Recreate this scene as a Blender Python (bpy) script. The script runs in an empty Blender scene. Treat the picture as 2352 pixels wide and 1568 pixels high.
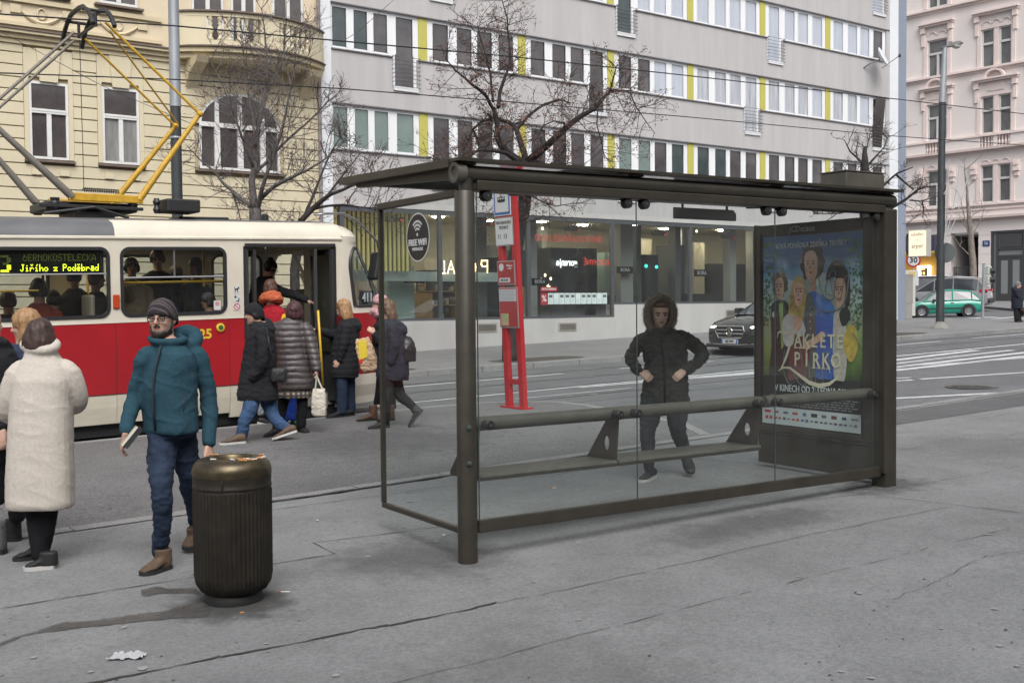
import bpy, bmesh, math, random
from mathutils import Vector, Matrix, noise
V = Vector
R = math.radians
SC = bpy.context.scene
COL = SC.collection

# ---------------------------------------------------------------- camera
FPX, CX, CY = 2531.0, 1176.0, 784.0          # focal length and centre in pixels of a 2352 x 1568 view
YAW, PITCH, ROLL = R(53.3), R(2.0), R(0.5)
CAM = V((0, 0, 1.68))
SLOPE = 0.0224                               # the street climbs gently towards +X
_f0 = V((math.cos(YAW), math.sin(YAW), 0)); _u0 = V((0, 0, 1)); _r0 = _f0.cross(_u0)
FW = _f0 * math.cos(PITCH) - _u0 * math.sin(PITCH)
_u1 = _r0.cross(FW)
RT = _r0 * math.cos(ROLL) - _u1 * math.sin(ROLL)
UP = _u1 * math.cos(ROLL) + _r0 * math.sin(ROLL)
cam_data = bpy.data.cameras.new('camera')
cam = bpy.data.objects.new('camera', cam_data); COL.objects.link(cam)
cam_data.lens = 24.0; cam_data.sensor_width = 22.3; cam_data.sensor_fit = 'HORIZONTAL'
cam_data.clip_end = 1500; cam_data.clip_start = 0.05
_m = Matrix((RT, UP, -FW)).transposed().to_4x4(); _m.translation = CAM
cam.matrix_world = _m
SC.camera = cam

# ---------------------------------------------------------------- sky, sun, exposure
SUN_EL, SUN_AZ = R(50), R(205)
w = bpy.data.worlds.new('World'); SC.world = w; w.use_nodes = True
nt = w.node_tree; bg = nt.nodes['Background']
sky = nt.nodes.new('ShaderNodeTexSky'); sky.sky_type = 'NISHITA'; sky.sun_disc = False
sky.sun_elevation = SUN_EL; sky.sun_rotation = SUN_AZ; sky.air_density = 1.2; sky.dust_density = 6.0; sky.ozone_density = 1.0
hs = nt.nodes.new('ShaderNodeHueSaturation'); hs.inputs['Saturation'].default_value = 0.22; hs.inputs['Value'].default_value = 1.0
nt.links.new(sky.outputs[0], hs.inputs['Color']); nt.links.new(hs.outputs[0], bg.inputs[0])
bg.inputs[1].default_value = 0.14
sd = bpy.data.lights.new('sun', 'SUN'); sd.energy = 1.15; sd.angle = R(45); sd.color = (1.0, 0.985, 0.965)
sun = bpy.data.objects.new('sun', sd); COL.objects.link(sun)
_sv = V((math.sin(SUN_AZ) * math.cos(SUN_EL), math.cos(SUN_AZ) * math.cos(SUN_EL), math.sin(SUN_EL)))
sun.rotation_euler = _sv.to_track_quat('Z', 'Y').to_euler(); sun.location = (0, -5, 30)
vs = SC.view_settings; vs.view_transform = 'Standard'; vs.look = 'None'; vs.gamma = 1.0; vs.use_curve_mapping = False
vs.exposure = 0.38
SC.cycles.use_denoising = True
SC.cycles.max_bounces = 8; SC.cycles.transparent_max_bounces = 24; SC.cycles.diffuse_bounces = 3; SC.cycles.glossy_bounces = 3
SC.cycles.caustics_reflective = False; SC.cycles.caustics_refractive = False; SC.cycles.sample_clamp_indirect = 4.0

# ---------------------------------------------------------------- pixel -> place helpers
def ray(u, v): return FW + RT * ((u - CX) / FPX) - UP * ((v - CY) / FPX)
def on_plane(u, v, p, n): d = ray(u, v); return CAM + d * (n.dot(V(p) - CAM) / n.dot(d))
def gnd(u, v, dz=0.0): return on_plane(u, v, V((0, 0, dz)), V((-SLOPE, 0, 1)))
def at_y(u, v, y): return on_plane(u, v, V((0, y, 0)), V((0, 1, 0)))
def at_x(u, v, x): return on_plane(u, v, V((x, 0, 0)), V((1, 0, 0)))
def at_d(u, v, d): return CAM + ray(u, v) * d
def depth(p): return (V(p) - CAM).dot(FW)
def gz(x): return SLOPE * x
def lerp(a, b, t): return a + (b - a) * t

# ---------------------------------------------------------------- materials
MATS = {}
def mat(name, col=(0.5, 0.5, 0.5), rough=0.6, metal=0.0, var=0.0, scale=8.0, col2=None, bump=0.0, bscale=None, spec=0.5, coat=0.0, emit=None, estr=0.0, stretch=None, detail=6.0):
    if name in MATS: return MATS[name]
    m = bpy.data.materials.new(name); m.use_nodes = True; MATS[name] = m
    n = m.node_tree.nodes; l = m.node_tree.links; b = n['Principled BSDF']
    b.inputs['Base Color'].default_value = (*col, 1); b.inputs['Roughness'].default_value = rough
    b.inputs['Metallic'].default_value = metal; b.inputs['Specular IOR Level'].default_value = spec
    if coat: b.inputs['Coat Weight'].default_value = coat; b.inputs['Coat Roughness'].default_value = 0.08
    if emit: b.inputs['Emission Color'].default_value = (*emit, 1); b.inputs['Emission Strength'].default_value = estr
    if var or col2 or bump:
        tc = n.new('ShaderNodeTexCoord'); src = tc.outputs['Object']
        if stretch:
            mp = n.new('ShaderNodeMapping'); mp.inputs['Scale'].default_value = stretch
            l.new(src, mp.inputs['Vector']); src = mp.outputs[0]
    if var or col2:
        c2 = col2 or tuple(max(0, c * (1 - var)) for c in col); c1 = col if col2 else tuple(min(1, c * (1 + var)) for c in col)
        a = n.new('ShaderNodeTexNoise'); a.inputs['Scale'].default_value = scale; a.inputs['Detail'].default_value = detail; a.inputs['Roughness'].default_value = 0.65
        l.new(src, a.inputs['Vector'])
        r = n.new('ShaderNodeValToRGB'); r.color_ramp.elements[0].position = 0.32; r.color_ramp.elements[1].position = 0.68
        r.color_ramp.elements[0].color = (*c2, 1); r.color_ramp.elements[1].color = (*c1, 1)
        l.new(a.outputs['Fac'], r.inputs[0]); l.new(r.outputs[0], b.inputs['Base Color'])
    if bump:
        a2 = n.new('ShaderNodeTexNoise'); a2.inputs['Scale'].default_value = bscale or scale * 4; a2.inputs['Detail'].default_value = 4
        l.new(src, a2.inputs['Vector'])
        bp = n.new('ShaderNodeBump'); bp.inputs['Strength'].default_value = bump; bp.inputs['Distance'].default_value = 0.02
        l.new(a2.outputs['Fac'], bp.inputs['Height']); l.new(bp.outputs[0], b.inputs['Normal'])
    return m

def glass(name, tint=(0.95, 0.97, 0.96), dirt=0.03, dcol=(0.5, 0.52, 0.5), rough=0.01, gain=1.0, base=0.0):
    """thin pane: see-through, reflecting by Fresnel, with a film of dirt"""
    if name in MATS: return MATS[name]
    m = bpy.data.materials.new(name); m.use_nodes = True; MATS[name] = m
    n = m.node_tree.nodes; l = m.node_tree.links; n.remove(n['Principled BSDF']); out = n['Material Output']
    tr = n.new('ShaderNodeBsdfTransparent'); tr.inputs[0].default_value = (*tint, 1)
    gl = n.new('ShaderNodeBsdfGlossy'); gl.inputs['Roughness'].default_value = rough; gl.inputs[0].default_value = (1, 1, 1, 1)
    fr = n.new('ShaderNodeLayerWeight'); fr.inputs[0].default_value = 0.5      # Schlick from 1 - |cos|, the same from both faces
    pw = n.new('ShaderNodeMath'); pw.operation = 'POWER'; pw.inputs[1].default_value = 5.0; l.new(fr.outputs['Facing'], pw.inputs[0])
    ma = n.new('ShaderNodeMath'); ma.operation = 'MULTIPLY_ADD'; ma.inputs[1].default_value = 0.92 * gain; ma.inputs[2].default_value = 0.07 * gain + base; ma.use_clamp = True
    l.new(pw.outputs[0], ma.inputs[0])
    df = n.new('ShaderNodeBsdfDiffuse'); df.inputs[0].default_value = (*dcol, 1)
    tc = n.new('ShaderNodeTexCoord'); ns = n.new('ShaderNodeTexNoise'); ns.inputs['Scale'].default_value = 3.0; ns.inputs['Detail'].default_value = 8
    l.new(tc.outputs['Object'], ns.inputs['Vector'])
    mr = n.new('ShaderNodeMapRange'); mr.inputs[1].default_value = 0.35; mr.inputs[2].default_value = 0.75; mr.inputs[3].default_value = dirt * 0.5; mr.inputs[4].default_value = dirt * 1.7
    l.new(ns.outputs['Fac'], mr.inputs[0])
    m1 = n.new('ShaderNodeMixShader'); m2 = n.new('ShaderNodeMixShader')
    l.new(mr.outputs[0], m1.inputs[0]); l.new(tr.outputs[0], m1.inputs[1]); l.new(df.outputs[0], m1.inputs[2])
    l.new(ma.outputs[0], m2.inputs[0]); l.new(m1.outputs[0], m2.inputs[1]); l.new(gl.outputs[0], m2.inputs[2])
    l.new(m2.outputs[0], out.inputs[0])
    return m
def emis(name, col, s):
    if name in MATS: return MATS[name]
    return mat(name, col, 0.5, emit=col, estr=s)

# ---------------------------------------------------------------- mesh builder
ORG = {}
class MB:
    def __init__(s): s.v = []; s.f = []; s.m = []
    def add(s, vs, fs, mi=0, M=None):
        o = len(s.v)
        s.v += [tuple(M @ V(p)) if M else tuple(p) for p in vs]
        s.f += [tuple(i + o for i in f) for f in fs]; s.m += [mi] * len(fs); return s
    def box(s, x0, x1, y0, y1, z0, z1, mi=0, M=None):
        vs = [(x0, y0, z0), (x1, y0, z0), (x1, y1, z0), (x0, y1, z0), (x0, y0, z1), (x1, y0, z1), (x1, y1, z1), (x0, y1, z1)]
        return s.add(vs, [(0, 3, 2, 1), (4, 5, 6, 7), (0, 1, 5, 4), (1, 2, 6, 5), (2, 3, 7, 6), (3, 0, 4, 7)], mi, M)
    def bbox(s, x0, x1, y0, y1, z0, z1, b=0.01, mi=0, M=None):
        """box with chamfered edges"""
        bm = bmesh.new(); bmesh.ops.create_cube(bm, size=1)
        for v in bm.verts: v.co = V((lerp(x0, x1, v.co.x + .5), lerp(y0, y1, v.co.y + .5), lerp(z0, z1, v.co.z + .5)))
        bmesh.ops.bevel(bm, geom=bm.edges[:], offset=b, segments=2, affect='EDGES', profile=0.5)
        return s.addbm(bm, mi, M)
    def addbm(s, bm, mi=0, M=None):
        bm.verts.ensure_lookup_table(); bm.verts.index_update()
        s.add([v.co.copy() for v in bm.verts], [[v.index for v in f.verts] for f in bm.faces], mi, M); bm.free(); return s
    def poly(s, pts, mi=0): return s.add(pts, [tuple(range(len(pts)))], mi)
    def prism(s, pts, ext, mi=0):
        """polygon pts (3-D, planar) extruded by vector ext"""
        n = len(pts); e = V(ext); vs = [V(p) for p in pts] + [V(p) + e for p in pts]
        fs = [tuple(reversed(range(n))), tuple(range(n, 2 * n))] + [(i, (i + 1) % n, (i + 1) % n + n, i + n) for i in range(n)]
        return s.add(vs, fs, mi)
    def loft(s, rings, mi=0, cap=True, closed=True):
        n = len(rings[0]); o = len(s.v); vs = [p for r in rings for p in r]; fs = []
        for i in range(len(rings) - 1):
            for j in range(n if closed else n - 1):
                k = (j + 1) % n; fs.append((i * n + j, i * n + k, (i + 1) * n + k, (i + 1) * n + j))
        if cap: fs += [tuple(reversed(range(n))), tuple(range((len(rings) - 1) * n, len(rings) * n))]
        return s.add(vs, fs, mi)
    def tube(s, pts, r, n=8, mi=0, cap=True):
        pts = [V(p) for p in pts]; rr = r if isinstance(r, (list, tuple)) else [r] * len(pts)
        t0 = (pts[1] - pts[0]).normalized(); a = V((0, 0, 1)) if abs(t0.z) < .9 else V((1, 0, 0))
        x = t0.cross(a).normalized(); rings = []
        for i, p in enumerate(pts):
            t = (pts[min(i + 1, len(pts) - 1)] - pts[max(i - 1, 0)])
            t = t.normalized() if t.length > 1e-9 else t0
            x = (x - t * x.dot(t)).normalized(); y = t.cross(x)
            rings.append([p + (x * math.cos(2 * math.pi * k / n) + y * math.sin(2 * math.pi * k / n)) * rr[i] for k in range(n)])
        return s.loft(rings, mi, cap)
    def lathe(s, prof, c, n=24, mi=0, ax=None, cap=True):
        """profile [(r, h)] turned about axis through c"""
        z = V(ax or (0, 0, 1)).normalized(); a = V((1, 0, 0)) if abs(z.x) < .9 else V((0, 1, 0)); x = z.cross(a).normalized(); y = z.cross(x); c = V(c)
        return s.loft([[c + z * h + (x * math.cos(2 * math.pi * k / n) + y * math.sin(2 * math.pi * k / n)) * max(r, 1e-4) for k in range(n)] for r, h in prof], mi, cap)
    def ell(s, c, rx, ry, rz, n=16, m=10, mi=0, M=None):
        c = V(c); rings = []
        for i in range(m + 1):
            t = math.pi * i / m; t = min(max(t, .05), math.pi - .05)
            rg = []
            for k in range(n):
                q = V((rx * math.sin(t) * math.cos(2 * math.pi * k / n), ry * math.sin(t) * math.sin(2 * math.pi * k / n), -rz * math.cos(t)))
                rg.append(c + (M @ q if M else q))
            rings.append(rg)
        return s.loft(rings, mi)
    def mesh(s, name, mats, off, smooth):
        me = bpy.data.meshes.new(name)
        me.from_pydata([(p[0] - off.x, p[1] - off.y, p[2] - off.z) for p in s.v], [], s.f)
        for m in (mats if isinstance(mats, (list, tuple)) else [mats]): me.materials.append(m)
        me.polygons.foreach_set('material_index', s.m)
        if smooth is True: me.polygons.foreach_set('use_smooth', [True] * len(s.f))
        me.update()
        if smooth not in (True, False):
            me.polygons.foreach_set('use_smooth', [True] * len(s.f)); me.set_sharp_from_angle(angle=R(smooth))
        return me
    def build(s, name, mats, parent=None, smooth=False, base=False):
        xs, ys, zs = zip(*s.v)
        off = V(((min(xs) + max(xs)) / 2, (min(ys) + max(ys)) / 2, min(zs) if (base or not parent) else (min(zs) + max(zs)) / 2))
        return place(bpy.data.objects.new(name, s.mesh(name, mats, off, smooth)), off, parent)
def place(o, off, parent=None):
    COL.objects.link(o); ORG[o.name] = V(off)
    if parent: o.parent = parent; o.location = V(off) - ORG[parent.name]
    else: o.location = off
    return o
def empty(name, loc, label, cat, group=None):
    o = bpy.data.objects.new(name, None); o.empty_display_size = 0.2; place(o, V(loc)); return tag(o, label, cat, group)
def tag(o, label=None, cat=None, group=None, kind=None):
    if label: o['label'] = label
    if cat: o['category'] = cat
    if group: o['group'] = group
    if kind: o['kind'] = kind
    return o
def structure(name, mb, mats, smooth=False, label=None):
    o = mb.build(name, mats, smooth=smooth); o['kind'] = 'structure'
    if label: o['label'] = label
    return o
def inst(src, parent, off):
    o = src.copy(); return place(o, off, parent)
def frame(o, x, y):
    """matrix with axes x, y, x cross y at o"""
    x = V(x).normalized(); y = V(y).normalized(); z = x.cross(y)
    M = Matrix((x, y, z)).transposed().to_4x4(); M.translation = V(o); return M
_dg = None
def text(body, size, material, parent, o, x, y, name='lettering', align='CENTER', wide=1.0, ext=0.0015, bold=0.0, space=1.0, mb=None, mi=0):
    """flat lettering: x along the line, y up; o = middle of the line"""
    cu = bpy.data.curves.new(name, 'FONT'); cu.body = body; cu.size = size; cu.align_x = align; cu.align_y = 'CENTER'
    cu.extrude = ext; cu.offset = bold; cu.resolution_u = 2; cu.space_character = space; cu.space_line = 0.95
    ob = bpy.data.objects.new('tmp_text', cu); COL.objects.link(ob)
    dg = bpy.context.evaluated_depsgraph_get(); dg.update()
    me = bpy.data.meshes.new_from_object(ob.evaluated_get(dg)); bpy.data.objects.remove(ob); bpy.data.curves.remove(cu)
    x = V(x).normalized(); y = V(y).normalized(); z = x.cross(y)
    b = mb or MB()
    b.add([V(o) + x * (v.co.x * wide) + y * v.co.y + z * v.co.z for v in me.vertices], [tuple(p.vertices) for p in me.polygons], mi)
    bpy.data.meshes.remove(me)
    return b if mb else b.build(name, material, parent)

def rrect(w, h, r, n=5):
    """rounded rectangle outline centred on 0, counter-clockwise, 4*(n+1) points"""
    pts = []
    for cx, cy, a0 in ((w / 2 - r, h / 2 - r, 0), (-w / 2 + r, h / 2 - r, 90), (-w / 2 + r, -h / 2 + r, 180), (w / 2 - r, -h / 2 + r, 270)):
        for i in range(n + 1):
            a = R(a0 + 90 * i / n); pts.append((cx + r * math.cos(a), cy + r * math.sin(a)))
    return pts
def clean_mats(): pass
# ================================================================= ground, road, pavements
def ground_mat(name, c, speck=0.10, patch=0.10, rough=0.85, bump=0.25, fine=140.0):
    m = mat(name, c, rough); n = m.node_tree.nodes; l = m.node_tree.links; b = n['Principled BSDF']
    tc = n.new('ShaderNodeTexCoord'); out = None
    def layer(scale, detail, lo, hi, p0, p1, prev, rough_=0.6):
        t = n.new('ShaderNodeTexNoise'); t.inputs['Scale'].default_value = scale; t.inputs['Detail'].default_value = detail; t.inputs['Roughness'].default_value = rough_
        l.new(tc.outputs['Object'], t.inputs['Vector'])
        r = n.new('ShaderNodeMapRange'); r.inputs[1].default_value = p0; r.inputs[2].default_value = p1; r.inputs[3].default_value = lo; r.inputs[4].default_value = hi
        l.new(t.outputs['Fac'], r.inputs[0])
        x = n.new('ShaderNodeMath'); x.operation = 'MULTIPLY'; l.new(r.outputs[0], x.inputs[0])
        if prev is None: x.inputs[1].default_value = 1.0
        else: l.new(prev, x.inputs[1])
        return x.outputs[0], t
    o, t1 = layer(0.35, 5, 1 - patch, 1 + patch, 0.3, 0.7, None)
    o, _ = layer(1.6, 7, 1 - patch * 1.5, 1 + patch * .9, 0.32, 0.68, o, 0.7)
    o, tf = layer(fine, 3, 1 - speck * 2.0, 1 + speck * 2.2, 0.25, 0.75, o)
    o, _ = layer(38, 4, 1 - speck * 1.5, 1 + speck * .5, 0.30, 0.60, o)
    o, _ = layer(11, 9, 1 - patch * 1.6, 1.0, 0.34, 0.44, o, 0.75)
    vm = n.new('ShaderNodeVectorMath'); vm.operation = 'SCALE'; vm.inputs[0].default_value = c; l.new(o, vm.inputs['Scale'])
    l.new(vm.outputs[0], b.inputs['Base Color'])
    bp = n.new('ShaderNodeBump'); bp.inputs['Strength'].default_value = bump; bp.inputs['Distance'].default_value = 0.006
    l.new(tf.outputs['Fac'], bp.inputs['Height']); l.new(bp.outputs[0], b.inputs['Normal'])
    return m
M_road = ground_mat('road_asphalt', (0.122, 0.126, 0.134), 0.16, 0.12, 0.75)
M_isl = ground_mat('island_asphalt', (0.135, 0.135, 0.137), 0.26, 0.10, 0.9, 0.4, 90)
M_pav = ground_mat('pavement_mastic', (0.198, 0.202, 0.207), 0.14, 0.12, 0.8)
M_pavfar = ground_mat('pavement_far', (0.19, 0.19, 0.195), 0.12, 0.10, 0.85)
M_kerb = ground_mat('kerb_granite', (0.235, 0.235, 0.235), 0.2, 0.10, 0.8)
M_band = ground_mat('patch_asphalt', (0.10, 0.10, 0.104), 0.15, 0.10, 0.85)
M_crack = mat('joint_dirt', (0.05, 0.048, 0.045), 0.95, var=0.5, scale=20)
M_wet = mat('wet_stain', (0.085, 0.083, 0.08), 0.45, var=0.25, scale=6)
M_white = mat('road_paint', (0.62, 0.63, 0.64), 0.7, col2=(0.36, 0.37, 0.38), scale=5, bump=0.1)
M_gum = mat('gum', (0.27, 0.275, 0.275), 0.8)
def gp(x, y, dz=0.0): return V((x, y, SLOPE * x + dz))
def sheet(mb, pts, dz, mi=0): mb.poly([gp(x, y, dz) for x, y in pts], mi)
def slab(mb, pts, z0, z1, mi=0): mb.prism([gp(x, y, z0) for x, y in pts], (0, 0, z1 - z0), mi)

m = MB(); sheet(m, [(-300, -300), (400, -300), (400, 400), (-300, 400)], -0.10); structure('road', m, M_road)
m = MB(); slab(m, [(-60, -14), (90, -14), (90, 8.28), (-60, 8.28)], -0.4, 0.0); structure('pavement', m, M_pav)
curve = [(9.26, 13.42), (9.92, 13.0), (10.2, 12.55), (10.18, 11.81), (10.04, 11.17), (9.62, 9.4), (9.05, 8.46)]
m = MB(); slab(m, [(-60, 8.44), (9.0, 8.44)] + list(reversed(curve)) + [(8.6, 13.5), (-60, 13.5)], -0.4, -0.002); structure('tram_platform', m, M_isl)
# kerb stones of the island edge, curved
m = MB()
pts = [(-14.0, 13.5)] + [(-14 + i * 1.6, 13.5) for i in range(1, 15)] + curve
for (x0, y0), (x1, y1) in zip(pts, pts[1:]):
    d = V((x1 - x0, y1 - y0)).normalized(); nrm = V((-d.y, d.x)) * -1
    q = [(x0 + d.x * .004, y0 + d.y * .004), (x1, y1), (x1 + nrm.x * .13, y1 + nrm.y * .13), (x0 + d.x * .004 + nrm.x * .13, y0 + d.y * .004 + nrm.y * .13)]
    slab(m, q, -.3, 0.004)
structure('platform_kerb', m, M_kerb)
# flush kerb between pavement and platform
rnd = random.Random(4)
m = MB(); x = -14.0
while x < 40:
    L = rnd.uniform(0.8, 1.25); y0 = 8.30 + rnd.uniform(-.012, .012)
    slab(m, [(x, y0), (x + L - .012, y0 + rnd.uniform(-.008, .008)), (x + L - .012, 8.45), (x, 8.45)], -.3, 0.006 + rnd.uniform(0, .006)); x += L
structure('kerb', m, M_kerb)
# far pavement and the corner beyond the side street
def kfar(x): return 19.6 if x < 11 else 19.35 - 0.072 * (x - 15) if x > 15 else lerp(19.6, 19.35, (x - 11) / 4)
fx = [-60, 0, 11, 15, 20, 25, 30, 35, 38.6]
edge = [(x, kfar(x)) for x in fx] + [(39.9, 18.1), (40.4, 19.2), (40.5, 27), (40.5, 90)]
m = MB(); slab(m, edge + [(-60, 90)], -.4, 0.0); structure('far_pavement', m, M_pavfar)
m = MB(); slab(m, [(47.5, 23.0), (50.5, 27.3), (55, 31.5), (60, 36.5), (62.5, 45), (62.5, 120), (120, 120), (120, 10), (56, 12)], -.4, 0.03); structure('corner_pavement', m, M_pavfar)
m = MB()
for i in range(len(edge) - 2):
    (x0, y0), (x1, y1) = edge[i], edge[i + 1]
    n_ = max(1, int(math.hypot(x1 - x0, y1 - y0) / 1.1)) if x0 > -20 else 1
    for k in range(n_):
        a = (lerp(x0, x1, k / n_), lerp(y0, y1, k / n_)); b = (lerp(x0, x1, (k + .985) / n_), lerp(y0, y1, (k + .985) / n_))
        d = V((b[0] - a[0], b[1] - a[1])).normalized(); q = V((d.y, -d.x)) * .04; q2 = V((-d.y, d.x)) * .24
        slab(m, [(a[0] + q.x, a[1] + q.y), (b[0] + q.x, b[1] + q.y), (b[0] + q2.x, b[1] + q2.y), (a[0] + q2.x, a[1] + q2.y)], -.3, 0.006 + .004 * (k % 3))
structure('far_kerb', m, M_kerb)
# ---- darker strip of patched asphalt and joints
m = MB(); sheet(m, [(9.4, 7.55), (10.95, 7.45), (13.7, 7.39), (20, 7.3), (20, 8.24), (13.3, 8.2), (12.0, 8.22), (9.2, 8.24)], 0.004); structure('asphalt_patch', m, M_band)
def jag(mb, pts, wd, dz=0.005, jit=0.012, step=0.09, seed=0, skip=0.0):
    """a thin irregular joint line along pts (ground x, y)"""
    r = random.Random(seed)
    for (x0, y0), (x1, y1) in zip(pts, pts[1:]):
        L = math.hypot(x1 - x0, y1 - y0); n_ = max(1, int(L / step)); d = V(((x1 - x0) / L, (y1 - y0) / L)); nr = V((-d.y, d.x))
        prev = None
        for k in range(n_ + 1):
            t = k / n_; o = noise.noise(V((t * L * 2.2, seed * 7.1, 0))) * jit * 2 + r.uniform(-jit, jit) * .4; ww = wd * (0.35 + 0.9 * abs(noise.noise(V((t * L * 3.1, seed * 3.3, 5.0)))) * 2)
            c = V((lerp(x0, x1, t), lerp(y0, y1, t))) + nr * o
            cur = (c + nr * ww / 2, c - nr * ww / 2)
            if prev and r.random() > skip: mb.poly([gp(*prev[1], dz), gp(*cur[1], dz), gp(*cur[0], dz), gp(*prev[0], dz)])
            prev = cur
m = MB()
jag(m, [(-1.5, 6.62), (1.32, 6.48), (2.38, 6.40), (3.21, 6.34), (3.29, 6.33)], .010, seed=1)
jag(m, [(-2, 5.1), (1.37, 4.94), (1.94, 4.89), (2.78, 4.78), (3.42, 4.73)], .019, seed=2, jit=.016, step=.04)
jag(m, [(3.42, 4.73), (4.44, 4.67), (5.81, 4.64), (7.3, 4.52)], .009, seed=3, skip=.08)
jag(m, [(1.5, 4.1), (2.92, 4.03), (4.04, 4.01), (5.84, 3.91), (6.98, 3.85)], .006, seed=4, skip=.3)
jag(m, [(3.35, 6.72), (4.27, 6.55)], .012, seed=5); jag(m, [(3.33, 6.73), (3.29, 6.33)], .010, seed=6)
jag(m, [(3.61, 7.98), (5.27, 7.87), (5.48, 7.87), (6.12, 7.63), (7.65, 7.68), (7.69, 7.35), (7.82, 6.83)], .010, seed=7)
jag(m, [(6.6, 5.45), (7.31, 5.23), (7.42, 4.6), (7.5, 4.04)], .010, seed=8)
jag(m, [(7.4, 5.2), (8.2, 5.15), (9.5, 5.05)], .009, seed=9, skip=.15)
jag(m, [(10.99, 6.11), (11.3, 6.09), (13.5, 5.95)], .012, seed=10)
jag(m, [(7.42, 5.44), (8.05, 5.36), (8.1, 5.6)], .014, seed=11)
jag(m, [(-14, 8.285), (12.8, 8.285)], .022, seed=12, jit=.008, step=.12); jag(m, [(3.5, 8.275), (4.4, 8.27), (5.4, 8.28)], .050, dz=.0145, seed=31, jit=.014, step=.06)
jag(m, [(5.7, 5.9), (7.0, 5.5)], .008, seed=13, skip=.3)
structure('pavement_joints', m, M_crack)
m = MB()
jag(m, [(13.46, 8.9), (13.38, 8.3)], .02, dz=-.094, seed=14); jag(m, [(5, 12.92), (10.8, 12.92), (14.72, 12.84), (34, 12.7)], .03, dz=-.094, seed=15, jit=.004, step=.5)
structure('road_joints', m, M_crack)
# ---- stains and litter marks
def blob(mb, uv, dz=0.006, seed=0, sub=10, jit=0.02):
    P = [gnd(u, v) for u, v in uv]; out = []
    for i in range(len(P)):
        a, b = P[i], P[(i + 1) % len(P)]
        for k in range(sub):
            p = a.lerp(b, k / sub); q = noise.noise_vector(V((p.x * 9, p.y * 9, seed))) * jit + noise.noise_vector(V((p.x * 31, p.y * 31, seed))) * jit * .5
            out.append(gp(p.x + q.x, p.y + q.y, dz))
    c = sum(out, V()) / len(out); o = len(mb.v); mb.v += [tuple(p) for p in out]
    mb.f.append(tuple(range(o, o + len(out)))); mb.m.append(0)
m = MB()
def PM(x, y): return (x / 1.176 / 1.7415, (2300 + y / 1.176) / 1.7415)
blob(m, [PM(*p) for p in ((-60, 345), (120, 280), (300, 225), (420, 218), (600, 188), (760, 170), (930, 130), (990, 150), (970, 200), (800, 205), (620, 225), (480, 240), (330, 252), (130, 285), (20, 330))], seed=1, jit=.03)
blob(m, [PM(*p) for p in ((650, 100), (670, 70), (740, 55), (800, 65), (930, 62), (930, 92), (830, 85), (760, 88), (700, 102))], seed=2, jit=.03)
M_wet2 = M_wet; n = M_wet.node_tree.nodes; l = M_wet.node_tree.links
tc = n.new('ShaderNodeTexCoord'); t_ = n.new('ShaderNodeTexNoise'); t_.inputs['Scale'].default_value = 7; t_.inputs['Detail'].default_value = 8; l.new(tc.outputs['Object'], t_.inputs['Vector'])
r_ = n.new('ShaderNodeMapRange'); r_.inputs[1].default_value = .3; r_.inputs[2].default_value = .7; r_.inputs[3].default_value = .92; r_.inputs[4].default_value = .45; l.new(t_.outputs['Fac'], r_.inputs[0]); l.new(r_.outputs[0], n['Principled BSDF'].inputs['Alpha'])
structure('wet_stain', m, M_wet)
# soft grime: worn dirt with a ragged fading edge
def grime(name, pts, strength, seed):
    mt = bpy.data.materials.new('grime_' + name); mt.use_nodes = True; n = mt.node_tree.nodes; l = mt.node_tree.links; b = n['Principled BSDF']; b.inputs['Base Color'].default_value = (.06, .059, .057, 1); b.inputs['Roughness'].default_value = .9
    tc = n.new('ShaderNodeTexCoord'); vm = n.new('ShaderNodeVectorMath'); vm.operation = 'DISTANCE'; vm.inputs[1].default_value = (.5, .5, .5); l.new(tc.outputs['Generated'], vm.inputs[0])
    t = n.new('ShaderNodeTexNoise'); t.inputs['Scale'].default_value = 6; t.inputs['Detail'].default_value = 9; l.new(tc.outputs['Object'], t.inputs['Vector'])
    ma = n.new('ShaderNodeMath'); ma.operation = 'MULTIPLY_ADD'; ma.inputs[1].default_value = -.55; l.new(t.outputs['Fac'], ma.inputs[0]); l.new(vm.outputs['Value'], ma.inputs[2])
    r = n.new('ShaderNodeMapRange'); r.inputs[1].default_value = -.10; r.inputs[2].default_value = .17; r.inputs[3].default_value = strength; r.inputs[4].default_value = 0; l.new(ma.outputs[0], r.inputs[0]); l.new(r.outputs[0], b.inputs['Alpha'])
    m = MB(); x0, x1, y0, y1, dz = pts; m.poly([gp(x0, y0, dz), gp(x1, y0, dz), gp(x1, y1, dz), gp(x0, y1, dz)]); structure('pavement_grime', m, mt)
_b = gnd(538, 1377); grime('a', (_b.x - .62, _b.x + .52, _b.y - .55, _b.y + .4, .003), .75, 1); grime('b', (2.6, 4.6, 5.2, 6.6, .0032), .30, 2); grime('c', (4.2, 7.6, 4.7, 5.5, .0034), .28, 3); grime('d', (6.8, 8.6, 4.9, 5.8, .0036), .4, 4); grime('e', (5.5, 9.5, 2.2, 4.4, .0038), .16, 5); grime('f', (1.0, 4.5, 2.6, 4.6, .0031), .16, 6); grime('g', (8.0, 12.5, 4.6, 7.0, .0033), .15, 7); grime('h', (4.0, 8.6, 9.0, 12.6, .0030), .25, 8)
m = MB(); rg = random.Random(11)
for i in range(150):
    x = rg.uniform(0.6, 9.5); y = rg.uniform(2.2, 8.1); r = rg.uniform(.006, .02) * (1.0 if rg.random() < .8 else 1.7); k = rg.randint(6, 9)
    a0 = rg.uniform(0, 6); m.poly([gp(x + r * rg.uniform(.7, 1.2) * math.cos(a0 + 6.283 * j / k), y + r * rg.uniform(.7, 1.2) * math.sin(a0 + 6.283 * j / k), 0.005) for j in range(k)])
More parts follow.
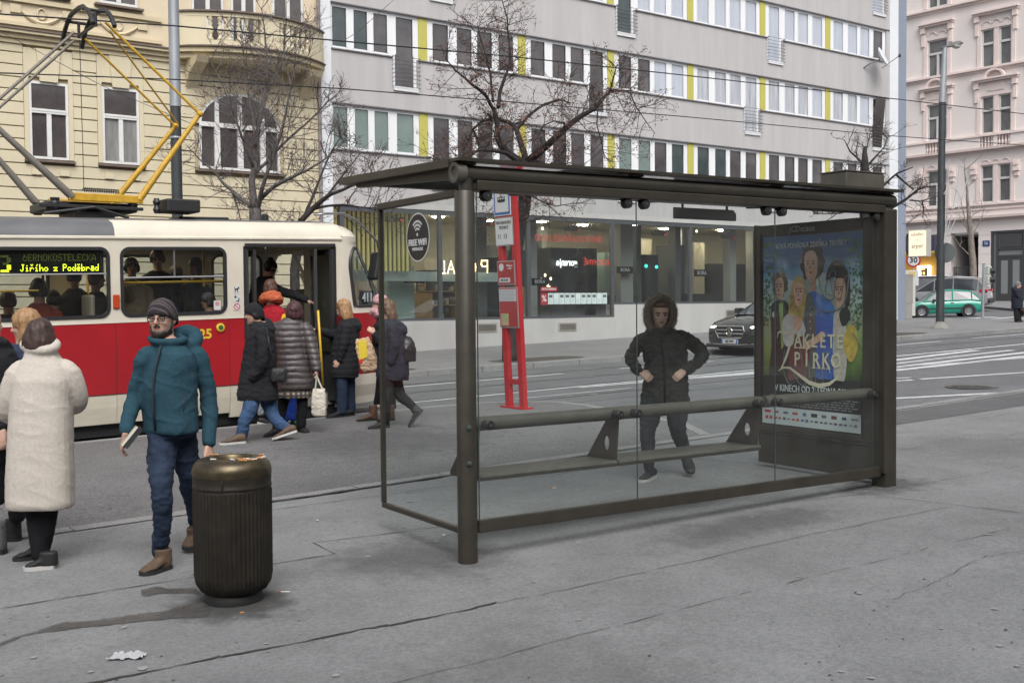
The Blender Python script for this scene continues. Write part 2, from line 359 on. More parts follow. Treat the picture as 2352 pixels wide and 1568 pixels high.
tag(m.build('gum_spots', M_gum), 'pale trodden gum spots scattered over the grey pavement', 'gum spots', kind='stuff')
m = MB()
for i in range(420):
    x = rg.uniform(1.5, 9.3); y = rg.uniform(8.6, 12.8); r = rg.uniform(.006, .016); a0 = rg.uniform(0, 6); k = 5
    m.poly([gp(x + r * rg.uniform(.5, 1.6) * math.cos(a0 + 6.283 * j / k), y + r * rg.uniform(.5, 1.3) * math.sin(a0 + 6.283 * j / k), 0.004) for j in range(k)])
structure('platform_pits', m, M_crack)
m = MB()
for i in range(700):
    x = rg.uniform(0.6, 13); y = rg.uniform(2.0, 8.1); r = rg.uniform(.003, .008); a0 = rg.uniform(0, 6)
    if noise.noise(V((x * .8, y * .8, 4))) < -.05: continue
    m.poly([gp(x + r * rg.uniform(.5, 2.2) * math.cos(a0 + 6.283 * j / 5), y + r * rg.uniform(.5, 1.3) * math.sin(a0 + 6.283 * j / 5), 0.0045) for j in range(5)])
structure('pavement_pits', m, M_crack)
m = MB()
for q_, sd_ in ((((5.0, 3.4), (6.2, 3.55), (7.4, 3.3), (8.3, 3.5)), 42), (((8.4, 6.6), (9.6, 6.3), (11.2, 6.5)), 43), (((8.2, 5.0), (8.6, 4.4), (8.4, 3.8)), 45), (((9.0, 7.2), (10.8, 7.0), (13, 7.1)), 46)): jag(m, list(q_), .006, seed=sd_, jit=.03, step=.05, skip=.15)
structure('hairline_cracks', m, M_crack)
# ---- road markings
m = MB()
def stripe(a, b, w0, w1=None, dz=-.095):
    d = V((b[0] - a[0], b[1] - a[1])).normalized(); q = V((-d.y, d.x)); w1 = w1 if w1 is not None else w0
    n_ = max(1, int(math.hypot(b[0] - a[0], b[1] - a[1]) / .5)); L, Rr = [], []
    for k in range(n_ + 1):
        t = k / n_; c = V((lerp(a[0], b[0], t), lerp(a[1], b[1], t))); h = lerp(w0, w1, t) / 2
        L.append(gp(*(c + q * (h + rg.uniform(-.006, .006))), dz)); Rr.append(gp(*(c - q * (h + rg.uniform(-.006, .006))), dz))
    for k in range(n_): m.poly([L[k], Rr[k], Rr[k + 1], L[k + 1]])
stripe((-20, 17.75), (9, 17.64), .10); stripe((10.2, 17.63), (14.3, 17.45), .12); stripe((15.87, 17.46), (18.57, 17.29), .12); stripe((22.6, 17.33), (27.66, 17.3), .13); stripe((29.3, 17.35), (33.5, 17.1), .13)
stripe((-20, 15.05), (9, 15.02), .11); stripe((9, 15.02), (14.17, 14.93), .12); stripe((14.17, 14.93), (27.5, 14.78), .16); stripe((27.5, 14.78), (36, 14.6), .12)
stripe((12.5, 14.80), (17.3, 14.42), .10, .36); stripe((14.9, 14.50), (18.6, 13.95), .10, .3)
for a, b in (((19.6, 14.05), (24.6, 14.45)), ((18.6, 13.55), (25.0, 13.75)), ((18.0, 13.0), (24.7, 13.12)), ((17.6, 12.6), (23.6, 12.52))): stripe(a, b, .27)
stripe((17.3, 13.6), (20.8, 12.72), .12); stripe((20.8, 12.70), (22.8, 12.25), .14)
stripe((16.2, 11.42), (17.0, 11.16), .14); stripe((16.9, 11.62), (17.4, 11.48), .12); stripe((17.2, 11.15), (19.2, 10.52), .16); stripe((19.2, 10.52), (23, 9.6), .1)
stripe((13.4, 10.02), (16.22, 8.75), .17); stripe((16.22, 8.75), (21, 6.9), .17)
stripe((10.6, 14.14), (13, 14.0), .06)
for k in range(7): stripe((41.0 + k * .05, 19.2 + k * 1.05), (44.8, 19.2 + k * 1.05), .5)
structure('road_markings', m, M_white)
# ---- tram rails
M_rail = mat('rail_steel', (0.22, 0.22, 0.23), 0.3, 0.9)
m = MB()
for y in (14.15, 15.6, 17.4, 18.85):
    y1 = y - (0.5 if y > 17 else 0)
    m.poly([gp(-60, y1, -.094), gp(120, y1 - 1.2, -.094), gp(120, y1 - 1.12, -.094), gp(-60, y1 + .08, -.094)])
structure('tram_rails', m, M_rail)
# earth of the tree pits
M_soil = mat('soil', (0.07, 0.06, 0.05), 0.95, var=0.4, scale=14, bump=0.5)
m = MB()
for x, y, a, b in ((15.9, 20.35, 1.15, .55), (28.6, 19.6, 1.3, .6), (11.5, 20.6, 1.0, .6)):
    m.poly([gp(x + a * math.copysign(abs(math.cos(t)) ** .5, math.cos(t)), y + b * math.copysign(abs(math.sin(t)) ** .5, math.sin(t)) - .072 * a * math.cos(t), .006) for t in [6.283 * k / 28 for k in range(28)]])
structure('tree_pit_soil', m, M_soil)
# manhole
M_iron = mat('cast_iron', (0.10, 0.095, 0.09), 0.7, 0.3, var=0.4, scale=30, bump=0.6)
m = MB(); c = gp(16.43, 9.73, -.0995)
m.lathe([(.0, 0), (.40, 0), (.40, .006), (.33, .006), (.33, .004), (0, .004)], c, 32)
for i in range(-3, 4):
    for j in range(-3, 4):
        if i * i + j * j < 11: m.box(c.x + i * .085 - .03, c.x + i * .085 + .03, c.y + j * .085 - .03, c.y + j * .085 + .03, c.z, c.z + .012)
tag(m.build('manhole_cover', M_iron, base=True), 'round rusty manhole cover set into the road past the shelter', 'manhole cover')
# ================================================================= grey apartment block with the kitchen showroom
YF = 26.2
M_plas = mat('grey_render', (0.43, 0.417, 0.42), 0.9, var=0.075, scale=1.7, bump=0.1, bscale=60, stretch=(1.5, 1, .16))
M_base = mat('pale_base_render', (0.47, 0.455, 0.45), 0.9, var=0.07, scale=1.6, bump=0.1, bscale=50, stretch=(1, 1, .4))
M_pvc = mat('white_pvc', (0.74, 0.75, 0.77), 0.35)
M_yel = mat('yellow_panel', (0.46, 0.43, 0.105), 0.7, var=0.06, scale=6, stretch=(4, 4, .6))
M_wcor = mat('white_render', (0.66, 0.68, 0.71), 0.8, var=0.04, scale=3)
M_blue = mat('blue_render', (0.22, 0.255, 0.32), 0.8, var=0.04, scale=3)
M_ledge = mat('ledge_metal', (0.20, 0.19, 0.20), 0.6)
M_steel = mat('railing_steel', (0.17, 0.17, 0.18), 0.5, 0.6)
PANE = [mat('pane_dark', (0.05, 0.047, 0.05), 0.06, spec=1.0, col2=(0.09, 0.075, 0.075), scale=1.4),
        mat('pane_dusk', (0.12, 0.11, 0.115), 0.06, spec=1.0, col2=(0.05, 0.045, 0.05), scale=1.2),
        mat('pane_blind', (0.21, 0.265, 0.25), 0.12, spec=0.7, col2=(0.17, 0.22, 0.21), scale=1.5),
        mat('pane_sky_pale', (0.50, 0.53, 0.60), 0.08, spec=0.9, col2=(0.40, 0.43, 0.50), scale=1.0, stretch=(3, 1, .4)),  # sky reflection put into the pale base colour, together with white curtains
        mat('pane_sky_curtain', (0.52, 0.54, 0.58), 0.15, spec=0.7, col2=(0.30, 0.32, 0.36), scale=2.2, stretch=(4, 1, .3)),  # curtain folds, their pale tone also holding painted sky reflection
        mat('pane_green', (0.075, 0.095, 0.095), 0.06, spec=0.9, col2=(0.04, 0.055, 0.06), scale=1.6)]
b_org = V((26.0, YF, gz(26) - .1))
gb = empty('apartment_building', b_org, 'grey plaster apartment block with ribbon windows and yellow panels above a kitchen showroom', 'building')
PX = [16.41, 19.88, 23.41, 26.98, 30.62, 34.29]             # left edges of the yellow panels
ML = [13.70] + [p + .30 for p in PX]; MR = PX + [38.02]
ROWS = [(5.78, 6.98), (8.42, 9.60), (11.03, 12.25), (13.65, 14.87), (16.27, 17.47)]
ZTOP = 19.5; X0, X1 = 13.68, 38.21
# wall: bands between the ribbons (recess 0.12), cut for the low french windows
RW = .12
def french(r, k): return (k % 2 == 0) if r in (1, 3) else (k % 2 == 1 and r != 4)
def lay(r, k):
    """pane intervals of module k in row r: (x0, x1, low)"""
    a, b = ML[k], MR[k]; n_ = 4; W = b - a
    fr = [(.14, .73), (.96, 1.54), (1.67, 2.26), (2.44, 3.04)] if r not in (1, 3) or True else None
    if k == 0: fr = [(.02, .50), (.66, 1.13), (1.26, 1.75), (1.96, 2.56)]; sc = 1.0
    else: sc = W / 3.19
    out = [[a + p * sc, a + q * sc, False] for p, q in fr]
    if french(r, k):
        out[-1 if r in (1, 3) else 0][2] = True
    return out
wall = MB(); zprev = 4.46
def band(z0, z1, cuts):
    xs = X0
    for c0, c1 in sorted(cuts) + [(X1, X1)]:
        if c0 - xs > .01: wall.box(xs, c0, YF, YF + .45, z0, z1)
        xs = c1
for r, (z0, z1) in enumerate(ROWS):
    cuts = []
    for k in range(7):
        for p0, p1, low in lay(r, k):
            if low: cuts.append((p0 - .10, p1 + .10))
    if zprev < z0 - .92: band(zprev, z0 - .92, [])
    band(max(zprev, z0 - .92), z0 - .035, cuts); zprev = z1
    wall.box(MR[6], X1, YF, YF + .45, z0 - .035, z1)
wall.box(X0, X1, YF, YF + .45, zprev, ZTOP)
wall.box(X0, X1, YF + .45, YF + 12, ZTOP - .3, ZTOP - .02)
wall.box(X0, X1, YF + .4, YF + .7, 4.5, ZTOP - .3)
wall.build('wall', M_plas, gb)
for q_ in ((X0 - .30, X0 - .003, -.02, 0), (X1 + .003, X1 + .57, -.03, .5)): m = MB(); m.box(q_[0], q_[1], YF + q_[2], YF + .45, q_[3], ZTOP); m.build('corner_strip', M_wcor, gb)
m = MB(); m.box(X1 + .575, 39.34, YF - .02, YF + .45, .5, ZTOP); m.box(39.10, 39.34, YF + .45, YF + 12, .5, ZTOP); m.build('gable', M_blue, gb)
# ledges
m = MB()
for r, (z0, z1) in enumerate(ROWS):
    xs = X0; 
    cuts = sorted((p0 - .10, p1 + .10) for k in range(7) for p0, p1, low in lay(r, k) if low)
    for c0, c1 in cuts + [(X1 - .2, X1)]:
        if c0 - xs > .02: m.box(xs, c0, YF - .05, YF + .12, z0 - .033, z0 - .003)
        xs = c1
    m.box(X0, X1, YF - .035, YF + .003, z1 + .004, z1 + .03)
m.build('ledge', M_ledge, gb)
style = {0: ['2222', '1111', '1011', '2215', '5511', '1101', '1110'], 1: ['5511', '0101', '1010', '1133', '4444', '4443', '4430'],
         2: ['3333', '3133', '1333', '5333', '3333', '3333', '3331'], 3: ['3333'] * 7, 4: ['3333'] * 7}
for r, (z0, z1) in enumerate(ROWS):
    for k in range(7):
        L = lay(r, k); fm = MB(); pm = MB(); rl = None
        a, b = ML[k] + (.0 if k else 0), MR[k]
        yb = YF + RW
        edges = [a]
        for i, (p0, p1, low) in enumerate(L): edges += [p0, p1]
        edges += [b]
        fm.box(a, b, yb - .06, yb, z1 - .08, z1); xs = a
        for p0, p1, low in L:
            if low: 
                if p0 - xs > .01: fm.box(xs, p0, yb - .06, yb, z0, z0 + .075)
                xs = p1
        fm.box(xs, b, yb - .06, yb, z0, z0 + .075)
        for i in range(0, len(edges), 2): fm.box(edges[i], edges[i + 1], yb - .06, yb, z0 + .075, z1 - .08)
        if k: fm.box(a - .018, a, yb - .05, yb, z0, z1)
        for i, (p0, p1, low) in enumerate(L):
            tilt = (r == 1 and k == 6 and i == 3)
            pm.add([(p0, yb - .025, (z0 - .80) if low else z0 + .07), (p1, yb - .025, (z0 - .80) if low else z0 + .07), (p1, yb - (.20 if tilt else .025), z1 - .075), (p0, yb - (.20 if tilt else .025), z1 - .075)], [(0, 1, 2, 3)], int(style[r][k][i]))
            fm.box(p0 - .0, p0 + .03, yb - .075, yb - .055, z0 + .075, z1 - .08); fm.box(p1 - .03, p1, yb - .075, yb - .055, z0 + .075, z1 - .08)
            if low:
                fm.box(p0 - .09, p0, yb - .058, yb - .002, z0 - .88, z0); fm.box(p1, p1 + .09, yb - .058, yb - .002, z0 - .88, z0); fm.box(p0 - .09, p1 + .09, yb - .17, yb, z0 - .915, z0 - .80)
                rl = MB()
                for q in range(8): zz = z0 - .80 + q * .115; rl.tube([(p0 - .13, YF, zz), (p0 - .13, YF - .10, zz), (p1 + .13, YF - .10, zz), (p1 + .13, YF, zz)], .008, 5)
                fp = (p0, p1)
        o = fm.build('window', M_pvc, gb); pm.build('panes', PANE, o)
        if rl: rl.build('balcony_railing', M_steel, o)
        if k < 6:
            q = MB(); q.box(PX[k] + .003, PX[k] + .279, YF + .03, YF + .40, z0 - .03, z1 - .004); q.build('panel', M_yel, gb)
# ---- ground floor: base walls, shop front, interior
m = MB()
m.box(X0, 23.60, YF - .01, YF + .40, 0.0, 1.20); m.box(23.603, X1, YF - .01, YF + .40, 0.2, 1.60)
m.build('base_wall', M_base, gb)
m = MB(); m.box(X0, X1, YF - .004, YF + .448, 4.30, 4.458); m.build('lintel', M_base, gb)
M_vent = mat('vent_grille', (0.17, 0.155, 0.14), 0.6, var=0.3, scale=40, stretch=(1, 1, 6))
for u, v in ((1118, 752), (1303, 750), (1682, 719), (2600, 690)):
    p = at_y(u, v, YF); m = MB(); z = p.z
    m.box(p.x - .36, p.x + .36, YF - .03, YF - .01, z - .13, z + .13)
    o = m.build('vent', mat('vent_frame', (0.36, 0.33, 0.30), 0.6), gb); m = MB(); m.box(p.x - .31, p.x + .31, YF - .034, YF - .03, z - .09, z + .09)
    for q in range(5): m.box(p.x - .31, p.x + .31, YF - .042, YF - .034, z - .085 + q * .037, z - .072 + q * .037)
    m.build('vent_grille', M_vent, o)
M_alu = mat('dark_aluminium', (0.10, 0.105, 0.115), 0.45, 0.3)
M_shopglass = glass('shop_glass', (0.78, 0.82, 0.82), 0.05, (0.3, 0.31, 0.32), 0.01, 1.3, 0.10)
XS = [13.95, 17.05, 20.20, 23.57, 27.10, 30.6, 34.2, 38.15]
for i in range(7):
    z0 = 1.20 if i < 3 else 1.60; a, b = XS[i], XS[i + 1]; m = MB()
    m.box(a - .06, a + .06, YF + .02, YF + .12, z0, 4.30); m.box(b - .059, b + .061, YF + .021, YF + .121, z0, 4.30)
    m.box(a + .06, b - .06, YF + .02, YF + .12, z0, z0 + .07); m.box(a + .06, b - .06, YF + .02, YF + .12, 4.17, 4.30)
    o = m.build('shop_window', M_alu, gb); m = MB(); m.poly([(a + .06, YF + .07, z0 + .07), (b - .06, YF + .07, z0 + .07), (b - .06, YF + .07, 4.17), (a + .06, YF + .07, 4.17)]); m.build('pane', M_shopglass, o)
# interior
M_cream = mat('showroom_wall', (0.52, 0.49, 0.40), 0.8); M_ceil = mat('showroom_ceiling', (0.60, 0.56, 0.44), 0.9); M_flr = mat('showroom_floor', (0.25, 0.23, 0.20), 0.5)
m = MB(); m.box(X0, X1, YF + 5.0, YF + 5.1, .3, 4.4); m.build('showroom_wall', M_cream, gb)
m = MB(); m.box(X0, X1, YF + .45, YF + 5.0, 4.34, 4.44); m.build('showroom_ceiling', M_ceil, gb)
m = MB(); m.box(X0, X1, YF + .45, YF + 5.0, .6, .75); m.build('showroom_floor', M_flr, gb)
m = MB(); m.box(X0 + .01, X0 + .1, YF + .45, YF + 5, .75, 4.34); m.box(X1 - .1, X1 - .01, YF + .45, YF + 5, .75, 4.34); m.build('showroom_side_wall', M_cream, gb)
E_warm = emis('warm_lamp', (1.0, 0.86, 0.62), 100.0)
E_bulb = emis('bulb', (1.0, 0.80, 0.50), 5.0)
E_white = emis('white_neon', (1, 1, 1), 1.6); E_red = emis('red_neon', (1.0, 0.08, 0.06), 0.9); E_green = emis('green_light', (0.05, 1.0, 0.7), 2.0)
for i, x in enumerate((14.6, 16.4, 18.4, 20.6, 22.4, 24.6, 26.4, 28.5, 31, 34)):
    m = MB(); m.lathe([(0.17, 0), (.17, -.03), (0, -.03)], (x, YF + 2.2 + .5 * (i % 2), 4.335), 16); m.build('ceiling_light', E_warm, gb)
M_cab = mat('dark_cabinet', (0.045, 0.047, 0.052), 0.35); M_cabw = mat('wood_cabinet', (0.42, 0.25, 0.09), 0.5, var=.15, scale=3, stretch=(1, 1, 8)); M_cabl = mat('pale_cabinet', (0.55, 0.50, 0.40), 0.5); M_cabg = mat('teal_cabinet', (0.30, 0.40, 0.38), 0.4)
def cab(x0, x1, z0, z1, mt, d=2.0, w_=.6, name='kitchen_cabinet'):
    m = MB(); m.box(x0, x1, YF + d, YF + d + w_, z0, z1)
    n_ = max(1, round((x1 - x0) / .7))
    for q in range(n_): m.bbox(lerp(x0, x1, q / n_) + .012, lerp(x0, x1, (q + 1) / n_) - .012, YF + d - .02, YF + d - .002, z0 + .02, z1 - .02, .004)
    return m.build(name, mt, gb)
cab(16.0, 16.9, .75, 2.75, M_cabg, 1.2); cab(17.0, 17.9, .75, 2.0, M_cabw, 1.8); cab(17.95, 18.8, .75, 2.7, M_cab, 2.2); cab(18.3, 19.3, .75, 3.05, M_cabl, 2.9)
cab(19.9, 20.9, .75, 3.1, M_cab, 1.8); cab(21.4, 22.1, .75, 2.5, M_cabl, 2.6); cab(22.3, 23.4, .75, 3.45, M_cab, 1.6); cab(23.8, 26.2, .75, 2.9, M_cab, 3.0); cab(24.3, 26.0, .75, 1.9, M_cab, 1.4)
cab(26.4, 27.0, .75, 3.3, M_cab, 1.5); cab(27.6, 30.4, .75, 3.2, M_cab, 3.2); cab(28.2, 30.0, .75, 1.95, M_cab, 1.5); cab(31, 34, .75, 3.1, M_cab, 2.8); cab(34.5, 37.5, .75, 2.6, M_cabw, 2.8)
cab(14.1, 15.6, .75, 2.3, M_cab, 2.4)
M_colm = mat('column_grey', (.34, .34, .33), .8); M_cold = mat('column_dark', (.10, .105, .11), .7)
for a, b, z1, mt, d_ in ((19.0, 19.35, 4.3, M_cold, 1.0), (20.95, 21.2, 4.3, M_colm, .9), (22.15, 22.5, 3.9, M_cold, 2.3), (24.9, 25.45, 4.3, M_colm, 1.1), (26.05, 26.3, 4.3, M_cold, 1.6), (27.35, 27.6, 4.3, M_cold, 1.0), (28.9, 29.35, 4.3, M_colm, 2.2), (29.9, 30.2, 4.3, M_colm, .8), (16.75, 17.0, 4.3, M_cold, 2.0), (23.0, 23.3, 4.3, M_colm, 3.0), (31.8, 32.3, 4.3, M_colm, 1.4)):
    m = MB(); m.box(a, b, YF + d_, YF + d_ + .35, .75, z1); m.build('column', mt, gb)
cab(20.2, 20.85, 2.2, 3.3, M_cab, .8, .3); cab(21.3, 22.0, .75, 3.6, M_cold, 3.2); cab(24.0, 24.8, 2.6, 3.5, M_cab, 2.2); cab(28.0, 28.8, 1.9, 3.7, M_cold, 2.0); cab(25.5, 26.0, .75, 3.4, M_cabg, 2.6); cab(30.3, 30.9, .75, 3.9, M_cabl, 3.0); cab(27.7, 28.7, 3.2, 4.0, M_cabl, 3.6)
# open shelves, lit
m = MB()
for q in range(4): m.box(17.2, 18.9, YF + 2.0, YF + 2.35, 1.2 + q * .42, 1.23 + q * .42)
for q in range(4): m.box(17.2 + q * .56, 17.23 + q * .56, YF + 2.0, YF + 2.35, 1.2, 2.49)
m.build('shelf', M_cabw, gb)
m = MB()
for q in range(9): m.bbox(17.3 + q * .18, 17.40 + q * .18, YF + 2.05, YF + 2.25, 1.235 + .42 * (q % 3), 1.235 + .42 * (q % 3) + .12 + .05 * (q % 2), .01)
m.build('crockery', M_cabl, gb)
# yellow slats behind the first window
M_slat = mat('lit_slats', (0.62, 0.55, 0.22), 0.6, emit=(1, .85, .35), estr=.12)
m = MB()
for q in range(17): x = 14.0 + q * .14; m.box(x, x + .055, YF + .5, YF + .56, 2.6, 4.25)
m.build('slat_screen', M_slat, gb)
m = MB(); m.box(14.0, 16.6, YF + .9, YF + .95, 2.55, 4.3); m.build('screen_wall', mat('screen_green', (0.22, 0.21, 0.09), .8), gb)
m = MB(); m.box(14.0, 19.8, YF + .7, YF + .76, 2.32, 2.60); m.build('bulkhead', mat('bulkhead_teal', (0.38, 0.46, 0.44), .6), gb)
# lettering on and behind the glass
M_blk = mat('black_letter', (0.02, 0.02, 0.022), .5); M_redl = mat('red_letter', (0.50, 0.05, 0.04), .5); M_wl = mat('white_letter', (0.85, 0.85, 0.85), .5)
yt = YF + .055
def glet(body, u, v, size, mt, wide=1.0, y=yt, mirror=False, bold=0.0, name='lettering', wpx=None):
    p = at_y(u, v, y); return text(body, size, mt, gb, p, (-1 if mirror else 1, 0, 0), (0, 0, 1), name, wide=wide, bold=bold)
for u, v in ((905, 502), (1112, 511), (1313, 524), (1512, 535), (1670, 542)):
    glet('schüller', u, v, .27, M_blk, .72, bold=.010); p = at_y(u + 17, v + 4, yt); mm = MB(); mm.box(p.x - .03, p.x + .03, p.y - .003, p.y, p.z - .03, p.z + .03); mm.build('lettering_dot', M_redl, gb)
glet('EXKLUZIVNÍ KUCHYNĚ', 1308, 549, .27, M_redl, .95)
glet('next', 1316, 583, .40, M_blk, 1.15)
glet('gorenje', 1302, 603, .32, E_white, .9, YF + 1.35, True, bold=.012); glet('KUCHYNĚ', 1370, 603, .26, E_red, .9, YF + 1.35, True)
def plate(u, v, w_, h_, body, y=YF + .9, mt=None):
    p = at_y(u, v, y); m = MB(); m.box(p.x - w_ / 2, p.x + w_ / 2, y, y + .04, p.z - h_ / 2, p.z + h_ / 2); o = m.build('sign_plate', mt or mat('black_plate', (0.015, 0.016, 0.018), .4), gb)
    text(body, h_ * .72, M_wl, o, (p.x, y - .004, p.z), (1, 0, 0), (0, 0, 1))
plate(951, 640, .66, .24, 'next'); plate(1024, 641, .62, .22, 'BORA'); plate(1240, 647, .66, .22, 'BORA'); plate(1436, 620, .7, .22, 'BORA'); plate(1612, 627, .7, .24, 'BORA')
# marquee bulbs forming mirrored letters
def bulbs(strokes, u, v, h):
    p = at_y(u, v, YF + .62); m = MB()
    for pts in strokes:
        for (a, b), (c, d) in zip(pts, pts[1:]):
            L = max(1, round(math.hypot(c - a, d - b) * h / .055))
            for q in range(L + 1): m.ell((p.x + lerp(a, c, q / L) * h, YF + .62, p.z + lerp(b, d, q / L) * h), .022, .022, .022, 6, 4)
    m.build('bulb_letter', E_bulb, gb)
bulbs([[(.3, .5), (.3, -.5), (-.3, -.5)]], 1014, 614, .34)
bulbs([[(-.35, -.5), (0, .5), (.35, -.5)], [(-.2, -.15), (.2, -.15)]], 1036, 614, .34)
bulbs([[(.3 * math.cos(t), .5 * math.sin(t)) for t in [6.283 * k / 10 for k in range(11)]]], 1086, 614, .34)
bulbs([[(.3, -.5), (.3, .5), (-.3, .5), (-.35, .2), (-.2, 0), (.3, 0)]], 1113, 612, .34)
# paper price sheets with a red percent plaque
M_pap = mat('price_sheet', (0.62, 0.72, 0.72), .8); M_plq = mat('red_plaque', (0.32, 0.03, 0.04), .6)
a = at_y(1241, 686, yt); b = at_y(1395, 686, yt); n_ = 11; h = .36
m = MB(); m.box(a.x + .01, a.x + .28, yt - .004, yt, a.z - .19, a.z + .17); o = m.build('percent_plaque', M_plq, gb); text('%', .28, M_wl, o, (a.x + .145, yt - .006, a.z), (1, 0, 0), (0, 0, 1))
m = MB(); m.box(a.x + .01, a.x + .66, yt - .004, yt, a.z + .22, a.z + .36); o = m.build('offer_plaque', M_plq, gb); text('AKČNÍ NABÍDKA', .085, M_wl, o, (a.x + .335, yt - .006, a.z + .29), (1, 0, 0), (0, 0, 1), wide=.85)
for q in range(n_):
    x0 = lerp(a.x + .30, b.x, q / n_); x1 = lerp(a.x + .30, b.x, (q + .92) / n_); m = MB(); m.box(x0, x1, yt - .003, yt, a.z - .17, a.z + .17)
    o = m.build('price_sheet', M_pap, gb); m = MB()
    if q % 4 != 1: m.box(x0 + .03, x1 - .03, yt - .005, yt - .003, a.z + .03, a.z + .12)
    for t in range(4): m.box(x0 + .03, x1 - .06, yt - .005, yt - .003, a.z - .13 + t * .035, a.z - .125 + t * .035)
    m.build('print', mat('sheet_print', (0.12, 0.13, 0.14), .8), o)
for u, v in ((1484, 611), (1508, 613)):
    p = at_y(u, v, YF + 1.2); m = MB(); m.ell(p, .06, .05, .06, 8, 6); m.build('green_lamp', E_green, gb)
for u, v in ((1246, 525), (1600, 531), (1210, 622), (1243, 642), (1252, 632), (1265, 640), (1258, 655), (1262, 660)):
    p = at_y(u, v, YF + 1.6); m = MB(); m.ell(p, .035, .035, .05, 8, 6); m.build('pendant_bulb', E_bulb, gb)
# satellite dish on the wall
M_dish = mat('dish_white', (0.66, 0.67, 0.70), .5)
p = at_y(2028, 133, YF - .55)
do = empty('satellite_dish', V((p.x - .2, YF, p.z - .4)), 'white satellite dish on a bracket at the end of the grey wall', 'satellite dish')
ax = V((-.25, -.9, .25)).normalized(); ax = V((.30, -.80, .42)).normalized()
m = MB(); m.lathe([(0, -.09), (.15, -.075), (.3, -.03), (.42, .04), (.42, .055), (.29, -.012), (.14, -.055), (0, -.07)], p, 24, ax=ax, cap=False); m.build('reflector', M_dish, do, smooth=True)
m = MB(); m.tube([p - ax * .09, p - ax * .25 + V((-.25, .15, -.1)), V((p.x - .45, YF, p.z - .35))], .025, 8); m.build('bracket', M_steel, do)
q = p + ax * .55 + V((0.22, 0, -.2)); m = MB(); m.tube([p - ax * .05 - V((0, 0, .38)), q], .016, 6); o = m.build('feed_arm', M_steel, do); m = MB(); m.ell(q, .06, .06, .07, 8, 6); m.build('feed_horn', mat('feed_black', (.03, .03, .03), .5), o)
# ================================================================= yellow tenement behind the tram
M_yst = mat('yellow_stucco', (0.59, 0.525, 0.38), 0.9, var=0.05, scale=1.5, bump=0.15, bscale=40, stretch=(1, 1, .4))
M_yst2 = mat('yellow_stucco_trim', (0.56, 0.485, 0.335), 0.9, var=0.06, scale=2, bump=0.1, bscale=30)
M_yup = mat('upper_stucco', (0.62, 0.53, 0.39), 0.9, var=0.05, scale=1.4)
M_groove = mat('groove_stucco', (0.44, 0.375, 0.25), 0.95)
M_tin = mat('tin_flashing', (0.15, 0.115, 0.095), 0.7, var=0.2, scale=6)
M_frame = mat('old_white_frame', (0.66, 0.66, 0.65), 0.5, var=0.05, scale=6)
M_dpipe = mat('down_pipe_zinc', (0.24, 0.21, 0.21), 0.6, var=.15, scale=3)
PY = [mat('old_pane', (0.055, 0.048, 0.05), 0.06, spec=0.9, col2=(0.10, 0.085, 0.085), scale=1.6), mat('old_pane_net', (0.30, 0.30, 0.29), 0.2, spec=0.7, col2=(0.13, 0.125, 0.125), scale=1.5, stretch=(3, 1, .5))]
yb = empty('tenement_house', V((9, YF, .2)), 'yellow stucco tenement house with grooved walls, arched window and bowed balcony', 'building')
wins = [(1.40, 2.25, 5.0, 6.75), (2.99, 3.84, 5.0, 6.75), (4.58, 5.42, 5.0, 6.75), (6.18, 7.02, 5.0, 6.72), (7.77, 8.62, 5.0, 6.76), (10.07, 12.19, 5.03, 6.93)]
m = MB(); m.box(-8, 13.36, YF + .06, YF + .5, -.2, 7.6)
m.build('wall', M_groove, yb)
courses = MB(); z = .3
while z < 7.45:
    z1 = z + .247
    xs = -8.0
    for a, b, w0, w1 in wins:
        if z1 > w0 - .02 and z < w1 + .02 or (b - a < 1 and z1 > w1 - .01 and z < w1 + .72):
            c0, c1 = a - .11, b + .11
            if b - a > 1 and z > 6.05: # arch shoulders
                zz = min(max((z + z1) / 2 - 6.02, 0), .98); hw = 1.17 * math.sqrt(max(0, 1 - (zz / 1.0) ** 2)) + .02; c0, c1 = 11.13 - hw, 11.13 + hw
            if c0 - xs > .02: courses.bbox(xs, c0, YF - .0, YF + .058, z, z1, .008)
            xs = c1
        elif z1 <= w0 - .02 and z1 > w0 - .2 and False: pass
    courses.bbox(xs, 13.36, YF - .0, YF + .058, z, z1, .008); z += .270
courses.build('rustication', M_yst, yb)
def ywin(a, b, z0, z1, net=False, trans=.62, split=True):
    fm = MB(); pm = MB(); y = YF + .055; t = .055
    zt = lerp(z0, z1, trans)
    fm.box(a, a + t, y - .05, y, z0, z1); fm.box(b - t, b, y - .05, y, z0, z1); fm.box(a + t, b - t, y - .05, y, z0, z0 + t); fm.box(a + t, b - t, y - .05, y, z1 - t, z1)
    fm.box(a + t, b - t, y - .065, y, zt - .05, zt + .05); fm.box(a + t, b - t, y - .075, y - .066, zt + .0, zt + .03)
    if split: c = (a + b) / 2; fm.box(c - .05, c + .05, y - .055, y, z0 + t, zt - .05)
    pm.add([(a, y - .015, z0), (b, y - .015, z0), (b, y - .015, zt), (a, y - .015, zt)], [(0, 1, 2, 3)], 1 if net else 0)
    pm.add([(a, y - .015, zt), (b, y - .015, zt), (b, y - .015, z1), (a, y - .015, z1)], [(0, 1, 2, 3)], 0)
    o = fm.build('window', M_frame, yb); pm.build('panes', PY, o)
    s = MB(); s.box(a - .12, b + .12, YF - .10, YF + .05, z0 - .075, z0 - .03); s.build('sill', M_tin, o); return o
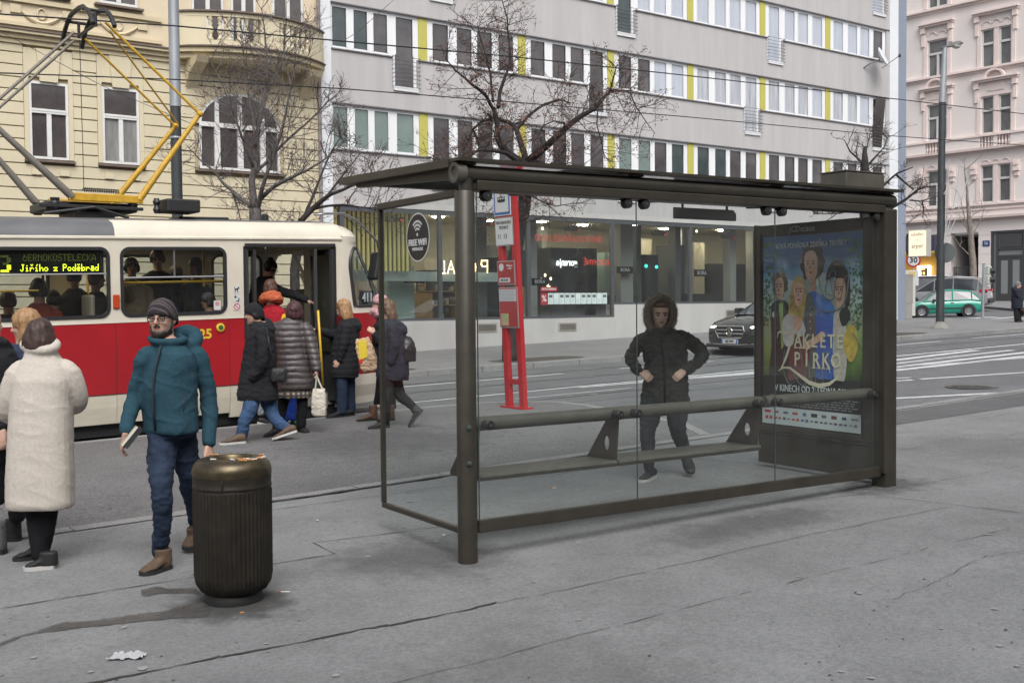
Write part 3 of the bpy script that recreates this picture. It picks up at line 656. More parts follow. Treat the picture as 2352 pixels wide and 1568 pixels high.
for i, (a, b, w0, w1) in enumerate(wins[:5]):
    ywin(a, b, w0, w1, net=(i == 4))
    s = MB()   # plain surround and keystone
    s.box(a - .105, a - .004, YF - .012, YF + .058, w0, w1 + .1); s.box(b + .004, b + .105, YF - .012, YF + .058, w0, w1 + .1); s.box(a - .105, b + .105, YF - .011, YF + .058, w1 + .1, w1 + .72)
    c = (a + b) / 2
    s.prism([(c - .19, YF - .06, w1 + .0), (c + .19, YF - .06, w1 + .0), (c + .26, YF - .06, w1 + .72), (c - .26, YF - .06, w1 + .72)], (0, .05, 0))
    for q in (-.3, .3): s.box(c + q - .1, c + q + .1, YF - .05, YF, w0 - .36, w0 - .24)
    s.build('window_surround', M_yst, yb)
# arched window
a, b, z0 = 10.07, 12.19, 5.03; zs = 6.12; cx = (a + b) / 2; hw = (b - a) / 2; rise = .82
def arch(x): return zs + rise * math.sqrt(max(0, 1 - ((x - cx) / hw) ** 2))
y = YF + .05; fm = MB(); pm = MB(); N = 24
pm.poly([(a, y - .012, z0), (b, y - .012, z0)] + [(cx + hw * math.cos(math.pi * k / N), y - .012, zs + rise * math.sin(math.pi * k / N)) for k in range(N + 1)])
for x0, x1 in ((a, a + .06), (b - .06, b)): fm.box(x0, x1, y - .06, y, z0, zs)
fm.box(a, b, y - .061, y, z0, z0 + .06); fm.box(a, b, y - .075, y, zs - .06, zs + .05)
for x in (a + .46, a + 1.06, a + 1.66): fm.box(x - .07, x + .07, y - .07, y, z0 + .06, zs - .06); fm.box(x - .05, x + .05, y - .065, y, zs + .05, arch(x) - .02)
o_ = [(cx + hw * math.cos(math.pi * k / N), zs + rise * math.sin(math.pi * k / N)) for k in range(N + 1)]; i_ = [(cx + (hw - .06) * math.cos(math.pi * k / N), zs + (rise - .06) * math.sin(math.pi * k / N)) for k in range(N + 1)]
for k in range(N): fm.add([(o_[k][0], y - .06, o_[k][1]), (o_[k + 1][0], y - .06, o_[k + 1][1]), (i_[k + 1][0], y - .06, i_[k + 1][1]), (i_[k][0], y - .06, i_[k][1])], [(0, 1, 2, 3)]); fm.add([(i_[k][0], y - .06, i_[k][1]), (i_[k + 1][0], y - .06, i_[k + 1][1]), (i_[k + 1][0], y, i_[k + 1][1]), (i_[k][0], y, i_[k][1])], [(0, 1, 2, 3)])
o = fm.build('arched_window', M_frame, yb); pm.build('panes', PY, o); s = MB(); s.box(a - .12, b + .12, YF - .10, YF + .05, z0 - .075, z0 - .03); s.build('sill', M_tin, o)
s = MB()   # voussoir ring
for k in range(N):
    P = [(cx + (hw + q) * math.cos(math.pi * kk / N), zs + (rise + q) * math.sin(math.pi * kk / N)) for q in (.005, .15) for kk in (k, k + 1)]
    s.prism([(P[0][0], YF - .02, P[0][1]), (P[1][0], YF - .02, P[1][1]), (P[3][0], YF - .02, P[3][1]), (P[2][0], YF - .02, P[2][1])], (0, .075, 0))
s.build('arch_moulding', M_yst2, yb)
# string course, upper storey
m = MB()
for z0, z1, d in ((7.5, 7.6, .05), (7.605, 7.70, .12), (7.705, 7.76, .22)): m.box(-8, 13.36, YF - d, YF + .5, z0, z1)
m.build('cornice', M_yst2, yb); m = MB(); m.box(-8, 9.5, YF - .25, YF + .05, 7.765, 7.80); m.build('cornice_flashing', M_tin, yb)
m = MB(); m.box(-8, 13.36, YF + .05, YF + .5, 7.605, 14.5); m.build('upper_wall', M_yup, yb)
m = MB(); m.box(-8, 9.2, YF - .03, YF + .045, 8.42, 8.52); m.box(-8, 9.2, YF - .02, YF + .045, 7.9, 7.98); m.build('sill_band', M_yst2, yb)
for a, b in ((2.99, 3.84), (4.58, 5.42), (6.12, 7.0), (7.77, 8.64)): ywin(a, b, 8.68, 10.5, trans=.66)
for a in (6.5, 8.2, 5.0):   # stucco festoons under the windows
    s = MB(); s.tube([(a - .45 + .9 * t / 8, YF + .02, 8.25 - .24 * math.sin(math.pi * t / 8)) for t in range(9)], [.02 + .03 * math.sin(math.pi * t / 8) for t in range(9)], 6)
    for q in (-.55, .55): s.box(a + q - .11, a + q + .11, YF - .0, YF + .049, 8.18, 8.36)
    s.tube([(a + .09 * math.cos(t), YF + .03, 8.22 + .12 * math.sin(t)) for t in [6.283 * k / 12 for k in range(13)]], .022, 6)
    s.build('festoon', M_yst2, yb)
# bowed balcony
bx0, bx1, bow = 9.5, 13.34, .82; bc = (bx0 + bx1) / 2
def by(x, extra=0): 
    t = (x - bc) / ((bx1 - bx0) / 2); return YF - .28 - extra - bow * max(0, math.cos(t * math.pi / 2)) ** .8
def bowband(mb, z0, z1, e0, e1, xa=bx0, xb=bx1, n_=26, mi=0):
    """curved wall between offsets e0 (outer) and e1 (inner)"""
    rings = []
    for k in range(n_ + 1):
        x = lerp(xa, xb, k / n_); yo, yi = by(x, e0), by(x, e1); rings.append([V((x, yo, z0)), V((x, yi, z0)), V((x, yi, z1)), V((x, yo, z1))])
    mb.loft(rings, mi)
m = MB(); n_ = 26
for z0, z1, e in ((7.60, 7.72, -.12), (7.725, 7.83, .02)):
    top = [V((lerp(bx0, bx1, k / n_), by(lerp(bx0, bx1, k / n_), e), z0)) for k in range(n_ + 1)] + [V((bx1, YF, z0)), V((bx0, YF, z0))]
    m.prism(top, (0, 0, z1 - z0))
m.build('balcony_slab', M_yst2, yb)
m = MB(); top = [V((lerp(bx0, bx1, k / n_), by(lerp(bx0, bx1, k / n_), .10), 7.835)) for k in range(n_ + 1)] + [V((bx1, YF, 7.835)), V((bx0, YF, 7.835))]; m.prism(top, (0, 0, .03)); m.build('balcony_flashing', M_tin, yb)
m = MB(); bowband(m, 7.87, 8.0, -.02, -.2); bowband(m, 8.56, 8.66, -.02, -.2)
for xa, xb in ((bx0, 10.05), (11.25, 11.75), (12.75, bx1)): bowband(m, 8.0, 8.56, -.03, -.19, xa, xb, 8)
m.build('balcony_parapet', M_yst, yb)
m = MB(); bowband(m, 8.665, 8.70, .05, -.24); m.build('parapet_flashing', M_tin, yb)
for xa, xb in ((10.05, 11.25), (11.75, 12.75)):
    n_ = 6
    for k in range(n_):
        x = lerp(xa, xb, (k + .5) / n_); s = MB(); s.lathe([(.07, 0), (.07, .05), (.035, .09), (.05, .16), (.075, .24), (.06, .30), (.03, .36), (.055, .41), (.03, .46), (.07, .51), (.07, .56)], (x, by(x, -.11), 8.0), 10); s.build('baluster', M_yst, yb, smooth=True)
for x in (9.9, 12.9):
    m = MB(); m.prism([(x - .15, YF, 7.59), (x - .15, YF - .8, 7.59), (x - .15, YF - .7, 7.45), (x - .15, YF - .25, 7.25), (x - .15, YF, 6.95)], (.3, 0, 0)); m.build('balcony_corbel', M_yst2, yb)
for a, b in ((9.95, 10.75), (10.95, 11.6), (12.05, 12.9)):
    ywin(a, b, 7.95, 10.4, trans=.95)
m = MB(); m.tube([(13.30, YF - .06, .3), (13.30, YF - .06, 14)], .045, 10); m.build('down_pipe', M_dpipe, yb)
# ================================================================= pink tenement at the corner
_pa = R(92.7); PE = V((math.cos(_pa), math.sin(_pa), 0)); PN = V((PE.y, -PE.x, 0)); PB = V((67.01, 37.95, 1.5))
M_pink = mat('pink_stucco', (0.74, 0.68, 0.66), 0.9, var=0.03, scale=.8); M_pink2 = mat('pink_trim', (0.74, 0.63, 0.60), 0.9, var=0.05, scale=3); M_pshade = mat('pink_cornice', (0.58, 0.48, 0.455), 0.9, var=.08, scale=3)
M_pframe = mat('pink_window_frame', (0.60, 0.58, 0.57), .5); M_pd = [mat('pink_pane', (0.075, 0.075, 0.08), .06, spec=.9, col2=(.17, .17, .17), scale=.9, stretch=(1, 1, .5))]
M_anth = mat('anthracite_door', (0.055, 0.057, 0.062), .4); M_frost = mat('frosted_glass', (0.22, 0.235, 0.24), .3)
pb = empty('corner_house', PB, 'pale pink stucco corner house with ornate window hoods and balustrades', 'building')
def pp(s, out, z): return PB + PE * s - PN * out + V((0, 0, z))
def pbox(mb, s0, s1, o0, o1, z0, z1, mi=0):
    vs = [pp(s1, o1, z0), pp(s0, o1, z0), pp(s0, o0, z0), pp(s1, o0, z0)]; vs += [v + V((0, 0, z1 - z0)) for v in vs]
    mb.add(vs, [(0, 3, 2, 1), (4, 5, 6, 7), (0, 1, 5, 4), (1, 2, 6, 5), (2, 3, 7, 6), (3, 0, 4, 7)], mi)
SL, SR = 16.0, -14.0
cols = [(4.90, 3.50, 1), (1.16, -.80, 2), (-3.0, -4.4, 1), (8.6, 7.2, 1)]
rows = [(6.35, 8.75), (10.75, 13.13), (14.97, 17.38), (19.5, 21.9)]
m = MB()
zc = [5.2] + [z for r in rows for z in r] + [24]
for i in range(0, len(zc), 2): pbox(m, SR, SL, -.5, 0, zc[i], zc[i + 1])
for z0, z1 in rows:
    xs = SR
    for s1, s0, k in sorted([(c[0], c[1], c[2]) for c in cols], key=lambda c: c[1]): pbox(m, xs, s0, -.5, 0, z0, z1); xs = s1
    pbox(m, xs, SL, -.5, 0, z0, z1)
m.build('wall', M_pink, pb)
for r, (z0, z1) in enumerate(rows):
    for s1, s0, k in cols:
        if s1 < -2 or s1 > 6.6: continue
        fm = MB(); pm = MB(); zt = lerp(z0, z1, .62)
        pm.poly([pp(s1, -.14, z0), pp(s0, -.14, z0), pp(s0, -.14, z1), pp(s1, -.14, z1)])
        parts = [(s1, s0)] if k == 1 else [(s1, s1 - .83), (s0 + .80, s0)]
        for a, b in parts:
            for q0, q1 in ((a, a - .09), (b + .09, b)): pbox(fm, q1, q0, -.14, -.06, z0, z1)
            pbox(fm, b + .09, a - .09, -.14, -.06, z0, z0 + .08); pbox(fm, b + .09, a - .09, -.14, -.06, z1 - .08, z1); pbox(fm, b + .09, a - .09, -.14, -.04, zt - .07, zt + .07)
            if k == 1: c = (a + b) / 2; pbox(fm, c - .07, c + .07, -.14, -.05, z0 + .08, zt - .07)
        o = fm.build('window', M_pframe, pb); pm.build('panes', M_pd, o)
        tm = MB()
        if k == 2: pbox(tm, s0 + .81, s1 - .84, -.14, .02, z0, z1)
        for q in (s1 + .02, s0 - .27): pbox(tm, q, q + .25, -.002, .06, z0, z1 + .18)
        pbox(tm, s0 - .02, s1 + .02, -.002, .05, z1 + .003, z1 + .18)
        ht = z1 + 1.12 if r else z1 + .62
        if r in (1, 2, 3):
            pbox(tm, s0 - .55, s1 + .55, 0, .38, ht - .10, ht); pbox(tm, s0 - .5, s1 + .5, 0, .26, ht - .22, ht - .105)
            for q in (s1 + .12, s0 - .42): pbox(tm, q, q + .30, 0, .22, ht - .62, ht - .225); pbox(tm, q + .04, q + .26, 0, .14, z1 - .35, ht - .65)
        c = (s0 + s1) / 2; wd = (s1 - s0) / 2
        if r == 1:
            for k2 in range(12):
                a0, a1 = math.pi * k2 / 12, math.pi * (k2 + 1) / 12; h = .62
                P = [(c + (h + q) * math.cos(a), ht + (h + q) * .8 * math.sin(a)) for q in (-.10, .06) for a in (a0, a1)]
                tm.prism([pp(P[0][0], .34, P[0][1]), pp(P[1][0], .34, P[1][1]), pp(P[3][0], .34, P[3][1]), pp(P[2][0], .34, P[2][1])], PN * .34)
            pbox(tm, c - .55, c + .55, 0, .05, z1 + .3, ht - .28)
        else:
            n_ = 3 if k == 2 else 2
            for q in range(n_):
                cc = lerp(s0, s1, (q + .5) / n_); rr = wd / n_ * .8; zz = z1 + .30 if r else z1 + .1
                tm.tube([pp(cc + rr * math.cos(math.pi * t / 8), .03, zz + rr * .8 * math.sin(math.pi * t / 8)) for t in range(9)], .045, 5)
        if r == 0:
            for q in (s1 + .22, s0 - .62): pbox(tm, q, q + .40, 0, .24, z1 - .55, z1 + .12); pbox(tm, q + .06, q + .34, 0, .30, z1 - .2, z1 + .05); pbox(tm, q + .08, q + .32, 0, .14, z1 - .85, z1 - .56)
        tm.build('window_hood', M_pink2, o)
m = MB(); m2 = MB()
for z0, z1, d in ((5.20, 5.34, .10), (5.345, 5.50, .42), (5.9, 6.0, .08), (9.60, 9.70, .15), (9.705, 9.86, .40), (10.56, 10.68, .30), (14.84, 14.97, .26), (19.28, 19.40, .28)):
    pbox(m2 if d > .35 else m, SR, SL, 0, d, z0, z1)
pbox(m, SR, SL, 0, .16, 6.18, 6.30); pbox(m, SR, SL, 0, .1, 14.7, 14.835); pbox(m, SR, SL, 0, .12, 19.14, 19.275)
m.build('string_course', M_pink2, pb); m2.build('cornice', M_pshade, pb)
# balustrade zone under the second row
m = MB(); xs = SR
segs = [(4.9, 3.5), (1.12, .24), (-.02, -.86)]
for a, b in sorted(segs, key=lambda q: q[1]): pbox(m, xs, b, 0, .22, 9.865, 10.555); xs = a
pbox(m, xs, SL, 0, .22, 9.865, 10.555); m.build('parapet', M_pink, pb)
for a, b in segs:
    n_ = max(4, round((a - b) / .2))
    for k in range(n_):
        s = MB(); s.lathe([(.06, 0), (.03, .1), (.075, .25), (.03, .45), (.06, .56), (.06, .68)], pp(lerp(a, b, (k + .5) / n_), .14, 9.868), 7); s.build('baluster', M_pink2, pb)
# ground floor
m = MB()
for a, b in ((SR, -2.4), (.46, 1.27), (3.17, 4.15), (6.9, SL)):
    z = 0
    while z < 4.4: pbox(m, a, b, -.5, .03, z + .012, min(z + .60, 4.5)); z += .61
    pbox(m, a, b, -.5, .0, 0, 4.5)
pbox(m, SR, SL, -.5, .03, 4.5, 5.19); m.build('ground_floor_wall', M_pink, pb)
m = MB(); pbox(m, -2.4, .46, -.18, -.1, 0, 4.5); m.build('portal', M_frost, pb)
m = MB()
for a, b, z0, z1 in ((.30, .46, 0, 4.5), (-2.4, -2.2, 0, 4.5), (-.02, .10, 0, 4.5), (-1.75, -1.6, 0, 4.5), (-2.2, .30, 4.36, 4.5), (-1.6, -.02, 3.3, 3.42), (-1.6, -.02, 2.8, 2.95)): pbox(m, a, b, -.1, .0, z0, z1)
m.build('portal_frame', M_anth, pb)
d = MB(); pbox(d, -1.6, -.02, -.09, -.02, 0, 2.8)
o = d.build('door', M_anth, pb); d = MB(); pbox(d, -.65, -.22, -.02, -.012, .5, 2.6); pbox(d, -1.4, -.97, -.02, -.012, .5, 2.6); d.build('door_glass', M_frost, o)
d = MB(); pbox(d, -1.55, -.1, -.1, -.05, 3.45, 4.35); d.build('transom', mat('dark_transom', (.07, .07, .075), .2), pb)
M_pass = mat('passage_wall', (0.26, 0.24, 0.235), .9, var=.1, scale=2)
m = MB(); pbox(m, 1.27, 3.17, -4, -3.9, 0, 4.4); pbox(m, 3.10, 3.165, -3.9, -.5, 0, 4.4); pbox(m, 1.275, 1.34, -3.9, -.5, 0, 4.4); pbox(m, 1.34, 3.10, -3.9, -.5, 4.3, 4.4); m.build('passage', M_pass, pb)
m = MB()
for k in range(12): s = lerp(1.4, 3.1, k / 11); m.tube([pp(s, -.3, .1), pp(s, -.3, 2.3)], .025, 5)
for z in (.2, 1.2, 2.25): m.tube([pp(1.3, -.3, z), pp(3.15, -.3, z)], .03, 5)
m.build('gate', M_anth, pb)
# shop with awning box and lit display
m = MB(); pbox(m, 4.15, 6.9, -.02, .35, 3.42, 4.48); o = m.build('shop_fascia', mat('navy_fascia', (0.045, 0.045, 0.085), .6), pb); m = MB(); pbox(m, 4.15, 6.9, .0, .36, 3.27, 3.40); m.build('fascia_stripe', mat('fascia_yellow', (.55, .40, .05), .6), o)
text('94', .32, M_frame, o, pp(5.15, .37, 3.7), -PE, (0, 0, 1))
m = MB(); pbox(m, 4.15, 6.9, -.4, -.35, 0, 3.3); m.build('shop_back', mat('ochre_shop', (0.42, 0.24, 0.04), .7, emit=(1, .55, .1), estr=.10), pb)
m = MB()
for a, b, z0, z1 in ((5.45, 5.62, .1, 2.35), (4.75, 4.87, .1, 2.35), (4.75, 5.62, 2.30, 2.45)): pbox(m, a, b, -.3, -.05, z0, z1)
m.build('display_light', emis('display_light', (1, .95, .85), 3.0), pb)
m = MB(); pbox(m, 4.87, 5.45, -.3, -.2, .1, 2.3); o = m.build('display_case', mat('display_dark', (.06, .04, .025), .5), pb)
rg2 = random.Random(3)
m = MB()
for k in range(14): s, z = rg2.uniform(4.95, 5.35), .25 + .32 * (k // 2); pbox(m, s, s + .12, -.19, -.15, z, z + .18)
m.build('goods', emis('lit_goods', (1, .6, .2), .8), o)
m = MB(); pbox(m, .52, .98, .03, .06, 3.55, 3.92); o = m.build('house_number', mat('number_blue', (.03, .05, .2), .5), pb); text('36', .28, M_frame, o, pp(.75, .07, 3.73), -PE, (0, 0, 1))
# ================================================================= the row across the pavement, behind the camera: seen only as a reflection in panes
ob = empty('brown_house', V((15, -11, 0)), 'brown brick house row mirrored dimly in the shop and apartment panes', 'building')
M_obw = mat('brown_brick', (0.15, 0.125, 0.115), .9, var=.2, scale=1.2); M_obp = mat('far_pane', (.06, .065, .07), .1, spec=.8)
m = MB(); m.box(-45, 75, -22, -11, -1.5, 13.0); m.build('wall', M_obw, ob)
m = MB(); m.box(-45, 75, -11.4, -10.6, 13.0, 13.4); m.build('cornice', M_obw, ob)
src = None
for k in range(30):
    for r in range(4):
        off = V((-42 + k * 4.0, -10.97, 2.2 + r * 2.9))
        if not src: m = MB(); m.box(off.x - .7, off.x + .7, -11.0, -10.95, off.z - 1, off.z + 1); src = m.build('window', M_obp, ob)
        elif (k * 4 + r) < 100: inst(src, ob, off)
# ================================================================= tram
TY0, TYC, TY1 = 13.65, 14.90, 16.15
M_tcream = mat('tram_cream', (0.62, 0.575, 0.485), 0.36, var=0.08, scale=1.4, coat=.3)
M_tred = mat('tram_red', (0.315, 0.012, 0.018), 0.34, var=0.12, scale=1.1, coat=.3)
M_tgrey = mat('tram_roof_grey', (0.115, 0.118, 0.128), 0.45, var=.15, scale=2)
M_tdirt = mat('tram_skirt', (0.50, 0.46, 0.375), 0.5, var=0.12, scale=1.1, stretch=(1, 1, 3))
M_tblk = mat('tram_black', (0.018, 0.018, 0.02), 0.5)
M_tdoor = mat('tram_door_grey', (0.035, 0.035, 0.036), 0.4)
M_tint = mat('tram_interior', (0.40, 0.385, 0.34), 0.6, var=.05, scale=2)
M_tintd = mat('tram_interior_dark', (0.16, 0.15, 0.14), 0.7)
M_tglass = glass('tram_glass', (0.66, 0.68, 0.66), 0.04, (0.2, 0.2, 0.2), 0.01, 1.0)
M_tglassc = glass('tram_front_glass', (0.82, 0.87, 0.87), 0.03, (0.3, 0.3, 0.3), 0.01, 1.1)
M_pole = mat('yellow_pole', (0.62, 0.38, 0.03), 0.4)
M_chrome = mat('tram_chrome', (0.30, 0.30, 0.31), 0.35, 0.9)
M_ybar = mat('pantograph_yellow', (0.50, 0.29, 0.022), 0.5, var=.2, scale=8); M_ygrey = mat('pantograph_dull', (0.16, 0.145, 0.125), 0.55, var=.2, scale=6)
tr = empty('tram', gp(3.0, TYC, -.1), 'red and cream tram with a grey roof, open front door and raised yellow pantograph', 'tram')
def tp(x, y, z): return V((x, y, z + SLOPE * x))
TX0 = -5.6
def pwh(mb, rect, hole, r, thick, y, inw, mi=0, n_=6):
    """wall cell rect (x0,x1,z0,z1) at depth y with a round-cornered hole; reveal runs to y + inw*thick"""
    x0, x1, z0, z1 = rect; hx0, hx1, hz0, hz1 = hole; cx, cz = (hx0 + hx1) / 2, (hz0 + hz1) / 2
    H = [(cx + a, cz + b) for a, b in rrect(hx1 - hx0, hz1 - hz0, r, n_)]
    O = []
    nn = n_ + 1
    C = [(x1, z1), (x0, z1), (x0, z0), (x1, z0)]
    for k in range(4):
        for i in range(nn): O.append(C[k])
    hs = [tp(a, y, b) for a, b in H]; os_ = [tp(a, y, b) for a, b in O]; bk = [tp(a, y + inw * thick, b) for a, b in H]
    N = len(H); o = len(mb.v); mb.v += [tuple(p) for p in os_ + hs + bk]
    for i in range(N):
        j = (i + 1) % N
        if O[i] == O[j]: mb.f.append((o + i, o + N + j, o + N + i))
        else: mb.f.append((o + i, o + j, o + N + j, o + N + i))
        mb.f.append((o + N + i, o + N + j, o + 2 * N + j, o + 2 * N + i)); mb.m += [mi, mi]
def trim(mb, hole, r, y, w_, d_, inw, n_=6):
    """rubber ring round a hole"""
    x0, x1, z0, z1 = hole; cx, cz = (x0 + x1) / 2, (z0 + z1) / 2
    A = rrect(x1 - x0 + .02, z1 - z0 + .02, r + .01, n_); B = rrect(x1 - x0 - 2 * w_, z1 - z0 - 2 * w_, max(r - w_, .01), n_)
    rings = [[tp(cx + a, yy, cz + b) for a, b in P] for P, yy in ((A, y), (A, y - d_ * inw), (B, y - d_ * inw), (B, y + .03 * inw))]
    mb.loft(rings, 0, False)
WZ0, WZ1 = 1.46, 2.30
# windows along the near side: the two in view, more out of the frame to the left
wn = [(TX0 + .3, -3.95), (-3.8, -2.3), (-1.15, .2), (.35, 1.05), (1.2, 2.45), (2.62, 4.09), (4.23, 5.57)]
wf = [(TX0 + .3, -3.95), (-3.8, -2.3), (-2.15, -.8), (-.65, .7), (.85, 2.3), (2.5, 4.0), (4.3, 5.5), (6.35, 7.15)]
DX0, DX1, DZ0, DZ1 = 5.83, 7.14, .16, 2.32
side = MB(); NX = 7.25
def fill(mb, x0, x1, z0, z1, y, mi): mb.poly([tp(x0, y, z0), tp(x1, y, z0), tp(x1, y, z1), tp(x0, y, z1)], mi)
cells = []; xs = TX0
edges = sorted(wn)
for i, (a, b) in enumerate(edges):
    nxt = (edges[i + 1][0] + b) / 2 if i + 1 < len(edges) else DX0 - .0
    pwh(side, (xs, nxt, 1.39, 2.40), (a, b, WZ0, WZ1), .11, .05, TY0, 1); xs = nxt
fill(side, DX1, NX, 1.39, 2.40, TY0, 0); fill(side, DX0, DX1, DZ1, 2.40, TY0, 0)
fill(side, TX0, DX0, .52, 1.39, TY0, 1); fill(side, DX1, NX, .52, 1.39, TY0, 1)
o_side = side.build('side_wall', [M_tcream, M_tred], tr)
far = MB(); xs = TX0
for i, (a, b) in enumerate(wf):
    nxt = (wf[i + 1][0] + b) / 2 if i + 1 < len(wf) else NX
    pwh(far, (xs, nxt, 1.39, 2.40), (a, b, WZ0, WZ1), .12, .05, TY1, -1); xs = nxt
fill(far, TX0, NX, .15, 1.39, TY1, 1); far.build('far_side_wall', [M_tcream, M_tred], tr)
# skirt: slightly tucked under, with panel seams
for a, b in ((TX0, 1.2), (1.205, 2.7), (2.705, 4.15), (4.155, 5.2), (5.205, 5.60), (5.605, 5.825), (7.15, 7.25)):
    z_ = .16 if a < 5.6 else .10
    m = MB(); m.loft([[tp(x, TY0 + .000, .515), tp(x, TY0 + .006, .36), tp(x, TY0 + .035, z_), tp(x, TY0 + .08, z_), tp(x, TY0 + .05, .515)] for x in (a, b)]); m.build('skirt', M_tdirt, tr)
m = MB()
m.box(TX0, NX, TY0 + .12, TY0 + .18, -.0, .80, 0, Matrix(((1, 0, 0, 0), (0, 1, 0, 0), (SLOPE, 0, 1, 0), (0, 0, 0, 1)))); m.build('underframe', M_tblk, tr)
m = MB()
for x in (1.9, 4.155, 5.60, -.8): m.box(x - .003, x + .003, TY0 - .0015, TY0 + .01, .53, 1.385, 0, Matrix(((1, 0, 0, 0), (0, 1, 0, 0), (SLOPE, 0, 1, 0), (0, 0, 0, 1))))
m.box(TX0, DX0, TY0 - .004, TY0 + .01, .512, .522, 0, Matrix(((1, 0, 0, 0), (0, 1, 0, 0), (SLOPE, 0, 1, 0), (0, 0, 0, 1)))); m.box(TX0, DX0, TY0 - .006, TY0 + .01, 1.385, 1.395, 1, Matrix(((1, 0, 0, 0), (0, 1, 0, 0), (SLOPE, 0, 1, 0), (0, 0, 0, 1))))
m.build('panel_seams', [M_tblk, M_tcream], o_side)
# window rubbers, chrome bars, glass
for i, (a, b) in enumerate(wn):
    if i < 2: continue
    m = MB(); trim(m, (a, b, WZ0, WZ1), .11, TY0, .028, .012, 1); o = m.build('window', M_tblk, tr)
    m = MB(); cx, cz = (a + b) / 2, (WZ0 + WZ1) / 2; m.poly([tp(cx + p, TY0 + .03, cz + q) for p, q in rrect(b - a, WZ1 - WZ0, .11, 6)]); m.build('pane', M_tglass, o)
    if i != 5:
        m = MB(); m.tube([tp(a + .02, TY0 + .012, 1.93), tp(b - .02, TY0 + .012, 1.93)], .014, 6); m.tube([tp(cx, TY0 + .012, 1.93), tp(cx, TY0 + .012, WZ1 - .02)], .012, 6); m.build('window_bar', M_chrome, o)
    else: m = MB(); m.tube([tp(a + .02, TY0 + .02, 1.985), tp(b - .02, TY0 + .02, 1.985)], .010, 6); m.build('window_bar', M_chrome, o)
for i, (a, b) in enumerate(wf):
    m = MB(); trim(m, (a, b, WZ0, WZ1), .12, TY1 - .05, .03, .012, 1); o = m.build('far_window', M_tblk, tr)
    m = MB(); cx, cz = (a + b) / 2, (WZ0 + WZ1) / 2; m.poly([tp(cx + p, TY1 - .02, cz + q) for p, q in rrect(b - a, WZ1 - WZ0, .12, 6)]); m.build('pane', M_tglassc, o)
# gutter and roof
prof = [(.0, 2.395), (-.022, 2.41), (-.022, 2.43), (.012, 2.445), (.03, 2.53), (.10, 2.605), (.26, 2.655), (.6, 2.70), (1.25, 2.715)]
full = [(TY0 + a, z) for a, z in prof] + [(TY1 - a, z) for a, z in reversed(prof[:-1])]
def roofseg(mb, x0, x1, sel, mi=0, n_=1): 
    mb.loft([[tp(lerp(x0, x1, k / n_), y, z) for y, z in sel] for k in range(n_ + 1)], mi, False, False)
m = MB(); roofseg(m, TX0, NX, full[0:4]); roofseg(m, TX0, NX, full[-4:]); roofseg(m, 4.17, NX, full[3:7]); roofseg(m, 4.17, NX, full[10:14]); m.build('roof_edge', M_tcream, tr, smooth=40)
m = MB(); roofseg(m, TX0, 4.17, full[3:14]); roofseg(m, 4.17, NX, full[6:11])
m.build('roof_cover', M_tgrey, tr, smooth=40)
# nose: lofted cab, rows at fixed heights so the glazing follows the body
def L_of(z):
    if z < .5: return 1.16 - (.5 - z) * .35
    if z <= 1.47: return 1.16 + .04 * math.sin((z - .5) / .97 * math.pi)
    if z <= 2.36: return lerp(1.16, .50, (z - 1.47) / .89)
    t = min(1, (z - 2.36) / .36); return .08 + .46 * math.sqrt(max(0, 1 - t ** 2.4))
def hw_of(z): 
    if z <= 2.395: return 1.25 - (.04 if z < .3 else 0)
    t = min(1, (z - 2.395) / .33); return 1.25 * math.sqrt(max(.0, 1 - t ** 2.2)) + .02
zs = [.12, .22, .38, .52, .53, .8, 1.1, 1.38, 1.39, 1.47, 1.5, 1.62, 1.74, 1.86, 1.95, 2.0, 2.05, 2.10, 2.14, 2.18, 2.22, 2.25, 2.28, 2.30, 2.34, 2.395, 2.46, 2.53, 2.60, 2.66, 2.70, 2.716]
NT = 80
def nose_pt(t, z, sc=1.0):
    a = math.pi * t; e = .80
    c, s = math.cos(a), math.sin(a)
    y = TYC - hw_of(z) * sc * math.copysign(abs(c) ** e, c); x = NX + L_of(z) * sc * abs(s) ** .95
    return tp(x, y, z)
body = MB(); gl = MB(); tr_ = MB()
def is_glass(t, z):
    u = t if t <= .5 else 1 - t
    if not (1.48 < z < 2.30): return False
    lo = .05 if z < 2.0 else .05 + .10 * (1 - math.sqrt(max(0, 1 - min(1, (z - 2.0) / .30) ** 2)))
    pillar = .215 - (2.3 - z) * .03
    if lo < u < pillar: return True
    return u > pillar + .028 and z < 2.28
for i in range(len(zs) - 1):
    for k in range(NT):
        t0, t1 = k / NT, (k + 1) / NT; zm_ = (zs[i] + zs[i + 1]) / 2
        q = [nose_pt(t0, zs[i]), nose_pt(t1, zs[i]), nose_pt(t1, zs[i + 1]), nose_pt(t0, zs[i + 1])]
        if is_glass((t0 + t1) / 2, zm_): gl.poly(q)
        else: body.poly(q, 1 if .525 < zm_ < 1.385 else (2 if zm_ > 2.69 else 0))
o_nose = body.build('cab', [M_tcream, M_tred, M_tgrey], tr, smooth=True); gl.build('cab_glass', M_tglassc, o_nose, smooth=True)
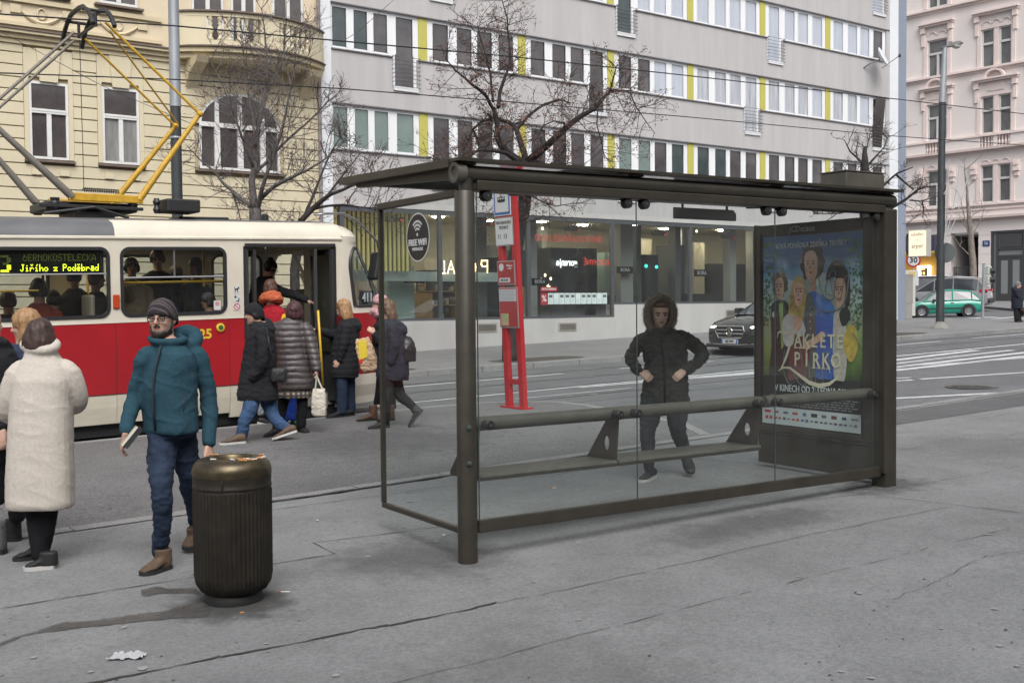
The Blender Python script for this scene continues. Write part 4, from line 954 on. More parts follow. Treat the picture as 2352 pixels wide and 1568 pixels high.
# rubber and chrome line of the near cab window, pillar line
m = MB()
P = [nose_pt(.05, z, 1.004) for z in (1.49, 1.6, 1.7, 1.8, 1.9, 2.0)] + [nose_pt(.05 + .10 * (1 - math.cos(R(a_))), 2.0 + .30 * math.sin(R(a_)), 1.004) for a_ in range(10, 91, 8)]
m.tube(P, .026, 6); m.tube([nose_pt(t / 100, 1.485, 1.004) for t in range(6, 51, 2)], .016, 6); m.tube([nose_pt(.215 - (2.3 - z) * .03 + .012, z, 1.004) for z in (1.49, 1.7, 1.9, 2.1, 2.3)], .022, 6); m.tube([nose_pt(t / 100, 2.30, 1.004) for t in range(16, 51, 2)], .018, 6)
m.build('cab_window_rubber', M_tblk, o_nose)
m = MB(); m.tube([nose_pt(.215 - (2.3 - z) * .03 + .0, z, 1.010) for z in (1.49, 1.7, 1.9, 2.1, 2.29)], .014, 6); m.build('pillar_strip', M_chrome, o_nose)
p = nose_pt(.14, 1.60, .97); d = (nose_pt(.18, 1.60, .97) - nose_pt(.10, 1.60, .97)).normalized()
m = MB(); m.box(-.16, .16, -.10, .10, -.02, .0, 0, frame(p, d, (0, 0, 1))); o = m.build('route_card', M_tblk, o_nose); text('411', .17, mat('route_white', (.65, .68, .70), .5), o, p + d.cross(V((0, 0, 1))) * .015, d, (0, 0, 1), bold=.004)
m = MB(); m.lathe([(0, 0), (.10, 0), (.10, .04), (0, .05)], nose_pt(.33, .85), 16, ax=V((.8, -.5, 0))); m.lathe([(0, 0), (.10, 0), (.10, .04), (0, .05)], nose_pt(.67, .85), 16, ax=V((.8, .5, 0))); m.build('headlight', M_chrome, o_nose)
# wing mirror on a curved arm
MX = 8.35; A = tp(7.55, TY0 + .75, 2.62)
pm1 = on_plane(735, 491, tp(0, TY0 + .4, 0), V((0, 1, 0))); arm = [on_plane(u, v, tp(0, TY0 + .1, 0), V((0, 1, 0))) for u, v in ((722, 494), (745, 491), (788, 490), (820, 507), (850, 537), (866, 554), (870, 575))]
m = MB(); m.tube(arm, .017, 8); o = m.build('mirror_arm', M_chrome, tr, smooth=True)
c = on_plane(862, 611, tp(0, TY0 + .1, 0), V((0, 1, 0))); m = MB(); m.bbox(-.05, .05, -.11, .11, -.20, .20, .03, 0, Matrix.Translation(c) @ Matrix.Rotation(R(12), 4, 'Y')); m.build('mirror', M_tblk, o)
# details of the side: light, numbers, stickers, button
p = tp(4.165, TY0, 1.645)
m = MB(); m.bbox(4.125, 4.205, TY0 - .025, TY0, p.z - .085, p.z + .085, .01); m.build('side_lamp', mat('amber_lamp', (.42, .055, .015), .3), tr)
M_tyel = mat('tram_yellow', (.62, .46, .04), .4)
text('7225', .17, M_tyel, tr, tp(5.20, TY0 - .003, 1.195), (1, 0, SLOPE), (0, 0, 1), 'fleet_number', bold=.005)
m = MB(); m.lathe([(0, 0), (.055, 0), (.055, .02), (.035, .025)], tp(5.48, TY0, 1.275), 18, ax=(0, -1, 0)); o = m.build('door_button', M_tyel, tr); m = MB(); m.lathe([(0, .022), (.033, .022), (.03, .03), (0, .032)], tp(5.48, TY0, 1.275), 14, ax=(0, -1, 0)); m.build('button_cap', mat('button_green', (.03, .12, .04), .4), o)
M_lbl = mat('label_white', (.55, .56, .56), .5); M_lblk = mat('label_black', (.02, .02, .02), .5); M_lgr = mat('label_green', (.02, .22, .10), .5); M_lred = mat('label_red', (.5, .05, .07), .5)
for k, z in enumerate((1.755, 1.645, 1.535)):
    m = MB(); cz = z + SLOPE * 5.71; m.bbox(5.66, 5.76, TY0 - .004, TY0 - .001, cz - .05, cz + .05, .001); o = m.build('pictogram', M_lbl, tr); m = MB()
    if k == 0: m.box(5.685, 5.73, TY0 - .006, TY0 - .004, cz - .005, cz + .015); m.box(5.685, 5.695, TY0 - .006, TY0 - .004, cz - .035, cz - .005); m.box(5.72, 5.73, TY0 - .006, TY0 - .004, cz - .035, cz - .005); m.box(5.725, 5.745, TY0 - .006, TY0 - .004, cz + .01, cz + .035); m.box(5.68, 5.69, TY0 - .006, TY0 - .004, cz + .015, cz + .035); m.build('dog_mark', M_lblk, o)
    elif k == 1: m.box(5.672, 5.712, TY0 - .006, TY0 - .004, cz + .010, cz + .022); m.box(5.686, 5.698, TY0 - .006, TY0 - .004, cz - .004, cz + .036); m.build('cross_mark', M_lgr, o); m = MB(); m.box(5.70, 5.742, TY0 - .006, TY0 - .004, cz - .04, cz - .03); m.box(5.732, 5.744, TY0 - .006, TY0 - .004, cz - .03, cz + .005); m.build('seat_mark', M_lblk, o)
    else:
        m.lathe([(.034, 0), (.044, 0), (.044, .002), (.034, .002), (.034, 0)], V((5.71, TY0 - .004, cz)), 20, ax=(0, -1, 0), cap=False); m.box(-.034, .034, -.004, .004, 0, .002, 0, frame((5.71, TY0 - .0055, cz), (1, 0, -1), (1, 0, 1))); m.build('ban_mark', M_lred, o)
m = MB(); cz = 1.56 + SLOPE * 5.46; m.box(5.41, 5.50, TY0 + .020, TY0 + .024, cz - .06, cz + .06); o = m.build('window_sticker', M_lbl, tr); m = MB(); m.lathe([(0, 0), (.03, 0), (.03, .002), (0, .002)], V((5.455, TY0 + .02, cz + .02)), 14, ax=(0, -1, 0)); m.build('sticker_mark', mat('pink_mark', (.5, .22, .25), .5), o)
m = MB(); q = tp(4.50, TY0 - .002, .545); m.poly([q + V((-.04, 0, .03)), q + V((.04, 0, .03)), q + V((0, 0, -.03))]); m.build('jack_mark', M_tyel, tr)
# destination display behind the glass of the rear window in view
E_led = emis('led_yellow', (0.80, 1.0, 0.03), 2.6); E_ledd = emis('led_dim', (0.10, 0.13, 0.02), .35)
m = MB(); q = tp(3.35, TY0 + .05, 2.15); m.box(2.64, 4.04, TY0 + .045, TY0 + .12, q.z - .155, q.z + .135); ds = m.build('destination_display', M_tblk, tr)
m = MB(); m.box(2.68, 4.0, TY0 + .0415, TY0 + .045, q.z - .135, q.z + .115); m.build('display_face', mat('display_face_m', (.010, .014, .010), .2), ds)
FONT5 = {'J': '00111,00010,00010,00010,00010,10010,01100', 'i': '00000,00100,00000,01100,00100,00100,01110', 'í': '00010,00100,00000,01100,00100,00100,01110', 'ř': '01010,00100,00000,10110,11001,10000,10000', 'h': '10000,10000,10000,10110,11001,10001,10001', 'o': '00000,00000,00000,01110,10001,10001,01110', 'z': '00000,00000,00000,11111,00010,01100,11111', 'P': '11110,10001,10001,11110,10000,10000,10000', 'd': '00001,00001,00001,01101,10011,10001,01111', 'ě': '01010,00100,00000,01110,11111,10000,01110', 'b': '10000,10000,10000,10110,11001,10001,11110', 'r': '00000,00000,00000,10110,11001,10000,10000', 'a': '00000,00000,01110,00001,01111,10001,01111', ' ': '00000,' * 6 + '00000',
    'Č': '01010,00100,01110,10001,10000,10001,01110', 'E': '11111,10000,10000,11110,10000,10000,11111', 'R': '11110,10001,10001,11110,10100,10010,10001', 'N': '10001,11001,10101,10011,10001,10001,10001', 'O': '01110,10001,10001,10001,10001,10001,01110', 'K': '10001,10010,10100,11000,10100,10010,10001', 'S': '01111,10000,10000,01110,00001,00001,11110', 'T': '11111,00100,00100,00100,00100,00100,00100', 'L': '10000,10000,10000,10000,10000,10000,11111', 'C': '01110,10001,10000,10000,10000,10001,01110', 'Á': '00100,01110,10001,10001,11111,10001,10001', '1': '00110,01110,00110,00110,00110,00110,11111', '3': '11110,00011,00011,01110,00011,00011,11110'}
def led(body, x, z, px, mt, name, zf=1.0, half=None):
    m = MB()
    for ch in body:
        for r_, row in enumerate(FONT5[ch].split(',')):
            if half == 'low' and r_ < 4: continue
            if half == 'high' and r_ >= 4: continue
            for c_, b_ in enumerate(row[:5]):
                if b_ == '1': xx, zz = x + c_ * px, z + (6 - r_) * px * zf; m.box(xx, xx + px * .86, TY0 + .038, TY0 + .0413, zz + SLOPE * xx, zz + px * zf * .86 + SLOPE * xx)
        x += px * 6
    m.build(name, mt, ds)
led('Jiřího z Poděbrad', 3.09, 2.025, .0088, E_led, 'led_text', 1.35); led('ČERNOKOSTELECKÁ', 3.12, 2.145, .0093, E_ledd, 'led_text', 1.25)
led('13', 2.745, 2.02, .0225, E_led, 'led_number', 1.25, 'low'); led('13', 2.745, 2.02, .0225, E_ledd, 'led_number', 1.25, 'high')
# interior: floor, ceiling, lamps, poles, seats
KM = Matrix(((1, 0, 0, 0), (0, 1, 0, 0), (SLOPE, 0, 1, 0), (0, 0, 0, 1)))
m = MB(); m.box(TX0, 5.8, TY0 + .06, TY1 - .06, .80, .86, 0, KM); m.box(5.8, 7.9, TY0 + .45, TY1 - .06, .80, .86, 0, KM); m.box(5.83, 7.14, TY0 + .08, TY0 + .45, .14, .32, 0, KM); m.box(5.83, 7.14, TY0 + .26, TY0 + .452, .32, .56, 0, KM); m.build('tram_floor', M_tintd, tr)
m = MB(); m.box(TX0, 7.4, TY0 + .06, TY1 - .06, 2.42, 2.44, 0, KM); m.build('tram_ceiling', M_tint, tr)
m = MB(); m.box(TX0, 7.2, TY1 - .075, TY1 - .056, .86, 1.44, 0, KM); m.box(TX0, 7.2, TY1 - .076, TY1 - .056, 2.31, 2.42, 0, KM); m.box(TX0, 5.8, TY0 + .056, TY0 + .07, .86, 1.44, 0, KM); m.build('inner_lining', M_tint, tr)
m = MB(); m.box(5.76, 5.80, TY0 + .06, TY0 + .85, .86, 1.5, 0, KM); m.build('door_partition', M_tint, tr); m = MB(); m.box(7.16, 7.19, TY0 + .06, TY0 + 1.0, .86, 2.40, 0, KM); m.build('door_partition', M_tint, tr)
E_tl = emis('tram_lamp', (1.0, 0.80, 0.48), 9.0)
for x in (-3, -1, .9, 2.2, 3.4, 4.7):
    m = MB(); m.box(x, x + .6, TYC - .12, TYC + .12, 2.395, 2.418, 0, KM); m.build('ceiling_lamp', E_tl, tr)
for x, y in ((3.45, 14.15), (5.45, 14.1), (2.0, 14.15), (4.3, 15.3), (2.9, 15.4), (5.72, 13.95)):
    m = MB(); m.tube([tp(x, y, .86), tp(x, y, 2.42)], .018, 8); m.build('grab_pole', M_pole, tr, smooth=True)
m = MB(); m.tube([tp(4.25, TY0 + .10, 1.87), tp(5.62, TY0 + .10, 1.87)], .017, 8); m.tube([tp(2.6, TY0 + .10, 1.80), tp(3.3, TY0 + .10, 1.80)], .012, 8); m.build('grab_rail', M_pole, tr, smooth=True)
M_seat = mat('tram_seat', (.22, .06, .04), .5); M_seatg = mat('tram_seat_back', (.30, .28, .24), .5)
for x, y in ((2.5, 13.95), (3.72, 13.95), (1.3, 13.95), (2.2, 15.75), (3.2, 15.75), (4.4, 15.75), (5.4, 15.75)):
    m = MB(); m.bbox(-.22, .22, -.2, .2, .36, .44, .03, 0, Matrix.Translation(tp(x, y, .86))); m.bbox(.17, .23, -.2, .2, .42, .88, .025, 1, Matrix.Translation(tp(x, y, .86))); m.box(-.04, .04, -.04, .04, 0, .36, 0, Matrix.Translation(tp(x, y, .86))); m.build('tram_seat', [M_seat, M_seatg], tr)
m = MB(); m.bbox(7.55, 7.95, TYC - .75, TYC + .75, .95, 1.42, .04, 0, KM); m.bbox(7.25, 7.32, TYC - .25, TYC + .25, .95, 1.75, .03, 0, KM); m.build('driver_desk', M_tintd, tr)
# folding door leaves standing open at both sides of the doorway
def leaf(x0, y0, x1, y1):
    d = V((x1 - x0, y1 - y0, 0)); L = d.length; d.normalize(); M = frame(tp(x0, y0, .2), d, (0, 0, 1)); m = MB(); g_ = MB()
    H = 2.08
    for a, b, c, e in ((0, .05, 0, H), (L - .05, L, 0, H), (.05, L - .05, 0, .62), (.05, L - .05, 2.0, H)): m.box(a, b, c, e, -.02, .02, 0, M)
    o = m.build('door_leaf', M_tdoor, tr); g_.box(.05, L - .05, .62, 2.0, -.004, .004, 0, M); g_.build('leaf_glass', M_tglass, o)
    return o
leaf(7.10, TY0 - .02, 6.98, TY0 + .36); o = leaf(6.96, TY0 + .36, 6.84, TY0 - .02)
m = MB(); m.tube([tp(6.90, TY0 - .07, .42), tp(6.84, TY0 - .07, 1.45)], .017, 8); m.build('door_handrail', M_pole, o, smooth=True)
leaf(5.86, TY0 - .0, 5.90, TY0 + .36); leaf(5.93, TY0 + .36, 5.97, TY0 + .0)
m = MB(); m.box(DX0 - .02, DX0 + .012, TY0 - .006, TY0 + .06, DZ0, DZ1, 0, KM); m.box(DX1 - .012, DX1 + .02, TY0 - .006, TY0 + .06, DZ0, DZ1, 0, KM); m.box(DX0, DX1, TY0 - .03, TY0 + .06, DZ1 - .01, DZ1 + .035, 0, KM); m.build('door_frame', M_tblk, tr)
# bogies
for x in (-3.2, 3.1):
    for q in (-.95, .95):
        m = MB(); m.lathe([(0, -.06), (.34, -.06), (.34, .06), (0, .06)], tp(x + q, TY0 + .5, .30 - .095), 24, ax=(0, 1, 0)); m.lathe([(0, -.06), (.34, -.06), (.34, .06), (0, .06)], tp(x + q, TY1 - .5, .30 - .095), 24, ax=(0, 1, 0)); m.build('wheel', M_tblk, tr)
# pantograph
YN, YR = 14.42, 15.38
def py_(u, v, y): return at_y(u, v, y)
pg = MB(); b0, b1 = py_(157, 452, YN), py_(328, 452, YN)
for y in (YN, YR): pg.bbox(b0.x, b1.x, y - .03, y + .03, b0.z - .045, b0.z + .055, .01)
o_p = pg.build('pantograph_frame', M_ybar, tr)
m = MB()
m.bbox(b0.x - .25, b1.x - .05, YN + .05, YR - .05, b0.z - .16, b0.z - .05, .02); m.bbox(b0.x + .1, b1.x - .35, YN + .02, YR - .1, b0.z - .27, b0.z - .15, .02); m.tube([(b0.x - .3, YN - .04, b0.z - .22), (b0.x + .3, YN - .05, b0.z - .12), (b1.x - .2, YN - .04, b0.z - .24)], .02, 6)
for x in (b0.x - .15, b1.x - .12):
    for y in (YN + .05, YR - .05): m.lathe([(.05, 0), (.07, .03), (.05, .06), (.07, .09), (.05, .12), (.06, .16)], V((x, y, 2.80 + SLOPE * x)), 10)
m.bbox(b0.x - .35, b1.x, YN - .02, YN + .04, 2.83 + SLOPE * 4, 2.87 + SLOPE * 4, .005); m.bbox(b1.x + .25, b1.x + .7, YN - .2, YN + .25, 2.80 + SLOPE * 5, 2.97 + SLOPE * 5, .02); m.lathe([(.03, 0), (.05, .05), (.03, .1), (.05, .15), (.03, .2)], V((b1.x + .18, YN, 2.78 + SLOPE * 5)), 10)
m.build('pantograph_base', M_tblk, o_p)
m = MB(); m.tube([(lerp(b0.x + .18, b1.x - .3, t / 60), YN - .0 + .03 * math.cos(t * 2.1), b0.z + .10 + .03 * math.sin(t * 2.1)) for t in range(61)], .007, 4); m.build('pantograph_spring', M_tblk, o_p)
KN, KF = py_(459, 262, YN), py_(403, 290, YR)
LN, LF = V((2 * 4.45 - KN.x - .45, YN, KN.z - .02)), V((2 * 4.45 - KN.x - .45, YR, KN.z - .02))
m = MB(); m.tube([V((b1.x - .05, YN, b0.z)), KN], [.045, .028], 10); m.build('lower_arm', M_ybar, o_p, smooth=40); m = MB(); m.tube([V((b1.x - .12, YR, b0.z)), KF], [.045, .028], 10); m.build('lower_arm', M_ybar, o_p, smooth=40)
ll = [(V((b0.x + .05, YN, b0.z)), py_(-40, 262, YN)), (V((b0.x - .12, YR, b0.z - .05)), py_(-60, 300, YR))]
for a, b in ll: m = MB(); m.tube([a, b], [.050, .032], 10); m.build('lower_arm', M_ygrey, o_p, smooth=40)
HN, HF = py_(242, 52, YN + .1), py_(196, 90, YR - .1)
m = MB(); m.tube([KN, HN], .019, 8); m.tube([KF, HF], .017, 8); m.tube([HN + V((.05, 0, -.10)), KF + V((0, -.1, .02))], .012, 6); m.build('upper_arm', M_ybar, o_p)
for (a, b), h in zip(ll, (py_(170, 75, YN + .1), py_(172, 92, YR - .1))): m = MB(); m.tube([b, h], .019, 8); m.build('upper_arm', M_ygrey, o_p)
for k in (KN, KF): m = MB(); m.ell(k, .045, .06, .045, 10, 8); m.build('knee_joint', M_ybar, o_p, smooth=True)
m = MB()   # two bowed collector strips across the track
hz = 5.40 + SLOPE * 4.2
for x in (4.12, 4.38): m.tube([(x, TYC + .72 * q, hz - .30 * abs(q) ** 3.2 + (.02 if abs(q) < .5 else 0)) for q in [-1 + k / 12 for k in range(25)]], [.030] * 25, 8)
for y in (YN + .1, YR - .1): m.tube([(4.08, y, hz - .05), (4.42, y, hz - .05)], .022, 6); m.tube([(4.25, y, hz - .25), (4.25, y, hz - .05)], .02, 6)
m.tube([(4.25, YN + .1, hz - .22), (4.25, YR - .1, hz - .22)], .022, 6)
m.build('collector_head', M_tblk, o_p)
m = MB(); m.tube([py_(183, 95, TYC), py_(193, 440, TYC)], .005, 5); m.build('pull_rope', M_tblk, o_p)
m = MB(); m.bbox(5.3, 6.0, TYC - .35, TYC + .1, 2.71, 2.76, .015, 0, KM); m.build('roof_equipment', M_tblk, tr); m = MB(); m.lathe([(.05, 0), (.05, .10), (.03, .12)], tp(6.55, TYC - .3, 2.70), 10); m.build('roof_equipment', M_tblk, tr)
# catenary wires
M_wire = mat('wire', (.03, .03, .032), .5, .5)
def wire(name, label, pts, r, sag=0):
    m = MB(); m.tube(pts, r, 5); return tag(m.build(name, M_wire), label, 'wire')
wire('contact_wire', 'dark overhead wire above the tram running past the pantograph head', [at_y(u, v, TYC) for u, v in ((-300, 5), (0, 33), (400, 60), (784, 95), (1180, 131), (1569, 173), (2042, 226), (2352, 262), (2600, 292))], .011)
wire('contact_wire', 'lower dark overhead wire crossing in front of the second window row', [at_y(u, v, 18.0) for u, v in ((-300, 155), (0, 168), (400, 183), (784, 204), (1180, 235), (1569, 268), (2042, 312), (2352, 334), (2600, 355))], .011)
wire('span_wire', 'thin span wire slanting from the grey wall down to the overhead line', [at_y(905, 0, 25), at_y(820, 75, 18), at_y(784, 97, 14.9)], .006)
wire('span_wire', 'thin span wire sloping down across the yellow house wall', [at_y(-60, 40, 26), at_y(240, 200, 22), at_y(500, 310, 20)], .006)
for u, v, y in ((83, 28, 14.9), (840, 128, 14.9), (470, 180, 18), (790, 196, 18)): pass
# ================================================================= tram shelter
SA = R(-3.9); SX = V((math.cos(SA), math.sin(SA), 0)); SY = V((-SX.y, SX.x, 0)); SO = gnd(1075, 1290)
M_br = mat('bronze_paint', (0.050, 0.045, 0.036), 0.42, 0.25, var=0.18, scale=5, bump=0.03, bscale=200)
M_brd = mat('bronze_paint_dusty', (0.085, 0.079, 0.066), 0.6, 0.1, var=0.25, scale=4)
M_glass = glass('shelter_glass', (0.90, 0.94, 0.925), 0.04, (0.40, 0.42, 0.41), 0.01, 0.55)
M_glass2 = glass('end_glass', (0.90, 0.94, 0.925), 0.035, (0.40, 0.42, 0.41), 0.01, 0.22)
M_gedge = mat('glass_edge', (0.06, 0.08, 0.075), 0.25)
M_roofg = glass('roof_glass', (0.50, 0.53, 0.54), 0.25, (0.40, 0.41, 0.41), 0.05, 1.0)
M_rub = mat('black_rubber', (0.018, 0.018, 0.018), 0.55)
sh = empty('tram_shelter', SO, 'dark bronze and glass tram shelter with bench, poster case and flat roof', 'shelter')
def sp(a, b, z): return SO + SX * a + SY * b + V((0, 0, z))
SM = frame(SO, SX, SY)
def sbox(mb, a0, a1, b0, b1, z0, z1, bev=0.006, mi=0): return mb.bbox(a0, a1, b0, b1, z0, z1, bev, mi, SM)
# posts
m = MB(); m.lathe([(.062, -.1), (.062, 2.27), (.055, 2.28)], sp(0, 0, 0), 28); m.lathe([(.042, 2.28), (.042, 2.42)], sp(.01, 0, 0), 20)
o = m.build('post', M_br, sh, smooth=40)
m = MB()
for z in (.62, .84): m = MB(); m.lathe([(0, 0), (.016, 0), (.016, .012), (0, .018)], sp(-.02, -.058, z), 10, ax=-SY); m.build('bolt', M_gedge, o)
m = MB(); sbox(m, 3.86, 4.0, -.05, .09, -.02, 2.32, .012); sbox(m, 3.84, 3.872, -.053, .02, .2, 2.3, .004)
m.build('post', M_br, sh)
# main beam (tube over a flat keel) and the roof
m = MB(); m.tube([sp(-.06, 0, 2.385), sp(3.99, 0, 2.385)], .052, 24); m.build('beam', M_br, sh, smooth=40)
m = MB(); m.lathe([(.034, .0), (.036, .010), (.050, .014), (.064, .012), (.066, -.01), (.066, -.05)], sp(-.062, 0, 2.388), 24, ax=-SX, cap=False); m.lathe([(0, .0), (.036, .0)], sp(-.064, 0, 2.388), 24, ax=-SX, cap=False); m.build('beam_cap', M_brd, sh, smooth=40)
m = MB(); sbox(m, .07, 3.86, -.045, .11, 2.285, 2.345); m.build('gutter', M_br, sh)
def rz(b): return 2.475 + .045 * b / 1.68
m = MB()   # roof frame: rim and cross bars following the slight pitch
def rbar(a0, a1, b0, b1, t=.045, dz=0.0):
    q = [sp(a0, b0, rz(b0) + dz - t), sp(a1, b0, rz(b0) + dz - t), sp(a1, b1, rz(b1) + dz - t), sp(a0, b1, rz(b1) + dz - t)]
    m.prism(q, (0, 0, t))
rbar(-.08, 4.04, -.08, .03, .020); rbar(-.08, 4.04, 1.60, 1.68, .05); rbar(-.08, -.005, .055, 1.60, .05); rbar(3.965, 4.04, .055, 1.60, .05)
for a in (1.34, 2.68): rbar(a - .035, a + .035, .055, 1.60, .045)
rbar(-.005, 3.965, .78, .84, .035, -.002)
m.build('roof_frame', M_br, sh)
for a0, a1 in ((-.005, 1.305), (1.375, 2.645), (2.715, 3.965)):
    m = MB(); q = [sp(a0, .055, rz(.055) - .012), sp(a1, .055, rz(.055) - .012), sp(a1, 1.60, rz(1.6) - .012), sp(a0, 1.60, rz(1.6) - .012)]; m.prism(q, (0, 0, .008)); m.build('roof_pane', M_roofg, sh)
for a in (.02, 1.34, 2.68, 3.93): m = MB(); sbox(m, a - .05 if a > .1 else -.02, a + .05, -.03, .03, 2.437, 2.452, .002); m.prism([sp(a - .02, .05, 2.36), sp(a - .02, .05, 2.45), sp(a - .02, 1.55, rz(1.55) - .05), sp(a - .02, 1.55, rz(1.55) - .075)], SX * .04); m.build('roof_bracket', M_br, sh)
m = MB(); sbox(m, 3.47, 3.93, .02, .28, 2.475, 2.60, .01); o = m.build('roof_box', M_brd, sh); m = MB(); sbox(m, 3.465, 3.935, .015, .285, 2.602, 2.612, .003); m.build('lid', M_brd, o)
# glazing: three back panes, their lower rail, clamps
for i, (a0, a1) in enumerate(((.085, 1.335), (1.345, 2.655), (2.665, 3.85))):
    m = MB(); m.poly([sp(a0, 0, .235), sp(a1, 0, .235), sp(a1, 0, 2.275), sp(a0, 0, 2.275)]); o = m.build('back_pane', M_glass, sh)
    m = MB(); sbox(m, a0 - .003, a0 + .003, -.004, .004, .235, 2.275, .001)
    if i == 2: sbox(m, a1 - .003, a1 + .003, -.004, .004, .235, 2.275, .001)
    m.build('pane_edge', M_gedge, o)
m = MB(); sbox(m, .075, 3.86, -.018, .018, .172, .252); m.build('bottom_rail', M_br, sh)
for a in (.15, 1.26, 1.41, 2.57, 2.73, 3.78):
    m = MB(); m.lathe([(0, -.034), (.030, -.034), (.034, -.028), (.034, .018), (.028, .024), (0, .024)], sp(a, 0, 2.255), 18, ax=SY); m.prism([sp(a - .014, .012, 2.25), sp(a + .014, .012, 2.25), sp(a + .014, .05, 2.32), sp(a - .014, .05, 2.32)], SY * .02 + V((0, 0, .0)))
    o = m.build('glass_clamp', M_rub, sh, smooth=35); m = MB(); m.lathe([(0, 0), (.009, 0), (.009, .004), (0, .005)], sp(a, -.034, 2.255), 8, ax=-SY); m.build('screw', M_gedge, o)
# end pane on the left
m = MB(); m.poly([sp(0, .07, .205), sp(0, 1.145, .205), sp(0, 1.145, 2.245), sp(0, .07, 2.245)]); o = m.build('end_pane', M_glass2, sh)
m = MB(); sbox(m, -.018, .018, .05, 1.165, .165, .20); sbox(m, -.018, .018, 1.148, 1.175, .2, 2.25); sbox(m, -.024, .024, .05, 1.18, 2.25, 2.295); sbox(m, -.012, .012, 1.16, 1.19, 2.0, 2.5) if False else None
m.build('end_frame', M_br, sh)
# sticker on the end pane
c = sp(-.004, .60, 2.03); m = MB(); m.lathe([(0, 0), (.160, 0), (.160, .001), (0, .001)], c, 40, ax=-SX); o = m.build('sticker', mat('sticker_white', (.62, .63, .63), .5), sh)
m = MB(); m.lathe([(0, .001), (.151, .001), (.151, .002), (0, .002)], c, 40, ax=-SX); m.build('sticker_disc', mat('sticker_black', (.018, .018, .02), .5), o)
M_stw = mat('sticker_white', (.62, .63, .63), .5); cc = c - SX * .004; DX = -SY; DZ = V((0, 0, 1))
text('FREE WIFI', .058, M_stw, o, cc - DZ * .035, DX, DZ, bold=.0016); text('WIPRAGUE', .030, M_stw, o, cc - DZ * .078, DX, DZ)
m = MB(); m.lathe([(0, 0), (.011, 0), (.011, .001), (0, .001)], cc + DZ * .018, 12, ax=-SX)
for r0 in (.032, .056, .080):
    P = []
    for q in (0, .014):
        P.append([cc + DZ * .018 + DX * ((r0 + q) * math.sin(t)) + DZ * ((r0 + q) * math.cos(t)) for t in [R(-45 + 90 * k / 10) for k in range(11)]])
    m.loft([P[0], P[1]], 0, False, False)
m.build('wifi_mark', M_stw, o)
# bench: back rail on bosses, brackets and seat
m = MB(); m.tube([sp(.10, .11, .835), sp(2.62, .11, .835)], .045, 18); m.tube([sp(2.66, .11, .835), sp(3.86, .11, .835)], .045, 18); o = m.build('bench_rail', M_brd, sh, smooth=40)
for a in (.17, 1.20, 1.36, 2.52, 2.72, 3.80): m = MB(); m.lathe([(0, -.016), (.026, -.016), (.031, -.010), (.031, .05), (0, .05)], sp(a, .008, .835), 16, ax=SY); m.build('rail_boss', M_rub, o, smooth=35)
for a in (.17, 1.20, 1.36, 2.52, 2.72, 3.80): m = MB(); m.lathe([(0, 0), (.010, 0), (.010, .004), (0, .005)], sp(a, -.008, .835), 8, ax=-SY); m.build('boss_screw', M_gedge, o)
def bracket(a):
    m = MB(); N = 16; out = [(.065, .84), (.155, .84), (.43, .50), (.43, .475), (.10, .475)]
    # plate with an oval hole: bridge outline samples to hole samples
    hc, hr = (.20, .625), (.032, .050); ring = []
    def hit(th):
        d = (math.cos(th), math.sin(th)); best = None
        for i in range(len(out)):
            p, q = out[i], out[(i + 1) % len(out)]; ex, ey = q[0] - p[0], q[1] - p[1]; den = d[0] * ey - d[1] * ex
            if abs(den) < 1e-9: continue
            t = ((p[0] - hc[0]) * ey - (p[1] - hc[1]) * ex) / den; s = ((p[0] - hc[0]) * d[1] - (p[1] - hc[1]) * d[0]) / den
            if t > 0 and -1e-6 <= s <= 1 + 1e-6 and (best is None or t < best): best = t
        return (hc[0] + d[0] * best, hc[1] + d[1] * best)
    ths = sorted([6.2832 * k / 24 for k in range(24)] + [math.atan2(p[1] - hc[1], p[0] - hc[0]) % 6.2832 for p in out])
    O = [hit(t) for t in ths]; H = [(hc[0] + hr[0] * math.cos(t), hc[1] + hr[1] * math.sin(t)) for t in ths]
    t2 = .006
    m.loft([[sp(a - t2, *p) for p in H], [sp(a - t2, *p) for p in O], [sp(a + t2, *p) for p in O], [sp(a + t2, *p) for p in H], [sp(a - t2, *p) for p in H]], 0, False)
    return m.build('bench_bracket', M_br, sh)
for a in (.13, 1.24, 2.58): bracket(a)
m = MB()
prof = [(.085, .475), (.075, .50), (.085, .518), (.14, .512), (.40, .508), (.44, .502), (.45, .485), (.44, .472), (.40, .482), (.14, .486)]
for a0, a1 in ((.14, 1.233), (1.247, 2.60)): m.loft([[sp(a0, *p) for p in prof], [sp(a1, *p) for p in prof]])
m.build('seat', M_brd, sh, smooth=30)
# poster case at the right end
m = MB(); z0, z1, b0, b1 = .42, 2.27, .10, 1.42; F = 3.90
sbox(m, F, 4.0, b0, b0 + .115, z0, z1); sbox(m, F, 4.0, b1 - .06, b1, z0, z1); sbox(m, F, 4.0, b0 + .115, b1 - .06, z1 - .075, z1); sbox(m, F, 4.0, b0 + .115, b1 - .06, z0, z0 + .055)
sbox(m, F + .03, 3.995, b0 + .11, b1 - .055, z0 + .05, z1 - .07, .002); sbox(m, 3.895, 4.0, b1 + .003, b1 + .02, .42, 2.28)
o_case = m.build('poster_case', M_br, sh)
m = MB(); sbox(m, 3.91, 3.995, .09, 1.40, .125, .40); sbox(m, 3.895, 4.005, .085, 1.42, .402, .418, .003); m.build('lower_panel', M_br, sh)
